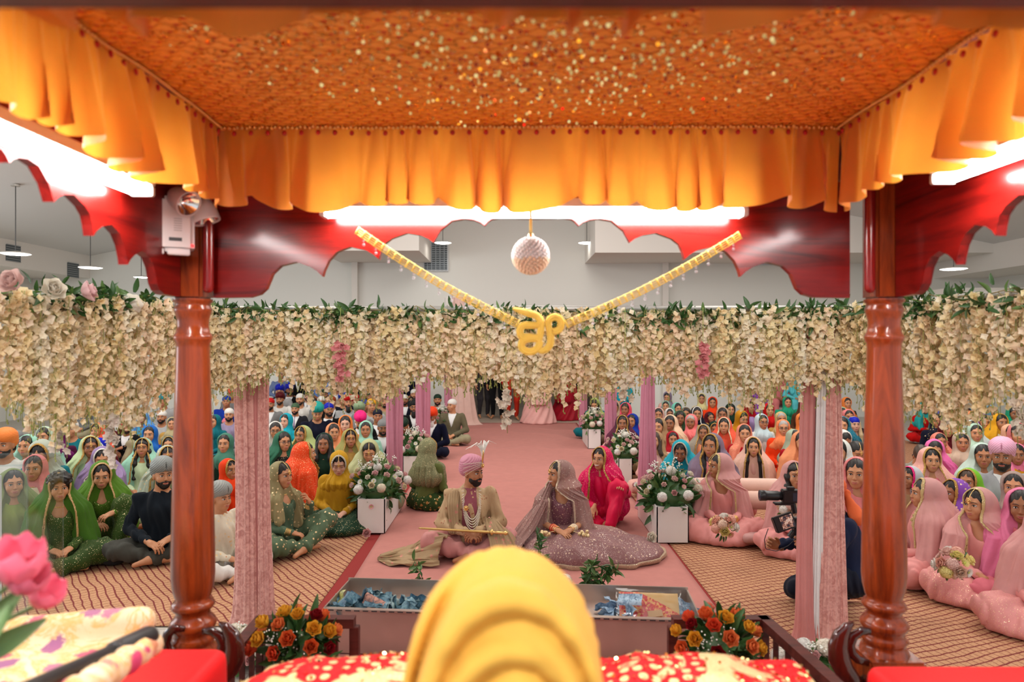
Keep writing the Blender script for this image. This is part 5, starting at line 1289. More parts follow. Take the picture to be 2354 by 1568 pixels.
# vases of roses on the dais
ORG = dict(rose=[(.92, .20, .05), (.94, .28, .08), (.93, .50, .04), (.94, .30, .18), (.30, .005, .012), (.90, .12, .04)])
def rose_vase(x, y, label, seed, pts=None):
    rs = np.random.RandomState(seed); r = empty('rose_vase', (x, y, .15), 0, label, 'vase of flowers')
    simple('vase', lathe([(0, .0), (.055, 0), (.058, .01), (.050, .12), (.060, .25), (.056, .25), (.046, .12), (.050, .015), (0, .012)], 24), plain('clear_glass', (.9, .95, .95), .03, 0, Transmission_Weight=1.0, IOR=1.3), r, True)
    simple('stems', [(*tube([(rs.uniform(-.03, .03), rs.uniform(-.03, .03), .02), (rs.uniform(-.04, .04), rs.uniform(-.04, .04), .25), (rs.uniform(-.1, .1), rs.uniform(-.08, .08), .42)], .0035, 5), 0) for i in range(14)], stemm, r, True)
    simple('foliage', [((V*np.array((1, 1, 1.2))), Q, m) for V, Q, m in leaves_mesh(rs, 150, .13, (0, 0, .34), (.06, .10), -.8)]+[(*uvs((0, 0, .38), (.10, .09, .12), 12, 8), 0)], [leafm, leafm], r, True)
    sp = []
    for i in range(60): sp.append((*uvs((rs.choice([-.04, .02, -.09])+rs.normal(0, .03), -.10+rs.normal(0, .02), .50+rs.normal(0, .04)), .0042, 5, 4), 0))
    simple('white_filler', sp, plain('tiny_white', (.85, .86, .78), .6), r, True)['kind'] = 'stuff'
    N = 21; gi = np.arange(N)+.5
    for i in range(N):
        ph = math.acos(1-.95*gi[i]/N); th = PI*(1+5**.5)*gi[i]; d = np.array((math.cos(th)*math.sin(ph), math.sin(th)*math.sin(ph)-.15, math.cos(ph)))
        p = d*np.array((.185, .16, .15))*rs.uniform(.9, 1.1)+np.array((0, 0, .44)); o = obj('rose', FM['rose'], r, tuple(p), eul(dirrot(d+np.array((0, -.35, .25))))); o.scale = (rs.uniform(.95, 1.25),)*2+(rs.uniform(1.2, 1.7),); o.color = (*ORG['rose'][rs.randint(6)], 1)
    o = obj('rose', FM['rose'], r, (.03, -.15, .28), (R(80), 0, 0)); o.scale = (1.2,)*3; o.color = (.92, .30, .18, 1)
rose_vase((686-CX)/F*3.12, 3.12, 'glass vase of orange, yellow and dark red roses inside the left railing', 31)
rose_vase((1652-CX)/F*3.12, 3.12, 'glass vase of orange, yellow and dark red roses inside the right railing', 34)
# heaps of cream blossoms behind the railings at the foot of the drapes
for (x, y, lb, sd) in ((-1.62, 4.15, 'cream and blush flowers at the foot of the left pink drape', 51), (1.78, 3.95, 'cream and blush flowers at the foot of the right pink drape', 52)):
    arrangement((x, y, .04), .44, .30, lb, sd, n=(9, 10, 4), zs=.17)
# tulips
tr_ = empty('tulip_vase', (-1.20, 1.30, 1.03), 0, 'vase of pink tulips on the covered stand at the left edge', 'vase of flowers')
simple('vase', lathe([(0, 0), (.05, 0), (.055, .02), (.045, .12), (.055, .22), (.050, .22), (.040, .12), (.045, .02), (0, .015)], 24), MATS['clear_glass'], tr_, True)
tulm = petmat('tulip_petal')
def tulip_me():
    ps = []
    for k in range(6):
        o_ = k % 2; V, Q = grid(9, 10, lambda u, v: ((.004+.0255*np.sin(PI*np.clip(v*.78, 0, 1))**.7+.002*o_+.004*v*v)*np.cos(2*PI*k/6+(u-.5)*1.9*np.sin(PI*np.clip(.12+.84*v, 0, 1))**.6), (.004+.0255*np.sin(PI*np.clip(v*.78, 0, 1))**.7+.002*o_+.004*v*v)*np.sin(2*PI*k/6+(u-.5)*1.9*np.sin(PI*np.clip(.12+.84*v, 0, 1))**.6), .066*v*(1-.16*(2*(u-.5))**2*v)-.003*o_)); ps.append((V, Q, 0))
    ps.append((*uvs((0, 0, .012), (.018, .018, .014), 12, 8), 0)); return mesh_from('tulip', ps, tulm)
TM = tulip_me(); tv = np.array((-1.20, 1.30, 1.03))
for (px, py, d, ax, s_) in ((5, 1285, 1.22, (-.1, -.2, 1), 1.0), (42, 1295, 1.18, (.35, -.25, 1), 1.25), (62, 1330, 1.2, (.7, -.4, .8), 1.0), (106, 1367, 1.32, (.75, -.35, .85), .95)):
    p = np.array(at(px, py, d)); ax = np.array(ax)/np.linalg.norm(ax); b = p-ax*.03*s_
    st = simple('tulip_stem', tube([(0, 0, .05), np.array((0, 0, .22)), (b-tv)*.6+np.array((0, 0, .12)), b-tv], .004, 8), stemm, tr_, True)
    o = obj('tulip', TM, tr_, tuple(b-tv), eul(dirrot(ax)), (.99, .24, .36)); o.scale = (s_,)*3
ps = []
for (px, py, d, L, an) in ((10, 1465, 1.2, .17, 20), (35, 1430, 1.25, .12, 60), (-10, 1440, 1.2, .2, -5), (15, 1500, 1.15, .15, 8)):
    V, Q = petal(L, .06, -.45, 6, 9, .3); V = rx(V, R(88)); V = V@rotm(0, an, 0).T; ps.append((V*.8+np.array(at(px-70, py+75, d))-tv, Q, 0))
simple('leaves', ps, plain('tulip_leaf', (.16, .27, .10), .5), tr_, True)
# clear podium
pod = empty('clear_podium', (-3.47, 4.6, 0), R(4), 'clear acrylic podium with a white inner panel at the left edge', 'podium')
t = NT('acrylic'); gl = t.n('ShaderNodeBsdfGlossy'); gl.inputs['Roughness'].default_value = .08; trn = t.n('ShaderNodeBsdfTransparent'); trn.inputs[0].default_value = (.93, .96, .96, 1); mx = t.n('ShaderNodeMixShader'); mx.inputs[0].default_value = .10; t.l(trn.outputs[0], mx.inputs[1]); t.l(gl.outputs[0], mx.inputs[2]); t.l(mx.outputs[0], t.o.inputs[0]); ACR = t.m
simple('shell', [(*bbox_(-.32, .32, -.20, -.19, 0, 1.18, .002), 0), (*bbox_(.31, .32, -.2, .2, 0, 1.18, .002), 0), (*bbox_(-.32, .32, -.24, .22, 1.175, 1.19, .002), 0)], ACR, pod)
simple('inner_panel', bbox_(-.30, .10, -.15, -.13, .05, 1.10, .002), plain('panel_white', (.72, .76, .80), .4), pod)
simple('edge_strip', bbox_(.095, .112, -.155, -.125, .05, 1.10, .002), plain('edge_white', (.92, .95, .97), .3), pod)
# bolsters and cushion
bolm = cloth('bolster_peach', (.84, .56, .46), rough=.6, bump=.05)
def bolster(px, py, d, L, rad, label):
    x, y, z = at(px, py, d); r = empty('bolster', (x, y, z), R(-3), label, 'bolster'); n = 14
    prof = [(0, -L/2), (rad*.4, -L/2+.002), (rad*.85, -L/2+.012), (rad, -L/2+.05), (rad*1.02, 0), (rad, L/2-.05), (rad*.85, L/2-.012), (rad*.4, L/2-.002), (0, L/2)]
    V, Q = lathe(prof, 32); V = V[:, [2, 1, 0]]*np.array((1, 1, -1)); simple('cover', (V, Q), bolm, r, True)
    simple('end_buttons', [(*uvs((sx*(L/2), 0, 0), (.008, .02, .02), 10, 6), 0) for sx in (-1, 1)], bolm, r, True)
bolster(1692, 1118, 7.15, .92, .085, 'long peach bolster lying behind the bridesmaid, the farther one'); bolster(1735, 1150, 6.9, .80, .090, 'long peach bolster lying behind the bridesmaid, the nearer one')
P, Q = iso(lambda g: bx(g, (0, 0, .09), (.24, .20, .05), .05)+.25*(np.abs(g.x)+np.abs(g.y))**2*.25, (-.3, -.26, 0), (.3, .26, .17), .012, 1)
tag(simple('floor_cushion', (P, Q), cloth('cushion_pink', (.60, .33, .31), rough=.5, bump=.1), None, True, loc=(at(1750, 1190, 6.6)[0], 6.6, .02)), 'dusty pink cushion lying on the floor between the bridesmaid and the bolsters', 'cushion')
# ================================================================= the guests
K = dict(white=(.78, .76, .72), cream=(.76, .68, .50), ivory=(.72, .66, .52), mint=(.42, .68, .56), sage=(.36, .46, .30), olive=(.20, .20, .08), green=(.07, .22, .02), dgreen=(.010, .055, .030), lime=(.28, .60, .06), emer=(.04, .42, .26),
         teal=(.01, .22, .26), turq=(.02, .45, .55), sky=(.12, .42, .62), blue=(.01, .07, .42), royal=(.01, .03, .50), navy=(.008, .012, .045), black=(.012, .012, .014), char=(.04, .04, .05), grey=(.30, .30, .30), lgrey=(.50, .50, .50),
         purple=(.16, .03, .32), plum=(.12, .008, .07), lilac=(.50, .38, .62), lav=(.42, .36, .50), pink=(.80, .28, .34), rose=(.76, .30, .30), blush=(.82, .52, .46), hot=(.85, .03, .28), magenta=(.78, .01, .14), red=(.62, .01, .012), crim=(.48, .006, .03), maroon=(.16, .006, .02),
         orange=(.86, .10, .012), coral=(.86, .19, .11), peach=(.86, .40, .22), apri=(.88, .33, .10), must=(.62, .32, .015), yellow=(.80, .46, .04), gold=(.55, .36, .12), tan=(.50, .34, .20), beige=(.60, .46, .34), brown=(.16, .07, .03), rust=(.42, .10, .02), khaki=(.42, .38, .26))
for q_ in K: K[q_] = tuple(a_**1.32 for a_ in K[q_])
def kc(c): return K[c] if isinstance(c, str) else c
CROWD = []
def Wm(px, py, yaw, label, sc, top=None, **k): CROWD.append(dict(px=px, py=py, yaw=yaw, label=label, fem=True, sc=kc(sc) if sc else None, top=kc(top or sc or 'beige'), k=k))
def Mn(px, py, yaw, label, tb, tc, top, **k): CROWD.append(dict(px=px, py=py, yaw=yaw, label=label, fem=False, tb=tb, tc=kc(tc) if tc else None, top=kc(top), k=k))
S_, B_, P_ = 'sikh', 'bandana', 'patka'
# --- men, left of the aisle, rear rows
Mn(646, 862, 10, 'man in blue striped shirt on the chairs by the rear wall, behind the maroon turban', B_, 'blue', (.16, .22, .40), pz='chair', D=17.0)
Mn(686, 868, 12, 'man in black jacket and white shirt on the chairs by the rear wall', S_, 'maroon', 'white', suit='black', pz='chair', D=17.0, skin='c')
Mn(734, 864, 8, 'large man in bright blue shirt and pink turban on the chairs by the rear wall', S_, 'pink', (.16, .30, .68), pz='chair', D=17.0, beard='short')
Mn(836, 864, 15, 'man in navy jacket sitting on the chairs by the rear wall, apart from the others', P_, 'black', 'navy', pz='chair', D=17.0)
Mn(643, 903, 12, 'man in royal blue turban half hidden behind the maroon turban', S_, 'royal', 'lgrey')
Mn(665, 899, 30, 'man in bright blue turban, glasses and lavender shirt, looking sideways', S_, 'royal', 'lilac', suit='black', specs=True)
Mn(644, 921, 5, 'bearded man in maroon turban and white shirt', S_, 'maroon', 'white', beard='short')
Mn(621, 932, 10, 'man in red head cloth and grey jacket beside the left drape', B_, 'red', 'lgrey', suit='grey')
Mn(708, 912, 5, 'man in green head cloth, glasses, dark suit and tie in the rear', B_, 'dgreen', 'white', suit='navy', tie='char', specs=True, skin='p')
Mn(690, 921, 8, 'man in white head cloth and pale shirt behind the purple tie', B_, 'white', 'white')
Mn(746, 909, 12, 'man in green cap and glasses under the pink blossom strand', B_, 'dgreen', 'tan', specs=True)
Mn(772, 904, 20, 'old man in brown turban with a full white beard', S_, 'brown', 'beige', beard='full', beardc='w')
Mn(788, 921, 15, 'man whose blue turban shows behind the red turban', S_, 'blue', 'navy')
Mn(801, 928, 15, 'man in scarlet turban with a long black beard', S_, 'red', 'lgrey', beard='full')
Mn(818, 920, 20, 'man in red head cloth just behind the scarlet turban', B_, 'red', 'khaki')
Mn(835, 914, 12, 'old man in white patterned cap near the mauve drape', B_, 'white', 'grey', beard='short', beardc='g')
Mn(850, 914, 18, 'man in green head cloth and pale shirt beside the patterned cap', B_, 'dgreen', 'khaki')
Mn(679, 943, 5, 'man in green head cloth, dark suit and purple tie', B_, (.06, .12, .06), 'white', suit='char', tie='purple', beard='short')
Mn(739, 927, 10, 'man in white printed cap and glasses', B_, 'white', 'grey', specs=True, beard='short')
Mn(763, 927, 8, 'grey haired man in rust head cloth and glasses', B_, 'rust', 'maroon', suit='black', specs=True, skin='p')
Mn(729, 949, 20, 'man in teal turban looking down, behind the small boy', S_, (.01, .30, .26), 'navy', hp=20)
Mn(755, 945, 25, 'man with black beard in royal blue head cloth and dark suit', B_, 'royal', 'white', suit='black', beard='short')
Mn(838, 936, 15, 'man in dotted blue head cloth and grey jacket', B_, 'blue', 'white', suit='grey', skin='c')
Mn(854, 936, 20, 'man in yellow head cloth and striped shirt next to the mauve drape', B_, 'yellow', 'lgrey')
Mn(826, 949, 10, 'man in sage green turban directly behind the hot pink turban', S_, 'sage', 'lgrey', suit='grey')
Mn(829, 968, 10, 'man in hot pink turban bowing his head, dark suit', S_, 'hot', 'white', suit='black', hp=25, beard='short')
Mn(727, 968, -10, 'small boy in green patka and navy waistcoat', P_, (.20, .40, .14), 'white', suit='navy', s=.74)
Wm(658, 972, -12, 'woman wrapped in a turquoise shawl, left of the small boy', 'turq', sst='wrap', skin='p')
Wm(794, 979, 10, 'fair woman in soft orange headscarf', 'apri', skin='p', sst='open')
Wm(765, 998, 25, 'woman in peach headscarf looking toward the couple', 'peach', sst='open')
Wm(841, 992, 10, 'woman in pale mint headscarf beside the nearest left mauve drape', 'mint', sst='wrap')
Wm(633, 994, 20, 'young woman with glasses and a white scarf beside the left drape', 'white', 'lgrey', specs=True, sst='veil')
Wm(695, 1005, -12, 'woman with large gold forehead ornament and gold green scarf', (.42, .50, .20), 'sage', tikka=1, trim='gold', sst='veil')
Wm(650, 1020, 40, 'woman with glasses in dark green scarf and sequinned dark dress', (.03, .14, .08), 'black', smat='cloth', tmat='shiny', specs=True, sst='veil')
Wm(745, 1025, 8, 'young woman in black and dark green with solemn face', (.008, .035, .025), 'dgreen', hair='long', sst='open')
Wm(805, 1013, 20, 'woman with gold forehead ornament and olive gold scarf', (.36, .32, .10), 'gold', tikka=1, trim='gold', necklace=True, sst='veil')
Wm(849, 1037, 10, 'woman in sage scarf with pearl necklace looking down', (.48, .50, .26), 'khaki', hp=22, tikka=1, necklace=True, closed=True, sst='veil')
Wm(518, 1024, 5, 'young woman in deep green scarf between the left post and drape', (.06, .20, .14), 'dgreen', sst='wrap')
Mn(517, 976, 0, 'toddler in pink patka between the left post and drape', P_, 'pink', 'sky', s=.62)
Wm(494, 973, -10, 'woman with gold headpiece holding the toddler', 'teal', tikka=1)
Mn(527, 957, 15, 'man in white head cloth behind the toddler', B_, 'white', 'lav')
Mn(521, 926, 15, 'man in blue shirt seated high behind the left drape', B_, 'blue', 'blue')
Mn(534, 910, 15, 'man in orange turban beneath the blossoms by the left drape', S_, 'coral', 'grey')
Wm(524, 1085, 55, 'girl in orange red scarf with gold edge by the left post', 'orange', trim='gold', sst='wrap', s=.9)
# --- left of the left post
Wm(345, 1003, 10, 'woman in bright blue scarf left of the post', (.01, .12, .46), 'blue', sst='wrap')
Wm(388, 1027, 20, 'woman in teal scarf with gold edge just left of the post', 'teal', trim='gold', sst='open')
Wm(383, 1057, 30, 'woman with embellished silver grey headscarf behind the grey turban', (.44, .50, .40), 'sage', smat='embr', tikka=1, trim='gold', sst='veil')
Wm(328, 1035, 20, 'young woman with wavy hair, mint outfit and gold necklace', 'mint', (.52, .64, .40), hair='longwavy', tikka=1, necklace=True, trim='gold', sst='veil', hp=-5)
Wm(232, 1028, 15, 'woman with royal blue beaded headband looking down', 'royal', 'maroon', hp=25, trim='white', closed=True, sst='wrap')
Wm(206, 1033, 35, 'woman draped in pale green shawl with gold edge, looking aside', (.46, .58, .32), 'sage', trim='gold', sst='veil', tikka=1)
Wm(225, 994, -5, 'young woman in coral scarf with dark hair', 'coral', sst='open', trim='gold')
Wm(238, 975, 20, 'woman in peach edged scarf behind the coral scarf', 'beige', 'maroon', sst='open', trim='gold')
Wm(233, 1056, 30, 'woman in lavender scarf behind the green shawl with shell edging', 'lilac', (.40, .22, .26), smat='sheer', tmat='shiny', trim='white', hp=15)
Wm(100, 1042, 15, 'woman in teal dress and cream scarf with gold edge, head bowed', (.40, .44, .36), 'teal', trim='gold', hp=25, sst='open', closed=True)
Wm(133, 1004, 15, 'woman in plum purple scarf and dress', (.14, .01, .10), 'plum', sst='wrap')
Wm(102, 1008, 10, 'woman in pale green scarf under the blossoms at far left', (.50, .62, .46), 'mint', sst='open')
Wm(62, 1030, 10, 'woman in mint scarf whose face the blossoms hide, beside the plum dress', 'mint', sst='veil')
Mn(296, 983, 25, 'man in black suit resting his chin on his hand, left of the post', B_, 'red', 'white', suit='black', pz='kneeup')
Wm(328, 965, 10, 'woman in light blue scarf behind the bright blue one', (.10, .32, .72), 'sky')
Mn(376, 925, 15, 'man in turquoise blue turban beneath the blossoms by the left post', S_, 'turq', 'lgrey')
Mn(372, 962, 12, 'man in pale grey shirt between the blue scarves and the post', B_, 'white', 'lgrey')
Wm(396, 978, 20, 'woman in olive striped scarf touching the edge of the post', (.42, .36, .20), 'gold', sst='wrap')
Mn(12, 1028, 10, 'person in orange turban at the extreme left edge', S_, 'apri', 'white')
Mn(35, 1016, 15, 'man in navy jacket with white cuff at the far left', B_, 'grey', 'white', suit='navy')
Mn(190, 925, 15, 'man in pink turban glimpsed through the blossoms on the left', S_, 'pink', 'grey')
Mn(270, 945, 20, 'man in dark jacket glimpsed under the blossoms, left', B_, 'char', 'white', suit='brown')
Mn(165, 990, 15, 'person in white and teal beside the plum scarf', B_, 'white', 'teal')
Wm(80, 1082, 20, 'woman in pink scarf over a cream top behind the clear podium', 'rose', 'cream', sst='open', necklace=True, trim=None)
# --- around the mauve drapes, left
Mn(930, 922, 12, 'man in white cap, blue shirt and dark jacket between the mauve drapes', B_, 'white', (.2, .3, .5), suit='navy', beard='short')
Mn(952, 909, 8, 'man in white printed cap behind the mauve drapes', B_, 'white', 'char')
Mn(952, 939, 5, 'bearded man with glasses and dark jacket between the mauve drapes', P_, 'black', 'khaki', suit='black', beard='full', specs=True)
Mn(934, 974, -20, 'man in green head cloth bowing his head between the mauve drapes', B_, 'dgreen', 'black', hp=38)
Mn(995, 958, -15, 'white bearded man in orange red turban and dark suit at the aisle', S_, 'orange', 'lgrey', suit='navy', beard='full', beardc='w', hp=18)
Mn(1006, 922, 5, 'man in green head cloth behind the far left flower box', B_, 'dgreen', 'char', suit='char')
Mn(884, 926, 10, 'man in pale pink turban left of the first mauve drape', S_, 'blush', 'khaki')
Mn(873, 922, 10, 'man in dark head cloth beside the pale pink turban', B_, 'grey', 'navy')
Mn(1040, 935, -30, 'man in olive tweed jacket by the gauze curtain', B_, 'white', 'khaki', suit=(.14, .12, .07))
Mn(934, 885, 10, 'man in dark suit on the chairs by the rear wall near the mauve drapes', B_, 'grey', 'lgrey', suit='navy', pz='chair', D=16.9)
Mn(868, 882, 10, 'man in grey jacket on the chairs behind the pale pink turban', B_, 'turq', 'lgrey', suit='grey', pz='chair', D=16.9)
Mn(880, 985, 15, 'man in dark suit with folded arms beside the nearest left mauve drape', B_, 'grey', 'lgrey', suit='black', hp=10)
Mn(868, 960, 15, 'man in charcoal suit partly behind the nearest left mauve drape', B_, 'navy', 'white', suit='char')
# --- right of the aisle
Wm(1368, 930, -15, 'woman with black hair and green scarf looking down by the far right box', (.40, .46, .14), 'teal', hp=22, hair='long', closed=True, sst='open')
Wm(1414, 940, -20, 'woman with dark glasses and beige scarf behind the right mauve drapes', 'beige', specs=True, sst='open')
Wm(1439, 945, -25, 'woman in hot coral pink scarf between the right mauve drapes', (.85, .08, .14), 'hot', sst='open')
Wm(1431, 977, -10, 'woman with long dark hair and maroon gold scarf', (.10, .015, .04), 'maroon', hair='long', trim='gold', sst='veil')
Wm(1426, 908, -15, 'woman in turquoise on the chairs behind the right mauve drapes', 'turq', pz='chair', D=15.8)
Wm(1455, 972, -30, 'person in royal blue wrap beside the maroon scarf', 'blue', sst='wrap')
Wm(1514, 957, -15, 'woman in pale pink scarf right of the nearest right mauve drape', 'blush', 'white', sst='open')
Wm(1539, 955, -5, 'woman in white scarf in the middle rows on the right', 'white', 'blush', sst='wrap')
Wm(1536, 914, -25, 'woman in silvery lavender veil leaning on her hand', 'lav', 'blush', smat='sheer', hp=15)
Wm(1531, 937, -20, 'woman in grey green scarf beneath the silvery veil', (.28, .44, .34), 'emer', sst='wrap')
Wm(1557, 943, 10, 'woman in sea green scarf seen from behind, right of the grey green scarf', (.18, .56, .44), sst='veil')
Wm(1542, 977, -25, 'woman in pale peach scarf with a stern look', (.86, .60, .40), 'peach', earrings=True, sst='veil')
Wm(1590, 974, -25, 'older woman in salmon pink scarf', (.86, .20, .20), 'rose', sst='wrap', hairc='g')
Wm(1613, 920, -15, 'woman in pale yellow scarf in the rear right rows', (.66, .58, .28), 'cream', sst='wrap')
Wm(1638, 929, -15, 'woman wrapped in vivid orange scarf in the rear right rows', 'orange', sst='wrap')
Wm(1632, 963, 10, 'girl in dark red scarf looking sideways below the vivid orange scarf', 'maroon', sst='veil', s=.88)
Wm(1661, 957, -20, 'woman in beige cream scarf behind the coral scarf', 'beige', sst='open')
Wm(1617, 999, -18, 'woman in grey gold scarf and peach shawl with brown hair', (.34, .30, .24), 'peach', hairc='b', trim='gold', sst='veil')
Wm(1641, 986, -10, 'child in dark green scarf right of the grey gold scarf', 'dgreen', s=.8, trim='gold', hp=15)
Wm(1665, 982, -20, 'woman in bright coral scarf with cream edge, arm raised', 'coral', trim='cream', pz='kneeup', sst='veil')
Wm(1546, 1014, -5, 'smiling young woman in red scarf behind the turquoise guest', 'crim', smile=True, sst='wrap')
Wm(1638, 1030, -35, 'young woman with very long black hair and grey lilac veil', (.26, .22, .32), 'rose', hair='long', trim='gold', smat='sheer', sst='veil')
Wm(1516, 985, -30, 'woman with black hair seen from behind the nearest right mauve drape', 'tan', sst='open')
Wm(1508, 1018, -30, 'woman with long brown hair and sand scarf beside the nearest right mauve drape', 'tan', 'blush', hair='long', hairc='b', sst='open')
Wm(1577, 955, -15, 'woman in black and gold patterned scarf', (.10, .07, .04), 'black', smat='embr', sst='wrap')
Wm(1602, 955, -10, 'woman in navy scarf with white edge', 'navy', 'gold', trim='white', sst='open')
Wm(1563, 965, -10, 'woman in dark olive green scarf in the middle rows on the right', (.05, .11, .05), 'dgreen', sst='veil')
Wm(1810, 928, -8, 'woman in emerald green shawl sitting tall near the right drape', 'emer', sst='wrap', pz='men')
Wm(1767, 946, 0, 'woman in red scarf behind the white blue scarf', 'red', 'crim', sst='wrap')
Wm(1795, 967, -10, 'old woman with glasses in mustard beige scarf', (.62, .42, .18), 'gold', specs=True, sst='wrap', hairc='g')
Wm(1751, 974, 5, 'woman with glasses in pale blue and white scarf', (.52, .66, .70), 'white', specs=True, sst='wrap')
Wm(1711, 1001, -12, 'woman in coral beaded scarf and red dress with necklace', (.84, .26, .16), 'crim', smat='shiny', necklace=True, sst='open')
Wm(1800, 988, -15, 'grey haired old woman with glasses in orange shawl', (.85, .24, .09), 'orange', specs=True, hairc='g', sst='wrap')
Wm(1826, 1012, 15, 'woman in red dress and sage green scarf near the right drape', (.38, .46, .34), 'crim', sst='open', necklace=True, earrings=True)
Wm(1729, 1028, -15, 'girl with long black hair and blush gold veil, arms crossed on the bolster', (.78, .46, .36), 'blush', hair='long', trim='gold', pz='lean', sst='veil')
Wm(1702, 963, 15, 'woman in mustard yellow scarf seen from the side', 'must', hp=15, sst='wrap')
Wm(1679, 945, -10, 'woman in dark green scarf in the rear right rows, left of the mustard one', 'dgreen', sst='wrap')
Wm(1724, 940, 10, 'woman in dusky red and lilac behind the mustard scarf', 'crim', 'lilac', sst='open')
Wm(1747, 878, -10, 'woman in violet on the chairs by the rear wall', (.34, .08, .55), pz='chair', D=16.8, lg=(.34, .08, .55))
Wm(1790, 876, -10, 'woman in dusty rose suit on the chairs by the rear wall', 'rose', pz='chair', D=16.6, lg=K['rose'])
Wm(1831, 880, -8, 'woman in pale turquoise suit on the chairs by the rear wall', (.12, .62, .68), pz='chair', D=16.4, lg=(.12, .62, .68))
Wm(1849, 935, -10, 'woman with glasses in brown beside the right drape', 'brown', specs=True, sst='open')
Wm(1845, 972, -12, 'woman in amber scarf hidden mostly by the right drape', 'apri', sst='wrap')
Wm(1843, 1022, -12, 'woman in peach veil partly behind the right drape', 'peach', 'peach', sst='veil')
Wm(1933, 1013, 5, 'woman in white scarf looking down between the right drape and post', 'white', 'lgrey', hp=22, closed=True, sst='open')
Wm(1938, 982, -25, 'woman in teal dotted shawl right of the drape', (.01, .16, .24), 'teal', smat='shiny', sst='veil')
Mn(1963, 979, -5, 'fair woman with long blonde hair under a royal blue cap', B_, 'royal', 'teal', hair='long', hairc='y', skin='p', pz='lap')
Wm(1967, 1042, -5, 'child with forehead ornament in orange shawl, eyes lowered', None, 'coral', tikka=1, hp=15, closed=True, s=.9)
Wm(1930, 1045, -35, 'woman in white lace scarf between the right drape and post', (.72, .74, .68), 'cream', smat='embr', sst='veil')
Wm(1946, 930, 0, 'woman in amber and navy under the blossoms near the right post', 'apri', 'navy')
Wm(1935, 955, -10, 'woman in pale green scarf under the blossoms near the right post', (.36, .52, .34), sst='wrap')
Wm(1950, 962, -10, 'woman in dusky pink scarf behind the royal blue cap', 'rose', 'yellow')
Wm(1920, 1085, -40, 'woman in deep maroon suit right of the drape, mostly hidden', 'maroon', sst='veil')
Wm(1972, 1095, -35, 'woman in pink beaded suit at the left edge of the right post', 'rose', smat='shiny', sst='veil')
# --- right of the right post
Wm(2120, 940, -5, 'woman in red and teal raising her arm, high in the right rows', (.02, .34, .34), 'red', pz='kneeup', sst='open')
Wm(2152, 972, -15, 'woman in navy shawl with silver motifs', 'navy', smat='embr', sst='wrap')
Wm(2176, 990, -12, 'dark haired woman in maroon scarf with long earrings', 'maroon', earrings=True, sst='open', hair='parted')
Wm(2170, 957, -10, 'woman in blue violet scarf behind the navy shawl', (.12, .12, .62), sst='open')
Wm(2211, 981, -10, 'young woman in yellow with gold hair ornament', 'yellow', tikka=1, sst='open', trim='gold')
Wm(2235, 989, -22, 'heavy set woman in white shawl', (.66, .74, .72), 'white', sst='veil')
Wm(2221, 953, -15, 'woman in powder blue scarf in the upper right rows', (.34, .54, .60), sst='wrap')
Wm(2204, 953, -10, 'woman in orange amber scarf in the upper right rows', 'apri', sst='wrap')
Wm(2236, 966, -10, 'woman in peach edged scarf behind the white shawl', 'peach', trim='gold', sst='open')
Wm(2262, 975, -18, 'woman in purple and silver sequinned scarf', (.22, .03, .28), 'purple', smat='shiny', sst='veil')
Wm(2281, 951, 5, 'woman wrapped in sky blue scarf in the upper right rows', (.10, .42, .68), sst='wrap')
Wm(2155, 1018, -10, 'woman in bright floral scarf with her hand at her forehead', (.78, .22, .16), 'crim', smat='embr', pz='kneeup', sst='veil')
Wm(2114, 1042, -20, 'young woman with brown hair bending far down', None, (.30, .28, .24), hair='bun', hairc='b', hp=42, closed=True)
Wm(2150, 1038, -25, 'woman in bright pink scarf with red edge', (.85, .16, .42), 'pink', sst='veil', hp=10)
Wm(2210, 1022, -22, 'woman in sheer beige shawl with parted hair', (.74, .56, .42), 'beige', smat='sheer', sst='wrap')
Wm(2242, 1000, -20, 'woman in pale green scarf behind the sheer beige shawl', (.44, .62, .48), sst='wrap')
Wm(2261, 1054, -28, 'young woman in ice green scarf with earrings', (.52, .66, .58), 'cream', earrings=True, sst='veil')
Wm(2139, 1063, -15, 'woman in pink and gold sequinned scarf with red lips', (.85, .42, .36), 'pink', earrings=True, trim='gold', sst='veil', smat='shiny')
Mn(2306, 1056, -38, 'bearded man in pale pink turban, grey suit and pink tie', S_, (.82, .42, .58), 'white', suit=(.34, .34, .36), tie='rose', beard='short')
Wm(2228, 1114, -48, 'woman in lime green scarf with broad gold border', 'lime', 'sage', trim='gold', hairc='b', sst='veil')
Wm(2193, 1140, -75, 'woman in violet scarf with gold zigzag embroidery, turned away', (.24, .07, .42), 'purple', smat='embr', trim='gold', sst='veil')
Wm(2321, 1000, -15, 'woman in apricot scarf at the right edge rows', (.85, .44, .28), sst='wrap')
Wm(2343, 1003, -30, 'woman with dark hair in rose scarf at the extreme right', 'rose', sst='open')
Wm(2092, 1104, -60, 'woman in grey scarf with magenta embroidered edge beside the right post', (.52, .50, .54), 'tan', trim='hot', sst='veil')
Wm(2338, 1050, -25, 'woman in candy pink scarf behind the grey suited man', (.85, .22, .36), 'must')
Wm(2325, 1122, -40, 'woman in taupe suit with folded arms below the grey suited man', (.50, .36, .30), 'tan', pz='kneeup', sst='wrap', smat='sheer')
Wm(2352, 1172, -40, 'woman in rose pink suit cut by the right edge', (.78, .20, .36), 'pink', sst='veil')
Wm(2300, 975, -10, 'woman in lemon scarf under the blossoms at the upper right', 'yellow', 'cream')
Wm(2330, 955, -15, 'woman in jade scarf under the blossoms at the extreme right', 'emer')
HZ = {'lap': .69, 'men': .728, 'kneeup': .69, 'lean': .645, 'chair': 1.115}
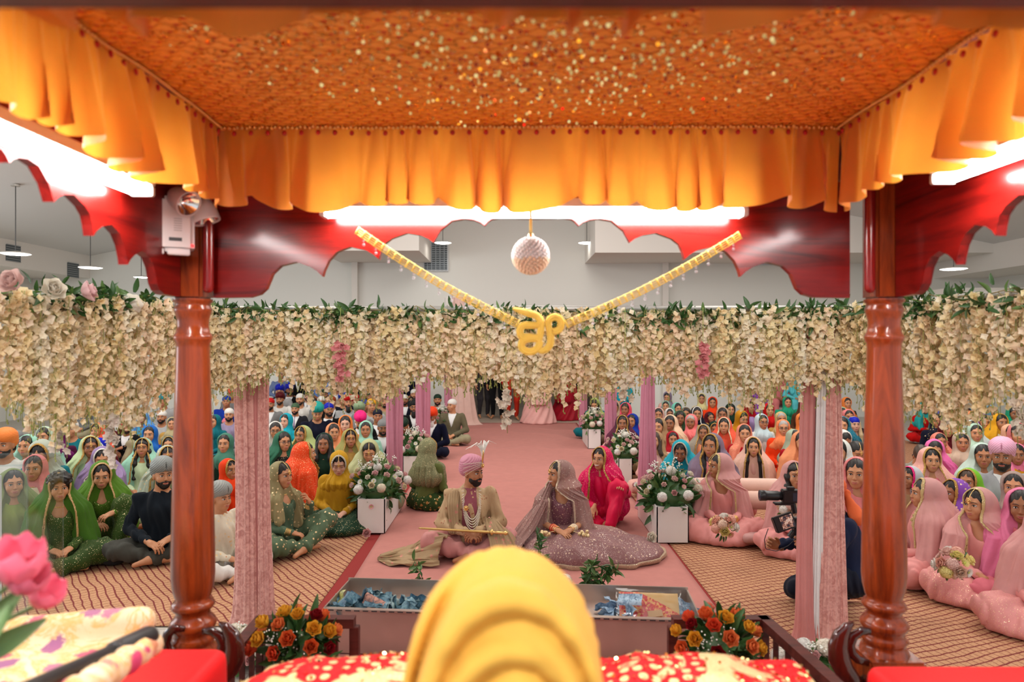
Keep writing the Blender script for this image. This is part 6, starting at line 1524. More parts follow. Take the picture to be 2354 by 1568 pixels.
for c in CROWD:
    k = c['k']; pz = k.get('pz') or ('lap' if c['fem'] else 'men'); c['pz'] = pz; c['hz'] = HZ[pz]; s = k.get('s', 1.0)
    u = (c['py']-CY)/F; f_ = lambda sc_: CZ/(u+c['hz']*s*sc_*0+0) if False else None
    dd = lambda q: (CZ-c['hz']*s*q)/u
    c['d'] = k.get('D') or dd(1.0); c['lo'], c['hi'] = (c['d'], c['d']) if 'D' in k else (dd(1.13), dd(.88)); c['fix'] = 'D' in k; c['s0'] = s
    c['d'] = min(c['d'], 16.7) if not c['fix'] else c['d']
OTH = [dict(px=p_, d=d_, fix=True, mn=.40) for p_, d_ in ((906, 8.5), (971, 11.2), (1030, 14.9), (1490, 8.0), (1404, 11.2), (1341, 14.9), (580, 4.72), (1890, 4.46))]   # places taken by the people built one by one: (px, d)
def relax():
    for it in range(320):
        for i, a_ in enumerate(CROWD):
            for b_ in CROWD[i+1:]+OTH:
                xa, xb = (a_['px']-CX)/F*a_['d'], (b_['px']-CX)/F*b_['d']; dx, dy = xa-xb, a_['d']-b_['d']; r_ = math.hypot(dx, dy); mn = b_.get('mn', .62)
                if r_ < mn and abs(dx) < mn:
                    st = .02*(1 if dy >= 0 else -1)
                    if not a_.get('fix'): a_['d'] = min(a_['hi'], max(a_['lo'], a_['d']+st))
                    if not b_.get('fix'): b_['d'] = min(b_['hi'], max(b_['lo'], b_['d']-st))
# ================================================================= people built one by one
def spot(px, py, hz): d = (CZ-hz)/((py-CY)/F); return ((px-CX)/F*d, d, .02), d
def key(px, py, yaw, label, hz=.69, d=None, **k):
    loc, dd = spot(px, py, hz)
    if d: loc = ((px-CX)/F*d, d, .02); k.setdefault('s', (CZ-(py-CY)/F*d)/hz)
    OTH.append(dict(px=px, d=loc[1], fix=True)); return person(loc, yaw, label, lod=0, **k)
def drape_sheet(nm, rows, mat, root, nv=40, fold=.010, nf=9, seed=0, col=None, thick=.004):
    """cloth lofted through rows of world points (each row: list of points)"""
    A = np.array(rows, float); m = A.shape[1]
    inv = np.array(root.matrix_world.inverted()) if root else np.eye(4)
    t_ = np.linspace(0, 1, nv); S1 = np.linspace(0, 1, len(rows)); S2 = np.linspace(0, 1, m); u2 = np.linspace(0, 1, nv)
    B = np.stack([[np.interp(u2, S2, A[i, :, k]) for k in range(3)] for i in range(len(rows))])   # rows,3,nv
    def sm(a): 
        for _ in range(3): a[1:-1] = .25*a[:-2]+.5*a[1:-1]+.25*a[2:]
        return a
    C = np.stack([np.stack([sm(np.interp(t_, S1, B[:, k, j])) for j in range(nv)], 1) for k in range(3)], -1)
    u, v = np.meshgrid(t_, u2, indexing='ij'); f_ = fold*(np.sin(nf*2*PI*v+seed+2*np.sin(3*u+seed))+.5*np.sin(nf*4.4*PI*v+5*u))
    C[..., 2] += np.abs(f_); C[..., 1] += f_*.5
    i, j = np.meshgrid(np.arange(nv-1), np.arange(nv-1), indexing='ij'); Q = np.stack([i*nv+j, (i+1)*nv+j, (i+1)*nv+j+1, i*nv+j+1], -1).reshape(-1, 4)
    o = obj(nm, mesh_from(nm, [(C.reshape(-1, 3), Q, 0)], mat), root, col=col)
    if root: bpy.context.view_layer.update(); o.matrix_world = Matrix.Identity(4)
    md = o.modifiers.new('thickness', 'SOLIDIFY'); md.thickness = thick; return o
def hang(root, nm, parts, mat, col=None, smooth=True):
    """a part given in the person's own coordinates"""
    return obj(nm, mesh_from(nm, [p if len(p) == 3 else (*p, 0) for p in parts], M(mat) if isinstance(mat, str) else mat, smooth), root, col=col)
def bouquet(loc, rot, label, seed, r_=.095):
    rs = np.random.RandomState(seed); r = empty('bouquet', loc, 0, label, 'bouquet'); r.rotation_euler = rot
    simple('foliage', leaves_mesh(rs, 30, .09, (0, 0, .0), (.035, .06), -.6), [leafm, leafl], r, True)
    simple('stem_handle', tube([(0, 0, -.14), (0, 0, .0)], .016, 10), plain('ribbon', (.8, .75, .7), .5), r, True)
    for i in range(13):
        ph = math.acos(1-.9*(i+.5)/13); th = PI*(1+5**.5)*i; d = np.array((math.cos(th)*math.sin(ph), math.sin(th)*math.sin(ph), math.cos(ph)))
        kd = ('rose', 'hydrangea', 'rose', 'daisy')[i % 4]; o = obj(kd, FM[kd], r, tuple(d*np.array((r_, r_, r_*.8))), eul(dirrot(d))); o.scale = ({'rose': 1.45, 'hydrangea': .78, 'daisy': 1.2}[kd],)*3
        o.color = (*[(.90, .50, .38), (.90, .88, .80), (.88, .66, .50), (.90, .80, .30), (.86, .58, .50)][rs.randint(5)], 1)
    return r
def beads(pts, r0, st=1): return [(*uvs(p, r0, 7, 5), 0) for p in pts[::st]]
pearl = plain('pearl', (.80, .72, .58), .25)
GOLDBROC = cloth('sherwani_brocade', (.56, .38, .21), rough=.5, emb=22, embcol=(.34, .15, .08), bump=.5)
# ---- groom
PG = pose('men', pkg=1, wrL=(.05, -.27, .25), wrR=(-.05, -.27, .25), hdL=(-.85, -.45, -.2), hdR=(.85, -.45, -.2), pmL=(0, .5, -1), pmR=(0, .5, -1), curl=55, knL=(.34, -.20, .15), knR=(-.36, -.20, .15))
PG.pop('pkg')
gr = key(1082, 1093, 8, 'groom in gold brocade coat and pink turban with a white plume, on the pink cloth', hz=.728, fem=False, P=PG, pkey='groom', turban='sikh', tc=(.66, .27, .36), beard='short', top=(.5, .33, .2), tmat=GOLDBROC,
         legs=(.62, .26, .24), lmat='silk', neck='high', hy=42, fat=1.25, skin='b', loose=.036)
P_, Q_ = tunic_f(PG, 0, .041, .5, 'high', fa=.003); mid_ = P_[Q_].mean(1); Q_ = Q_[(np.abs(mid_[:, 0]+.02) < .068) & (mid_[:, 1] < -.02) & (mid_[:, 2] > .20) & (mid_[:, 2] < .60)]
hang(gr, 'front_panel', [(P_, Q_)], cloth('panel_rose', (.30, .075, .10), rough=.6, emb=30, embcol=(.60, .40, .20), bump=.4))
hang(gr, 'collar', [tube(np.array(PG['neck'])+np.stack([.062*np.cos(np.linspace(-4.2, 1.05, 20)), .010+.062*np.sin(np.linspace(-4.2, 1.05, 20)), .030+.012*np.sin(np.linspace(-4.2, 1.05, 20))], 1), .016, 8, True, .6)], GOLDBROC)
hd = np.array(PG['head']); hg = lambda v: twist(v, 42, 0)+hd
ps = []
for i, (dx, lean) in enumerate(((-.09, -.12), (-.05, -.09), (0, -.02), (.05, .07), (.09, .11), (.0, .03), (-.05, -.05), (.05, .05))):
    c = [(0, -.115, .12), (.0+dx*.1, -.125, .19), (lean*.3, -.125, .25), (lean*.8, -.12, .295+.01*(i % 3)), (lean*1.5+dx*.4, -.115, .285-.02*abs(lean)*10)]
    ps.append((hg(np.array(tube(c, [.004, .006, .010, .006, .002], 6, False, .5)[0])), tube(c, .004, 6, False)[1], 0))
hang(gr, 'plume', ps, plain('feather_white', (.88, .86, .80), .7))
V, Q = tube([(0, -.118, .10), (0, -.124, .15), (0, -.126, .20), (0, -.125, .235)], [.006, .009, .012, .006], 8); q2 = [uvs((math.cos(a_)*.016, -.124, .085+math.sin(a_)*.016), .006, 7, 5) for a_ in np.linspace(0, 6.28, 9)]+[uvs((0, -.127, .085), .010, 8, 6)]
hang(gr, 'turban_brooch', [(hg(V), Q, 0)]+[(hg(a_[0]), a_[1], 0) for a_ in q2], 'gold')
ps = []
for k in range(4):
    a_ = np.linspace(-1.5, 1.5, 44); rr = .112; P = np.stack([rr*np.sin(a_), .02-.142*np.cos(a_), .098-.028*k*(1-np.cos(a_*1.05))-.012*k+.02*np.cos(a_)], 1)
    P = P[(a_ < .1)]; ps += [(hg(q[0]), q[1], 0) for q in beads(P, .0036)]
hang(gr, 'turban_pearls', ps, pearl)
n = np.array(PG['neck']); ch = np.array(PG['chest']); ps = []
for k in range(5):
    a_ = np.linspace(0, PI, 60); wd = .070+.004*k; dp = .24+.022*k
    P = np.stack([wd*np.cos(a_), -.118-.078*np.sin(a_)-.006*k*np.sin(a_), .02-dp*np.sin(a_)**.75], 1)+n+(0, 0, -.01); ps += beads(P, .0046)
hang(gr, 'pearl_necklaces', ps, pearl); hang(gr, 'pendant', [uvs(n+(-.055, -.192, -.13), (.018, .007, .020), 10, 7)]+[uvs(n+(-.055+.02*math.cos(a_), -.192, -.13+.022*math.sin(a_)), .006, 6, 5) for a_ in np.linspace(0, 6.28, 9)], 'gold')
bpy.context.view_layer.update()
gx, gy = gr.location.x, gr.location.y
BEI = cloth('shawl_beige', (.42, .28, .15), rough=.6, emb=15, embcol=(.52, .22, .16), bump=.3)
# stole over the picture-left shoulder, and the cloth trailing on the floor
drape_sheet('stole', [[(gx-.23, gy+.10, .45), (gx-.17, gy+.09, .50), (gx-.11, gy+.08, .50)], [(gx-.20, gy-.03, .585), (gx-.155, gy-.03, .60), (gx-.105, gy-.02, .595)], [(gx-.20, gy-.15, .50), (gx-.155, gy-.155, .50), (gx-.105, gy-.15, .50)], [(gx-.19, gy-.185, .38), (gx-.15, gy-.19, .37), (gx-.10, gy-.185, .37)], [(gx-.17, gy-.22, .25), (gx-.13, gy-.23, .24), (gx-.08, gy-.23, .24)]], BEI, gr, fold=.006, nf=4)
drape_sheet('trailing_shawl', [[(gx-.16, gy-.30, .24), (gx-.22, gy-.36, .24), (gx-.26, gy-.42, .08), (gx-.24, gy-.46, .035)], [(gx-.34, gy-.16, .25), (gx-.42, gy-.26, .16), (gx-.48, gy-.40, .06), (gx-.46, gy-.50, .035)], [(gx-.50, gy-.10, .10), (gx-.56, gy-.20, .08), (gx-.62, gy-.34, .05), (gx-.66, gy-.46, .03)], [(gx-.80, gy-.24, .035), (gx-.80, gy-.27, .035), (gx-.81, gy-.30, .035), (gx-.80, gy-.32, .03)]], BEI, gr, fold=.022, nf=5, seed=2)
drape_sheet('coat_skirt', [[(gx+.14, gy-.12, .36), (gx+.20, gy-.18, .37), (gx+.26, gy-.16, .33)], [(gx+.16, gy-.28, .30), (gx+.28, gy-.32, .27), (gx+.38, gy-.24, .25)], [(gx+.20, gy-.42, .16), (gx+.34, gy-.42, .14), (gx+.48, gy-.26, .12)], [(gx+.26, gy-.48, .04), (gx+.40, gy-.46, .04), (gx+.52, gy-.30, .04)]], BEI, gr, fold=.012, nf=4, seed=4)
# sword across the lap
s0, s1 = np.array(at(963, 1214, 6.05)), np.array(at(1168, 1226, 6.02)); dv = s1-s0
sw = empty('ceremonial_sword', tuple(s0), 0, 'golden sheathed sword lying across the groom lap', 'sword')
simple('scabbard', tube([dv*u for u in (0, .04, .06, .4, .78, .80)], [.009, .012, .012, .015, .018, .014], 12, True, .7), plain('scabbard_gold', (.50, .32, .10), .35, .6), sw, True)
simple('hilt', tube([dv*u for u in (.80, .82, .84, .90, .95, .97, 1.0)], [.015, .030, .011, .013, .011, .021, .010], 12), M('gold'), sw, True)
# ---- bride
PBr = pose('lap', chest=(-.01, .0, .41), neck=(0, .01, .56), head=(-.01, -.02, .70), wrL=(.06, -.30, .26), wrR=(-.05, -.31, .26), curl=22, hdL=(-.8, -.5, -.25), hdR=(.8, -.5, -.25))
MAUV = cloth('lehenga_mauve', (.27, .13, .13), rough=.55, emb=34, embcol=(.52, .36, .27), spark=120, sparkcol=(.95, .85, .75), bump=.35)
BLOU = cloth('blouse_mauve', (.20, .075, .10), rough=.5, emb=36, embcol=(.58, .42, .32), spark=110, sparkcol=(.95, .85, .75), bump=.3)
VEIL = cloth('veil_mauve', (.46, .26, .23), rough=.6, spark=60, sparkcol=(.95, .85, .7), alpha=.72, bump=.2)
br_ = key(1292, 1096, -2, 'bride in mauve embroidered lehenga, gold choker and sequinned veil, smiling at the groom', hz=.70, P=PBr, pkey='bride', hair='parted', hy=-58, scarf='veil', sc=(.5, .3, .3), smat='sheer', top=(.3, .1, .12), tmat=BLOU, neck='deep', sleeve=.62,
          tikka=1, earrings=1, trim=(.60, .45, .33), nolegs=True, smile=True, skin='a')
for ch_ in br_.children:
    if ch_.name.startswith('headscarf'):
        m2 = ch_.data.copy(); m2.materials.clear(); m2.materials.append(VEIL); ch_.data = m2
bx0, by0 = br_.location.x, br_.location.y
def f(g):
    d = un(.10, ell(g, (0, .02, .13), (.24, .20, .14)), ell(g, (.06, -.20, .07), (.56, .42, .16)), ell(g, (.28, -.22, .05), (.60, .40, .12)), ell(g, (.62, -.12, .02), (.30, .26, .08)))
    cx_, cy_ = .08, .05; th = np.arctan2(g.x-cx_, -(g.y-cy_)); rr = np.sqrt((g.x-cx_)**2+(g.y-cy_)**2); w_ = np.clip((rr-.15)/.35, 0, 1)
    d = d+w_*(.030*np.abs(np.sin(7.5*th+2.2*np.sin(5*rr+th)))+.010*np.sin(19*th+7*rr)-.018)+.006*sines(g.x, g.y, g.z, 20, 2)
    return smax(d, .004-g.z, .01)
P, Q = iso(f, (-.60, -.72, -.01), (1.05, .34, .34), .0105, 1); hang(br_, 'skirt', [(P, Q)], MAUV)
def fb(g): d = f(g); return np.maximum(np.abs(d-.004)-.009, np.abs(g.z-.030)-.022)
P, Q = iso(fb, (-.60, -.74, -.01), (1.05, .36, .08), .010, 0); hang(br_, 'skirt_border', [(P, Q)], cloth('border_gold', (.50, .36, .24), rough=.45, spark=60, sparkcol=(1, .88, .7)))
nb = np.array(PBr['neck']); ps = []
for k in range(5):
    a_ = np.linspace(-PI*.92, -PI*.08, 30); rr = .058+.006*k; ps += beads(np.stack([rr*np.cos(a_), .012+rr*1.05*np.sin(a_), .045-.013*k+0*a_], 1)+nb, .0052)
a_ = np.linspace(-PI*.9, -PI*.1, 17); ps += beads(np.stack([.086*np.cos(a_), .012+.088*np.sin(a_), -.028+0*a_], 1)+nb, .0065)
hang(br_, 'choker', ps, 'gold')
hb_ = np.array(PBr['head']); hq = lambda v: twist(v, -58, 0)+hb_
a_ = np.linspace(0, 2*PI, 20); V1, Q1 = tube(np.stack([-.012+.012*np.cos(a_), -.1035+0*a_, -.034+.012*np.sin(a_)], 1), .0014, 5, False); V2, Q2 = tube([(-.022, -.102, -.03), (-.05, -.075, -.032), (-.076, -.01, -.02)], .0016, 5, False)
hang(br_, 'nose_ring', [(hq(V1), Q1, 0), (hq(V2), Q2, 0)], 'gold')
for S, cc in (('L', (.72, .62, .50)), ('R', (.60, .03, .02))):
    w_, e = np.array(PBr['wr'+S]), np.array(PBr['el'+S]); dd_ = (e-w_)/np.linalg.norm(e-w_); T, N, B = frame_dirs(np.array([w_-dd_, w_+dd_])); a_ = np.linspace(0, 2*PI, 17); ps = []
    for i in range(9):
        V, Q = tube(w_+dd_*(.012+.009*i)+(.030+.0008*i)*(np.cos(a_)[:, None]*N[0]+np.sin(a_)[:, None]*B[0]), .0042, 6, False); ps.append((V, Q, 0 if i % 3 else 1))
    obj('bangle_stack', mesh_from('bangles', ps, [plain('bangle_'+('cream' if S == 'L' else 'red'), cc, .35), M('gold')]), br_)
    c = w_+np.array((.10 if S == 'L' else -.13, -.05, -.02)); rs = np.random.RandomState(ord(S))
    hang(br_, 'gold_tassel', [uvs(c+rs.normal(0, .018, 3)*np.array((1.7, 1, .8)), (.016, .012, .018), 8, 6) for _ in range(14)]+[tube([w_, c], .003, 5)], plain('kalire_gold', (.80, .62, .34), .35, .6))
drape_sheet('long_veil', [[(bx0-.13, by0+.0, .62), (bx0-.09, by0-.03, .70), (bx0-.06, by0+.0, .76)], [(bx0-.22, by0-.04, .48), (bx0-.19, by0-.10, .50), (bx0-.15, by0-.13, .46)], [(bx0-.36, by0-.14, .34), (bx0-.32, by0-.22, .32), (bx0-.26, by0-.26, .26)], [(bx0-.50, by0-.26, .20), (bx0-.46, by0-.36, .17), (bx0-.38, by0-.40, .16)], [(bx0-.58, by0-.42, .05), (bx0-.54, by0-.52, .045), (bx0-.46, by0-.55, .06)]], VEIL, br_, fold=.012, nf=4, seed=1, thick=.002)
drape_sheet('trailing_veil', [[(bx0-.62, by0-.02, .035), (bx0-.45, by0-.06, .17), (bx0-.30, by0-.02, .20)], [(bx0-.64, by0-.20, .04), (bx0-.52, by0-.22, .15), (bx0-.36, by0-.18, .20)], [(bx0-.64, by0-.40, .035), (bx0-.50, by0-.42, .09), (bx0-.34, by0-.34, .15)]], VEIL, br_, fold=.03, nf=4, seed=5, thick=.002)
drape_sheet('veil_end', [[(bx0+.22, by0+.04, .22), (bx0+.26, by0-.04, .25), (bx0+.26, by0-.12, .24)], [(bx0+.50, by0+.12, .16), (bx0+.52, by0+.02, .19), (bx0+.52, by0-.10, .16)], [(bx0+.82, by0+.10, .05), (bx0+.80, by0-.02, .07), (bx0+.78, by0-.12, .05)], [(bx0+.94, by0+.04, .035), (bx0+.92, by0-.08, .035), (bx0+.90, by0-.16, .035)]], VEIL, br_, fold=.015, nf=4, seed=7, thick=.002)
# ---- women near the couple
PM = pose('kneeup', wrL=(.22, -.30, .36), hdL=(.1, -.3, 1), pmL=(0, -1, 0), curl=60, wrR=(-.05, -.30, .22), hdR=(-.2, -.6, -.6))
key(1385, 1057, -15, 'smiling woman in bright magenta suit and scarf behind the bride', P=PM, pkey='mag', scarf='veil', sc=(.70, .004, .10), top=(.72, .004, .075), legs=(.72, .004, .06), hy=-20, tmat='silk', lmat='silk', smat='shiny', earrings=1, smile=True, trim=K['gold'], fat=1.25)
key(985, 1037, 150, 'woman in olive veil with gold sequins seen from behind, next to the left flower box', scarf='open', sc=(.20, .20, .10), smat='shiny', top=(.10, .12, .03), legs=(.035, .07, .015), lmat=cloth('dark_green_embroidered', (.03, .065, .014), emb=14, embcol=(.45, .26, .08), spark=30), skirt=.95, trim=K['gold'], pz='lap', fat=1.1)
key(702, 1047, 105, 'woman in vivid orange red veil and suit turning her head away', scarf='veil', sc=(.85, .07, .012), top=(.80, .06, .01), legs=(.50, .22, .04), tmat='embr', lmat='embr', smat='shiny', trim=K['gold'], pz='lap', fat=1.15)
key(780, 1064, 12, 'young woman in mustard yellow shawl and dark green skirt with silver lines, looking down', scarf='wrap', sc=(.55, .29, .012), top=(.52, .27, .01), legs=(.012, .045, .020), hp=22, closed=True, tikka=1, earrings=1, trim=(.55, .5, .4), skirt=.95, lmat='shiny', hair='parted', skin='p', bangles=True)
PF = pose('lap', wrL=(.16, -.20, .43), elL=(.24, -.10, .25), hdL=(-.6, -.2, .8), pmL=(-.6, .5, 0), knL=(.30, -.30, .26), curl=55)
key(646, 1099, 62, 'woman in grey green embroidered suit with gold jewellery, hand at her chin', P=PF, pkey='chin', hair='bun', scarf='open', sc=(.30, .25, .12), smat='embr', top=(.09, .15, .09), legs=(.09, .14, .075), tmat='embr', lmat='embr', necklace=1, earrings=1, bangles=1, tikka=1, neck='deep', fat=1.15)
# ---- group in front of the left post
key(236, 1093, 28, 'woman in moss green suit and veil with gold shell edging, one knee raised', pz='kneeup', scarf='veil', sc=(.085, .20, .015), top=(.07, .15, .012), legs=(.045, .085, .012), tmat='shiny', lmat='shiny', trim=(.55, .34, .14), hair='parted', bangles=1, fat=1.3, neck='deep', hp=10)
key(136, 1124, 38, 'curly haired woman in dark green suit and veil with gold shell edging', scarf='veil', sc=(.055, .15, .012), top=(.04, .085, .012), legs=(.035, .07, .012), tmat='shiny', lmat='shiny', trim=(.55, .34, .14), hair='curly', earrings=1, necklace=1, neck='deep', fat=1.3, hp=5)
key(30, 1118, 45, 'woman in lime olive suit behind the clear podium at the left edge', scarf='veil', sc=(.20, .24, .09), top=(.26, .31, .06), legs=(.30, .36, .07), tmat='cloth', fat=1.3)
PS = pose('men', wrL=(.10, -.28, .22), wrR=(-.06, -.30, .20), knL=(.34, -.16, .14), knR=(-.34, -.24, .14))
key(372, 1098, 20, 'bearded man in grey turban and black sweater sitting against the left post', hz=.728, fem=False, P=PS, pkey='sweater', turban='sikh', tc=(.27, .29, .28), beard='short', top=(.006, .010, .016), legs=(.055, .055, .045), neck='high', hy=22, tmat='wool', lmat='cloth', fat=1.05)
key(507, 1152, 60, 'boy in grey turban and cream kurta between the left post and drape', hz=.728, d=5.75, fem=False, pz='men', turban='sikh', tc=(.33, .34, .32), top=(.72, .64, .50), legs=(.80, .78, .74), neck='high', tmat='embr', lmat='cloth', fat=1.1)
tag(simple('black_pouch', (lambda q: q)(iso(lambda g: ell(g, (0, 0, .075), (.16, .10, .085))+.008*sines(g.x, g.y, g.z, 22, 1), (-.2, -.15, 0), (.2, .15, .19), .01, 1)), plain('black_velvet', (.01, .01, .012), .9), None, True, loc=(at(262, 1265, 6.05)[0], 6.0, .02)), 'black velvet bag with a silver motif beside the raised knee of the moss green suit', 'bag')
# ---- bridesmaids
PKS, PKT = (.84, .42, .40), (.80, .33, .31)
PH = pose('lap', wrL=(.07, -.27, .22), wrR=(-.05, -.28, .22), hdL=(-.6, -.6, -.4), hdR=(.6, -.6, -.4), curl=60)
b1 = key(1657, 1078, -8, 'bridesmaid in pink suit with gold edged veil and nose ring, bouquet in her lap', P=PH, pkey='maid', hair='bun', hy=-62, scarf='veil', sc=PKS, smat='sheer', top=PKT, legs=PKT, trim=(.60, .44, .20), tikka=1, earrings=1, bangles=1, fat=1.35, skirt=.85, neck='deep', skin='b')
V, Q = tube(np.stack([.012*np.cos(a_)-.014, -.103+0*a_, -.034+.013*np.sin(a_)], 1), .0022, 6, False); hang(b1, 'nose_ring', [(twist(V, -62, 0)+np.array(PH['head']), Q, 0)], 'gold')
bouquet(at(1664, 1212, 5.98), (R(35), 0, 0), 'round bouquet of blush and cream flowers held by the bridesmaid in profile', 1)
key(1826, 1098, -5, 'bridesmaid in pink with large forehead ornament staring ahead behind the camera rig', P=PH, pkey='maid', hair='longwavy', scarf='veil', sc=PKS, smat='sheer', top=PKT, legs=PKT, tikka=1, necklace=1, earrings=1, fat=1.3, skirt=.85, neck='deep', skin='a')
bouquet(at(1818, 1172, 6.0), (R(25), 0, 0), 'blush and yellow bouquet held by the bridesmaid behind the camera rig', 2, .085)
key(2128, 1142, -100, 'bridesmaid turned away in a long sheer pink veil with gold edge, right of the post', P=PH, pkey='maid', hair='parted', scarf='veil', sc=PKS, smat='sheer', top=PKT, legs=PKT, trim=(.60, .44, .20), fat=1.3, skirt=.8)
key(2253, 1168, -22, 'bridesmaid in pink suit and sheer gold edged veil looking left, bouquet on her knee', P=PH, pkey='maid', hair='bun', hy=-45, scarf='veil', sc=PKS, smat='sheer', top=PKT, legs=PKT, trim=(.60, .44, .20), tikka=1, earrings=1, lmat='shiny', fat=1.45, skirt=.95, neck='deep', skin='a')
bouquet(at(2192, 1300, 4.80), (R(30), R(-25), 0), 'bouquet of white, blush and yellow flowers held low by the bridesmaid nearest the right edge', 3, .10)
key(2400, 1215, -30, 'woman in pink sequinned skirt cut off at the lower right edge', scarf='veil', sc=PKS, smat='sheer', top=PKT, legs=PKT, lmat='shiny', fat=1.4, skirt=.9)
key(1565, 1034, -12, 'woman in turquoise suit and scarf with grey lining, leaning forward and talking', pz='lean', hz=.645, scarf='veil', sc=(.012, .36, .46), top=(.012, .36, .45), legs=(.02, .25, .30), hp=18, hy=-8, trim=(.45, .42, .34), necklace=1, tmat='shiny', fat=1.25, skin='c')
relax()
for i, c in enumerate(CROWD):
    k = dict(c['k']); d = c['d']; zh = CZ-(c['py']-CY)/F*d; s = zh/c['hz'] if not c['fix'] else 1.0
    for q in ('D', 's', 'pz'): k.pop(q, None)
    sst = k.pop('sst', None); lg = k.pop('lg', None)
    for q in ('suit', 'tie', 'trim', 'tc'):
        if isinstance(k.get(q), str): k[q] = kc(k[q])
    yaw = c['yaw']; hy = 0
    if abs(yaw) >= 25 and abs(yaw) < 60: hy = 25 if yaw > 0 else -25
    rr_ = random.Random(i*7+3); near = 0 if c['py'] > 1040 else 1
    if c['fem']:
        if 'skin' not in k: k['skin'] = 'ababc'[rr_.randrange(5)]
        if c['sc'] is not None: k['scarf'] = sst or ('wrap', 'open', 'veil')[rr_.randrange(3)]; k['sc'] = c['sc']
    else:
        if c['tb']: k['turban'] = c['tb']; k['tc'] = c['tc']
        if 'hair' not in k: k['hair'] = None
        elif c['tb']: pass
        if 'skin' not in k: k['skin'] = 'aabc'[rr_.randrange(4)]
        if 'beard' not in k and rr_.random() < .55 and c['pz'] != 'lap' and s > .85 and c['s0'] == 1: k['beard'] = 'short'
    leg = lg or (kc(c['top']) if c['fem'] else [K['char'], K['navy'], K['grey'], K['khaki']][rr_.randrange(4)])
    loc = ((c['px']-CX)/F*d, d, .02)
    isf = c['fem'] or c['label'].startswith('fair woman')
    tb = k.get('turban')
    root = person(loc, yaw-hy, c['label'], group=None, fem=isf, pz=c['pz'], lod=near, top=c['top'], legs=leg, hy=hy, s=s, fat=1.12 if c['fem'] else 1.0, **{a_: b_ for a_, b_ in k.items()})
    if tb and k.get('hair'):   # hair under a cap
        H = cached(('hair', k['hair'], near), lambda: hair_f(k['hair'], near)); hh = np.array(pose(c['pz'])['head'])
        put('hair', ('hair', k['hair'], near, c['pz'], hy, 0), lambda: (twist(H[0], hy, 0)+hh, H[1]), 'hair', root, HAIRC[k.get('hairc', 'k')])
# chairs by the rear wall
def chair(x, y, rz, label):
    r = empty('banquet_chair', (x, y, .0), rz, label, 'chair', 'chairs by the rear wall'); m_ = plain('chair_fabric', (.10, .09, .09), .8); fm = plain('chair_frame', (.35, .33, .30), .4, .6)
    simple('seat', bbox_(-.21, .21, -.20, .21, .38, .425, .01), m_, r); simple('backrest', bbox_(-.2, .2, .22, .25, .55, .92, .01), m_, r)
    for sx in (-1, 1):
        for sy in (-1, 1): simple('leg', tube([(sx*.19, sy*.18, .38), (sx*.2, sy*.2, 0)], .011, 6), fm, r)
        simple('back_post', tube([(sx*.17, .21, .38), (sx*.17, .235, .60)], .011, 6), fm, r)
for c in CROWD:
    if c['pz'] == 'chair': chair((c['px']-CX)/F*c['d'], c['d'], R(c['yaw']), 'dark padded banquet chair under a seated guest by the rear wall')
# ---- people at the far opening
for (px, d, yaw, tc_, su, lb) in ((1112, 17.4, 20, K['navy'], (.035, .03, .035), 'man in dark charcoal suit standing at the far opening, beside the gauze curtain'), (1143, 17.2, -10, K['black'], (.006, .006, .007), 'man in black suit standing at the far opening'), (1330, 17.3, -160, K['black'], (.02, .015, .015), 'man in dark suit standing at the far opening, right of the pink gown')):
    person(((px-CX)/F*d, d, .02), yaw, lb, fem=False, pz='stand', turban='sikh', tc=tc_, suit=su, top=K['white'], legs=su, lmat='wool', beard='short')
person(((1178-CX)/F*16.9, 16.9, .02), 10, 'woman in red suit with gold hem standing at the far opening', pz='stand', scarf='veil', sc=K['red'], top=K['red'], legs=(.55, .03, .01), fat=1.0)
def gown(px, d, col_, w_, h_, lb, lean=0, yaw=0):
    r = person(((px-CX)/F*d, d, .02), yaw, lb, pz='chair', scarf='veil', sc=col_, top=col_, legs=col_, tmat='silk')
    def f(g):
        t_ = np.clip(g.z/h_, 0, 1); rr = np.sqrt(((g.x-lean*(1-t_)))**2+(g.y+.15)**2); th = np.arctan2(g.x, g.y+.15)
        return (rr-(w_*(1-.62*t_))+.02*np.sin(11*th+3*g.z*6))*.8+np.clip(g.z-h_, 0, 9)
    P, Q = iso(f, (-w_-.3, -w_-.35, 0), (w_+.3, w_+.1, h_+.15), .022, 1); hang(r, 'gown', [(P, Q)], 'silk', col_); return r
gown(1238, 16.25, (.86, .46, .42), .44, .95, 'woman in full pale pink gown at the far end of the aisle, from behind', 0, 180)
gown(1300, 16.9, (.40, .006, .02), .42, .85, 'woman in deep red gown beside the pale pink gown at the far end', .1, 150)
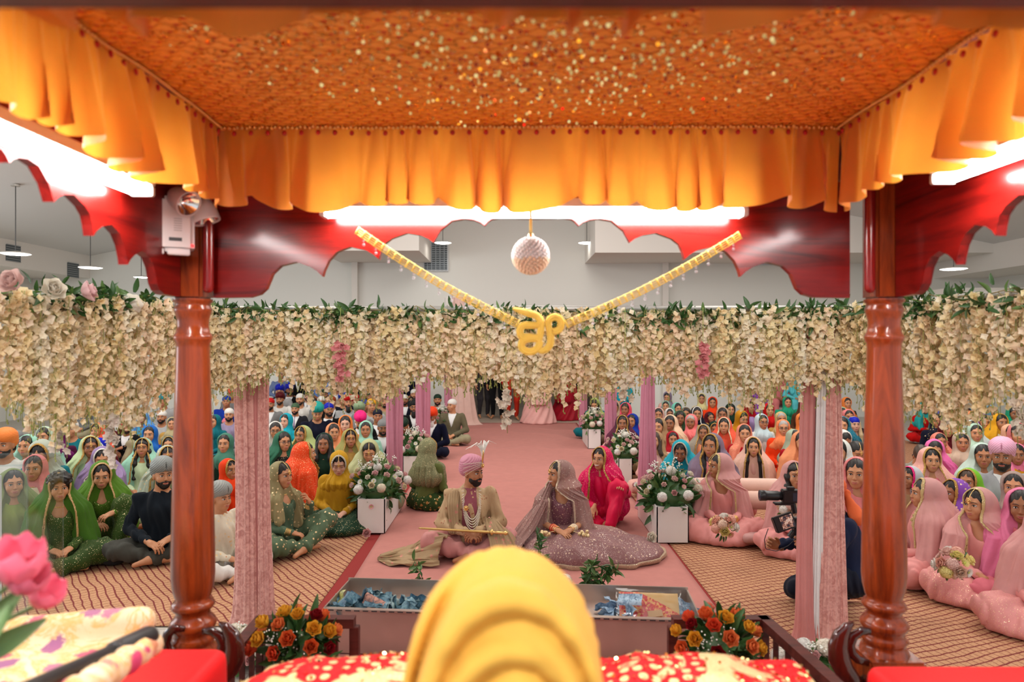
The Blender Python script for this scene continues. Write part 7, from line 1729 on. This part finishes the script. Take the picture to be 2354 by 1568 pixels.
# ---- priest in the foreground, seen from behind
PP = pose('men'); pr_ = empty('person', (-.010, 1.02, .665), R(180), 'priest in a large yellow turban seen from behind, close to the camera', 'person')
obj('body', body_mesh('priest', PP, 1, False), pr_, col=SKINS['b'])
hang(pr_, 'shirt', [tunic_f(PP, 1, .016, 1.0, 'high')], 'cloth', K['white']); hang(pr_, 'trousers', [legs_f(PP, 1, 1.1)], 'cloth', K['white'])
def f(g):
    x, y, z = g.x, g.y, g.z
    d = un(.04, ell(g, (0, -.01, .015), (.142, .150, .180)), ell(g, (0, .05, -.06), (.142, .11, .12)))
    for k_ in (.98, .74, .50):
        aa = np.linspace(-.25, PI+.25, 13); pts = [(.116*k_*math.cos(q)+.012*(1-k_)*4, .085+.075*(1-k_), -.10+.255*k_*max(math.sin(q), -.3)+.0) for q in aa]
        for p0, p1 in zip(pts[:-1], pts[1:]): d = smin(d, cone(g, p0, p1, .030, .030)*1.0, .006)
    u = np.sqrt((x/.13)**2+((z+.10)/.27)**2); bk_ = np.clip((y+.02)/.06, 0, 1)
    rid = np.abs(np.sin(PI*(u*4.3+1.1*x+.2*np.sin(14*x+6*z)))); d = d-bk_*(.024*rid-.012)*np.clip((u-.32)/.1, 0, 1)
    core = ell(g, (-.005, .17, -.09), (.050, .085, .150)); d = smax(d, -core, .008); d = smin(d, cone(g, (-.012, .09, .0), (.012, .10, -.20), .036, .045)+.003*np.sin(120*x), .008)
    rs_ = np.clip((.02-y)/.05, 0, 1); return d-rs_*.005*np.abs(np.sin(PI*(z+.9*np.abs(x))/.024))
P, Q = iso(f, (-.18, -.20, -.19), (.18, .21, .22), .0042, 1); YT = cloth('turban_yellow', (.84, .46, .075), rough=.7, bump=.1, scale=30)
P = P+np.array(PP['head'])+np.array((0, .01, .072)); hang(pr_, 'turban', [(P, Q)], YT)
draped('seat_cushion', -.36, .34, .72, 1.36, .15, .68, cloth('cushion_white', (.75, .72, .66)), 'white covered seat under the priest', 'seat')
# ---- videographer behind the right drape, and his gear
PV = pose('men', pelvis=(0, .05, .26), chest=(0, -.02, .55), neck=(0, -.04, .71), head=(0, -.09, .86), shz=.66, elL=(.26, -.18, .46), elR=(-.24, -.22, .44), wrL=(.12, -.26, .50), wrR=(-.16, -.40, .42), hdL=(-.3, -1, .4), hdR=(.3, -1, .5), pmL=(-1, 0, 0), pmR=(1, 0, 0), curl=70,
          knL=(.16, -.30, .36), anL=(.16, -.20, .06), toL=(.17, -.34, .03), knR=(-.18, -.26, .10), anR=(-.16, .14, .07), toR=(-.16, .28, .03))
vloc = ((1934-CX)/F*4.95, 4.95, .02)
vg = person(vloc, -92, 'videographer in dark navy clothes and orange head wrap kneeling behind the right drape', fem=False, lod=0, P=PV, pkey='video', turban='bandana', tc=(.86, .14, .04), top=(.008, .014, .045), legs=(.006, .008, .02), neck='high', skin='b', beard='short')
cb = np.array((.86, .16, .05)); vh = np.array(PV['head'])
hang(vg, 'wrap_tail', [iso(lambda g: un(.02, ell(g, tuple(vh+(.0, .12, -.01)), (.035, .035, .035)), cone(g, tuple(vh+(.03, .12, -.02)), tuple(vh+(.10, .16, -.16)), .02, .055), cone(g, tuple(vh+(-.02, .13, -.02)), tuple(vh+(-.02, .20, -.15)), .018, .05))+.006*sines(g.x, g.y, g.z, 40, 2), tuple(vh+(-.12, .04, -.26)), tuple(vh+(.22, .30, .08)), .007, 1)], 'cloth', tuple(cb))
bkm = plain('camera_black', (.012, .012, .014), .35); 
def cyl(a_, b_, r_, n=20): return tube([a_, b_], r_, n)
c = at(1812, 1140, 4.86); cm = empty('camera', c, R(-4), 'black mirrorless camera with a long zoom lens on a gimbal, left of the right drape', 'camera')
simple('body', [(*bbox_(-.045, .075, -.035, .035, -.045, .045, .006), 0), (*bbox_(-.01, .04, -.02, .02, .045, .065, .004), 0)], bkm, cm)
simple('lens', [(*tube([(-.045, 0, 0), (-.07, 0, 0), (-.072, 0, 0), (-.15, 0, 0), (-.155, 0, 0), (-.20, 0, 0)], [.030, .030, .034, .034, .037, .038], 22), 0)], bkm, cm, True)
simple('front_glass', uvs((-.198, 0, 0), (.006, .032, .032), 16, 8), plain('lens_glass', (.02, .03, .05), .05), cm, True)
simple('rear_screen', bbox_(.020, .065, -.037, -.034, -.03, .028, .001), plain('screen_off', (.03, .05, .08), .15), cm)
simple('gimbal_plate', [(*bbox_(-.10, .03, -.03, .03, -.062, -.048, .003), 0), (*cyl((.03, 0, -.05), (.045, 0, -.12), .018), 0), (*cyl((.06, .0, -.02), (.17, .02, -.09), .014), 0)], bkm, cm)
c = at(1806, 1200, 4.80); mo = empty('monitor', c, R(10), 'small tilted field monitor showing the ceremony, below the camera', 'monitor'); mo.rotation_euler = (R(-12), R(-16), R(8))
simple('case', bbox_(-.085, .065, -.012, .03, -.055, .055, .006), bkm, mo)
t = NT('monitor_image'); n_ = t.noise(t.coord(1), 38, 3, .6); cc_ = t.ramp(n_, [(.40, (.02, .02, .03)), (.5, (.30, .12, .08)), (.58, (.70, .45, .35)), (.7, (.12, .10, .10))]); t.set(Base_Color=(0, 0, 0), Roughness=.2); t.l(cc_, t.b.inputs['Emission Color']); t.b.inputs['Emission Strength'].default_value = .8
simple('screen', box(-.040, .052, -.0135, -.012, -.042, .044), t.m, mo)
c = at(1834, 1222, 4.84); gm = empty('gimbal_grip', c, 0, 'black gimbal grip with controls held by the videographer', 'gimbal')
simple('body', [(*bbox_(-.035, .06, -.03, .03, -.02, .10, .006), 0), (*cyl((.03, 0, -.02), (.04, 0, -.20), .020), 0), (*cyl((-.03, 0, 0), (-.06, 0, -.04), .022), 0)], bkm, gm)
cv = [(at(1766, 1215, 4.8)), at(1757, 1240, 4.8), at(1760, 1262, 4.8), at(1785, 1267, 4.8), at(1812, 1255, 4.8), at(1830, 1238, 4.8)]
tag(simple('cable', tube([np.array(cv[0])*(1-u)**1+0 if False else np.array([np.interp(u*5, range(6), [q[k] for q in cv]) for k in range(3)]) for u in np.linspace(0, 1, 30)], .0028, 6), bkm, None, True), 'thin black cable looping under the camera monitor', 'cable')
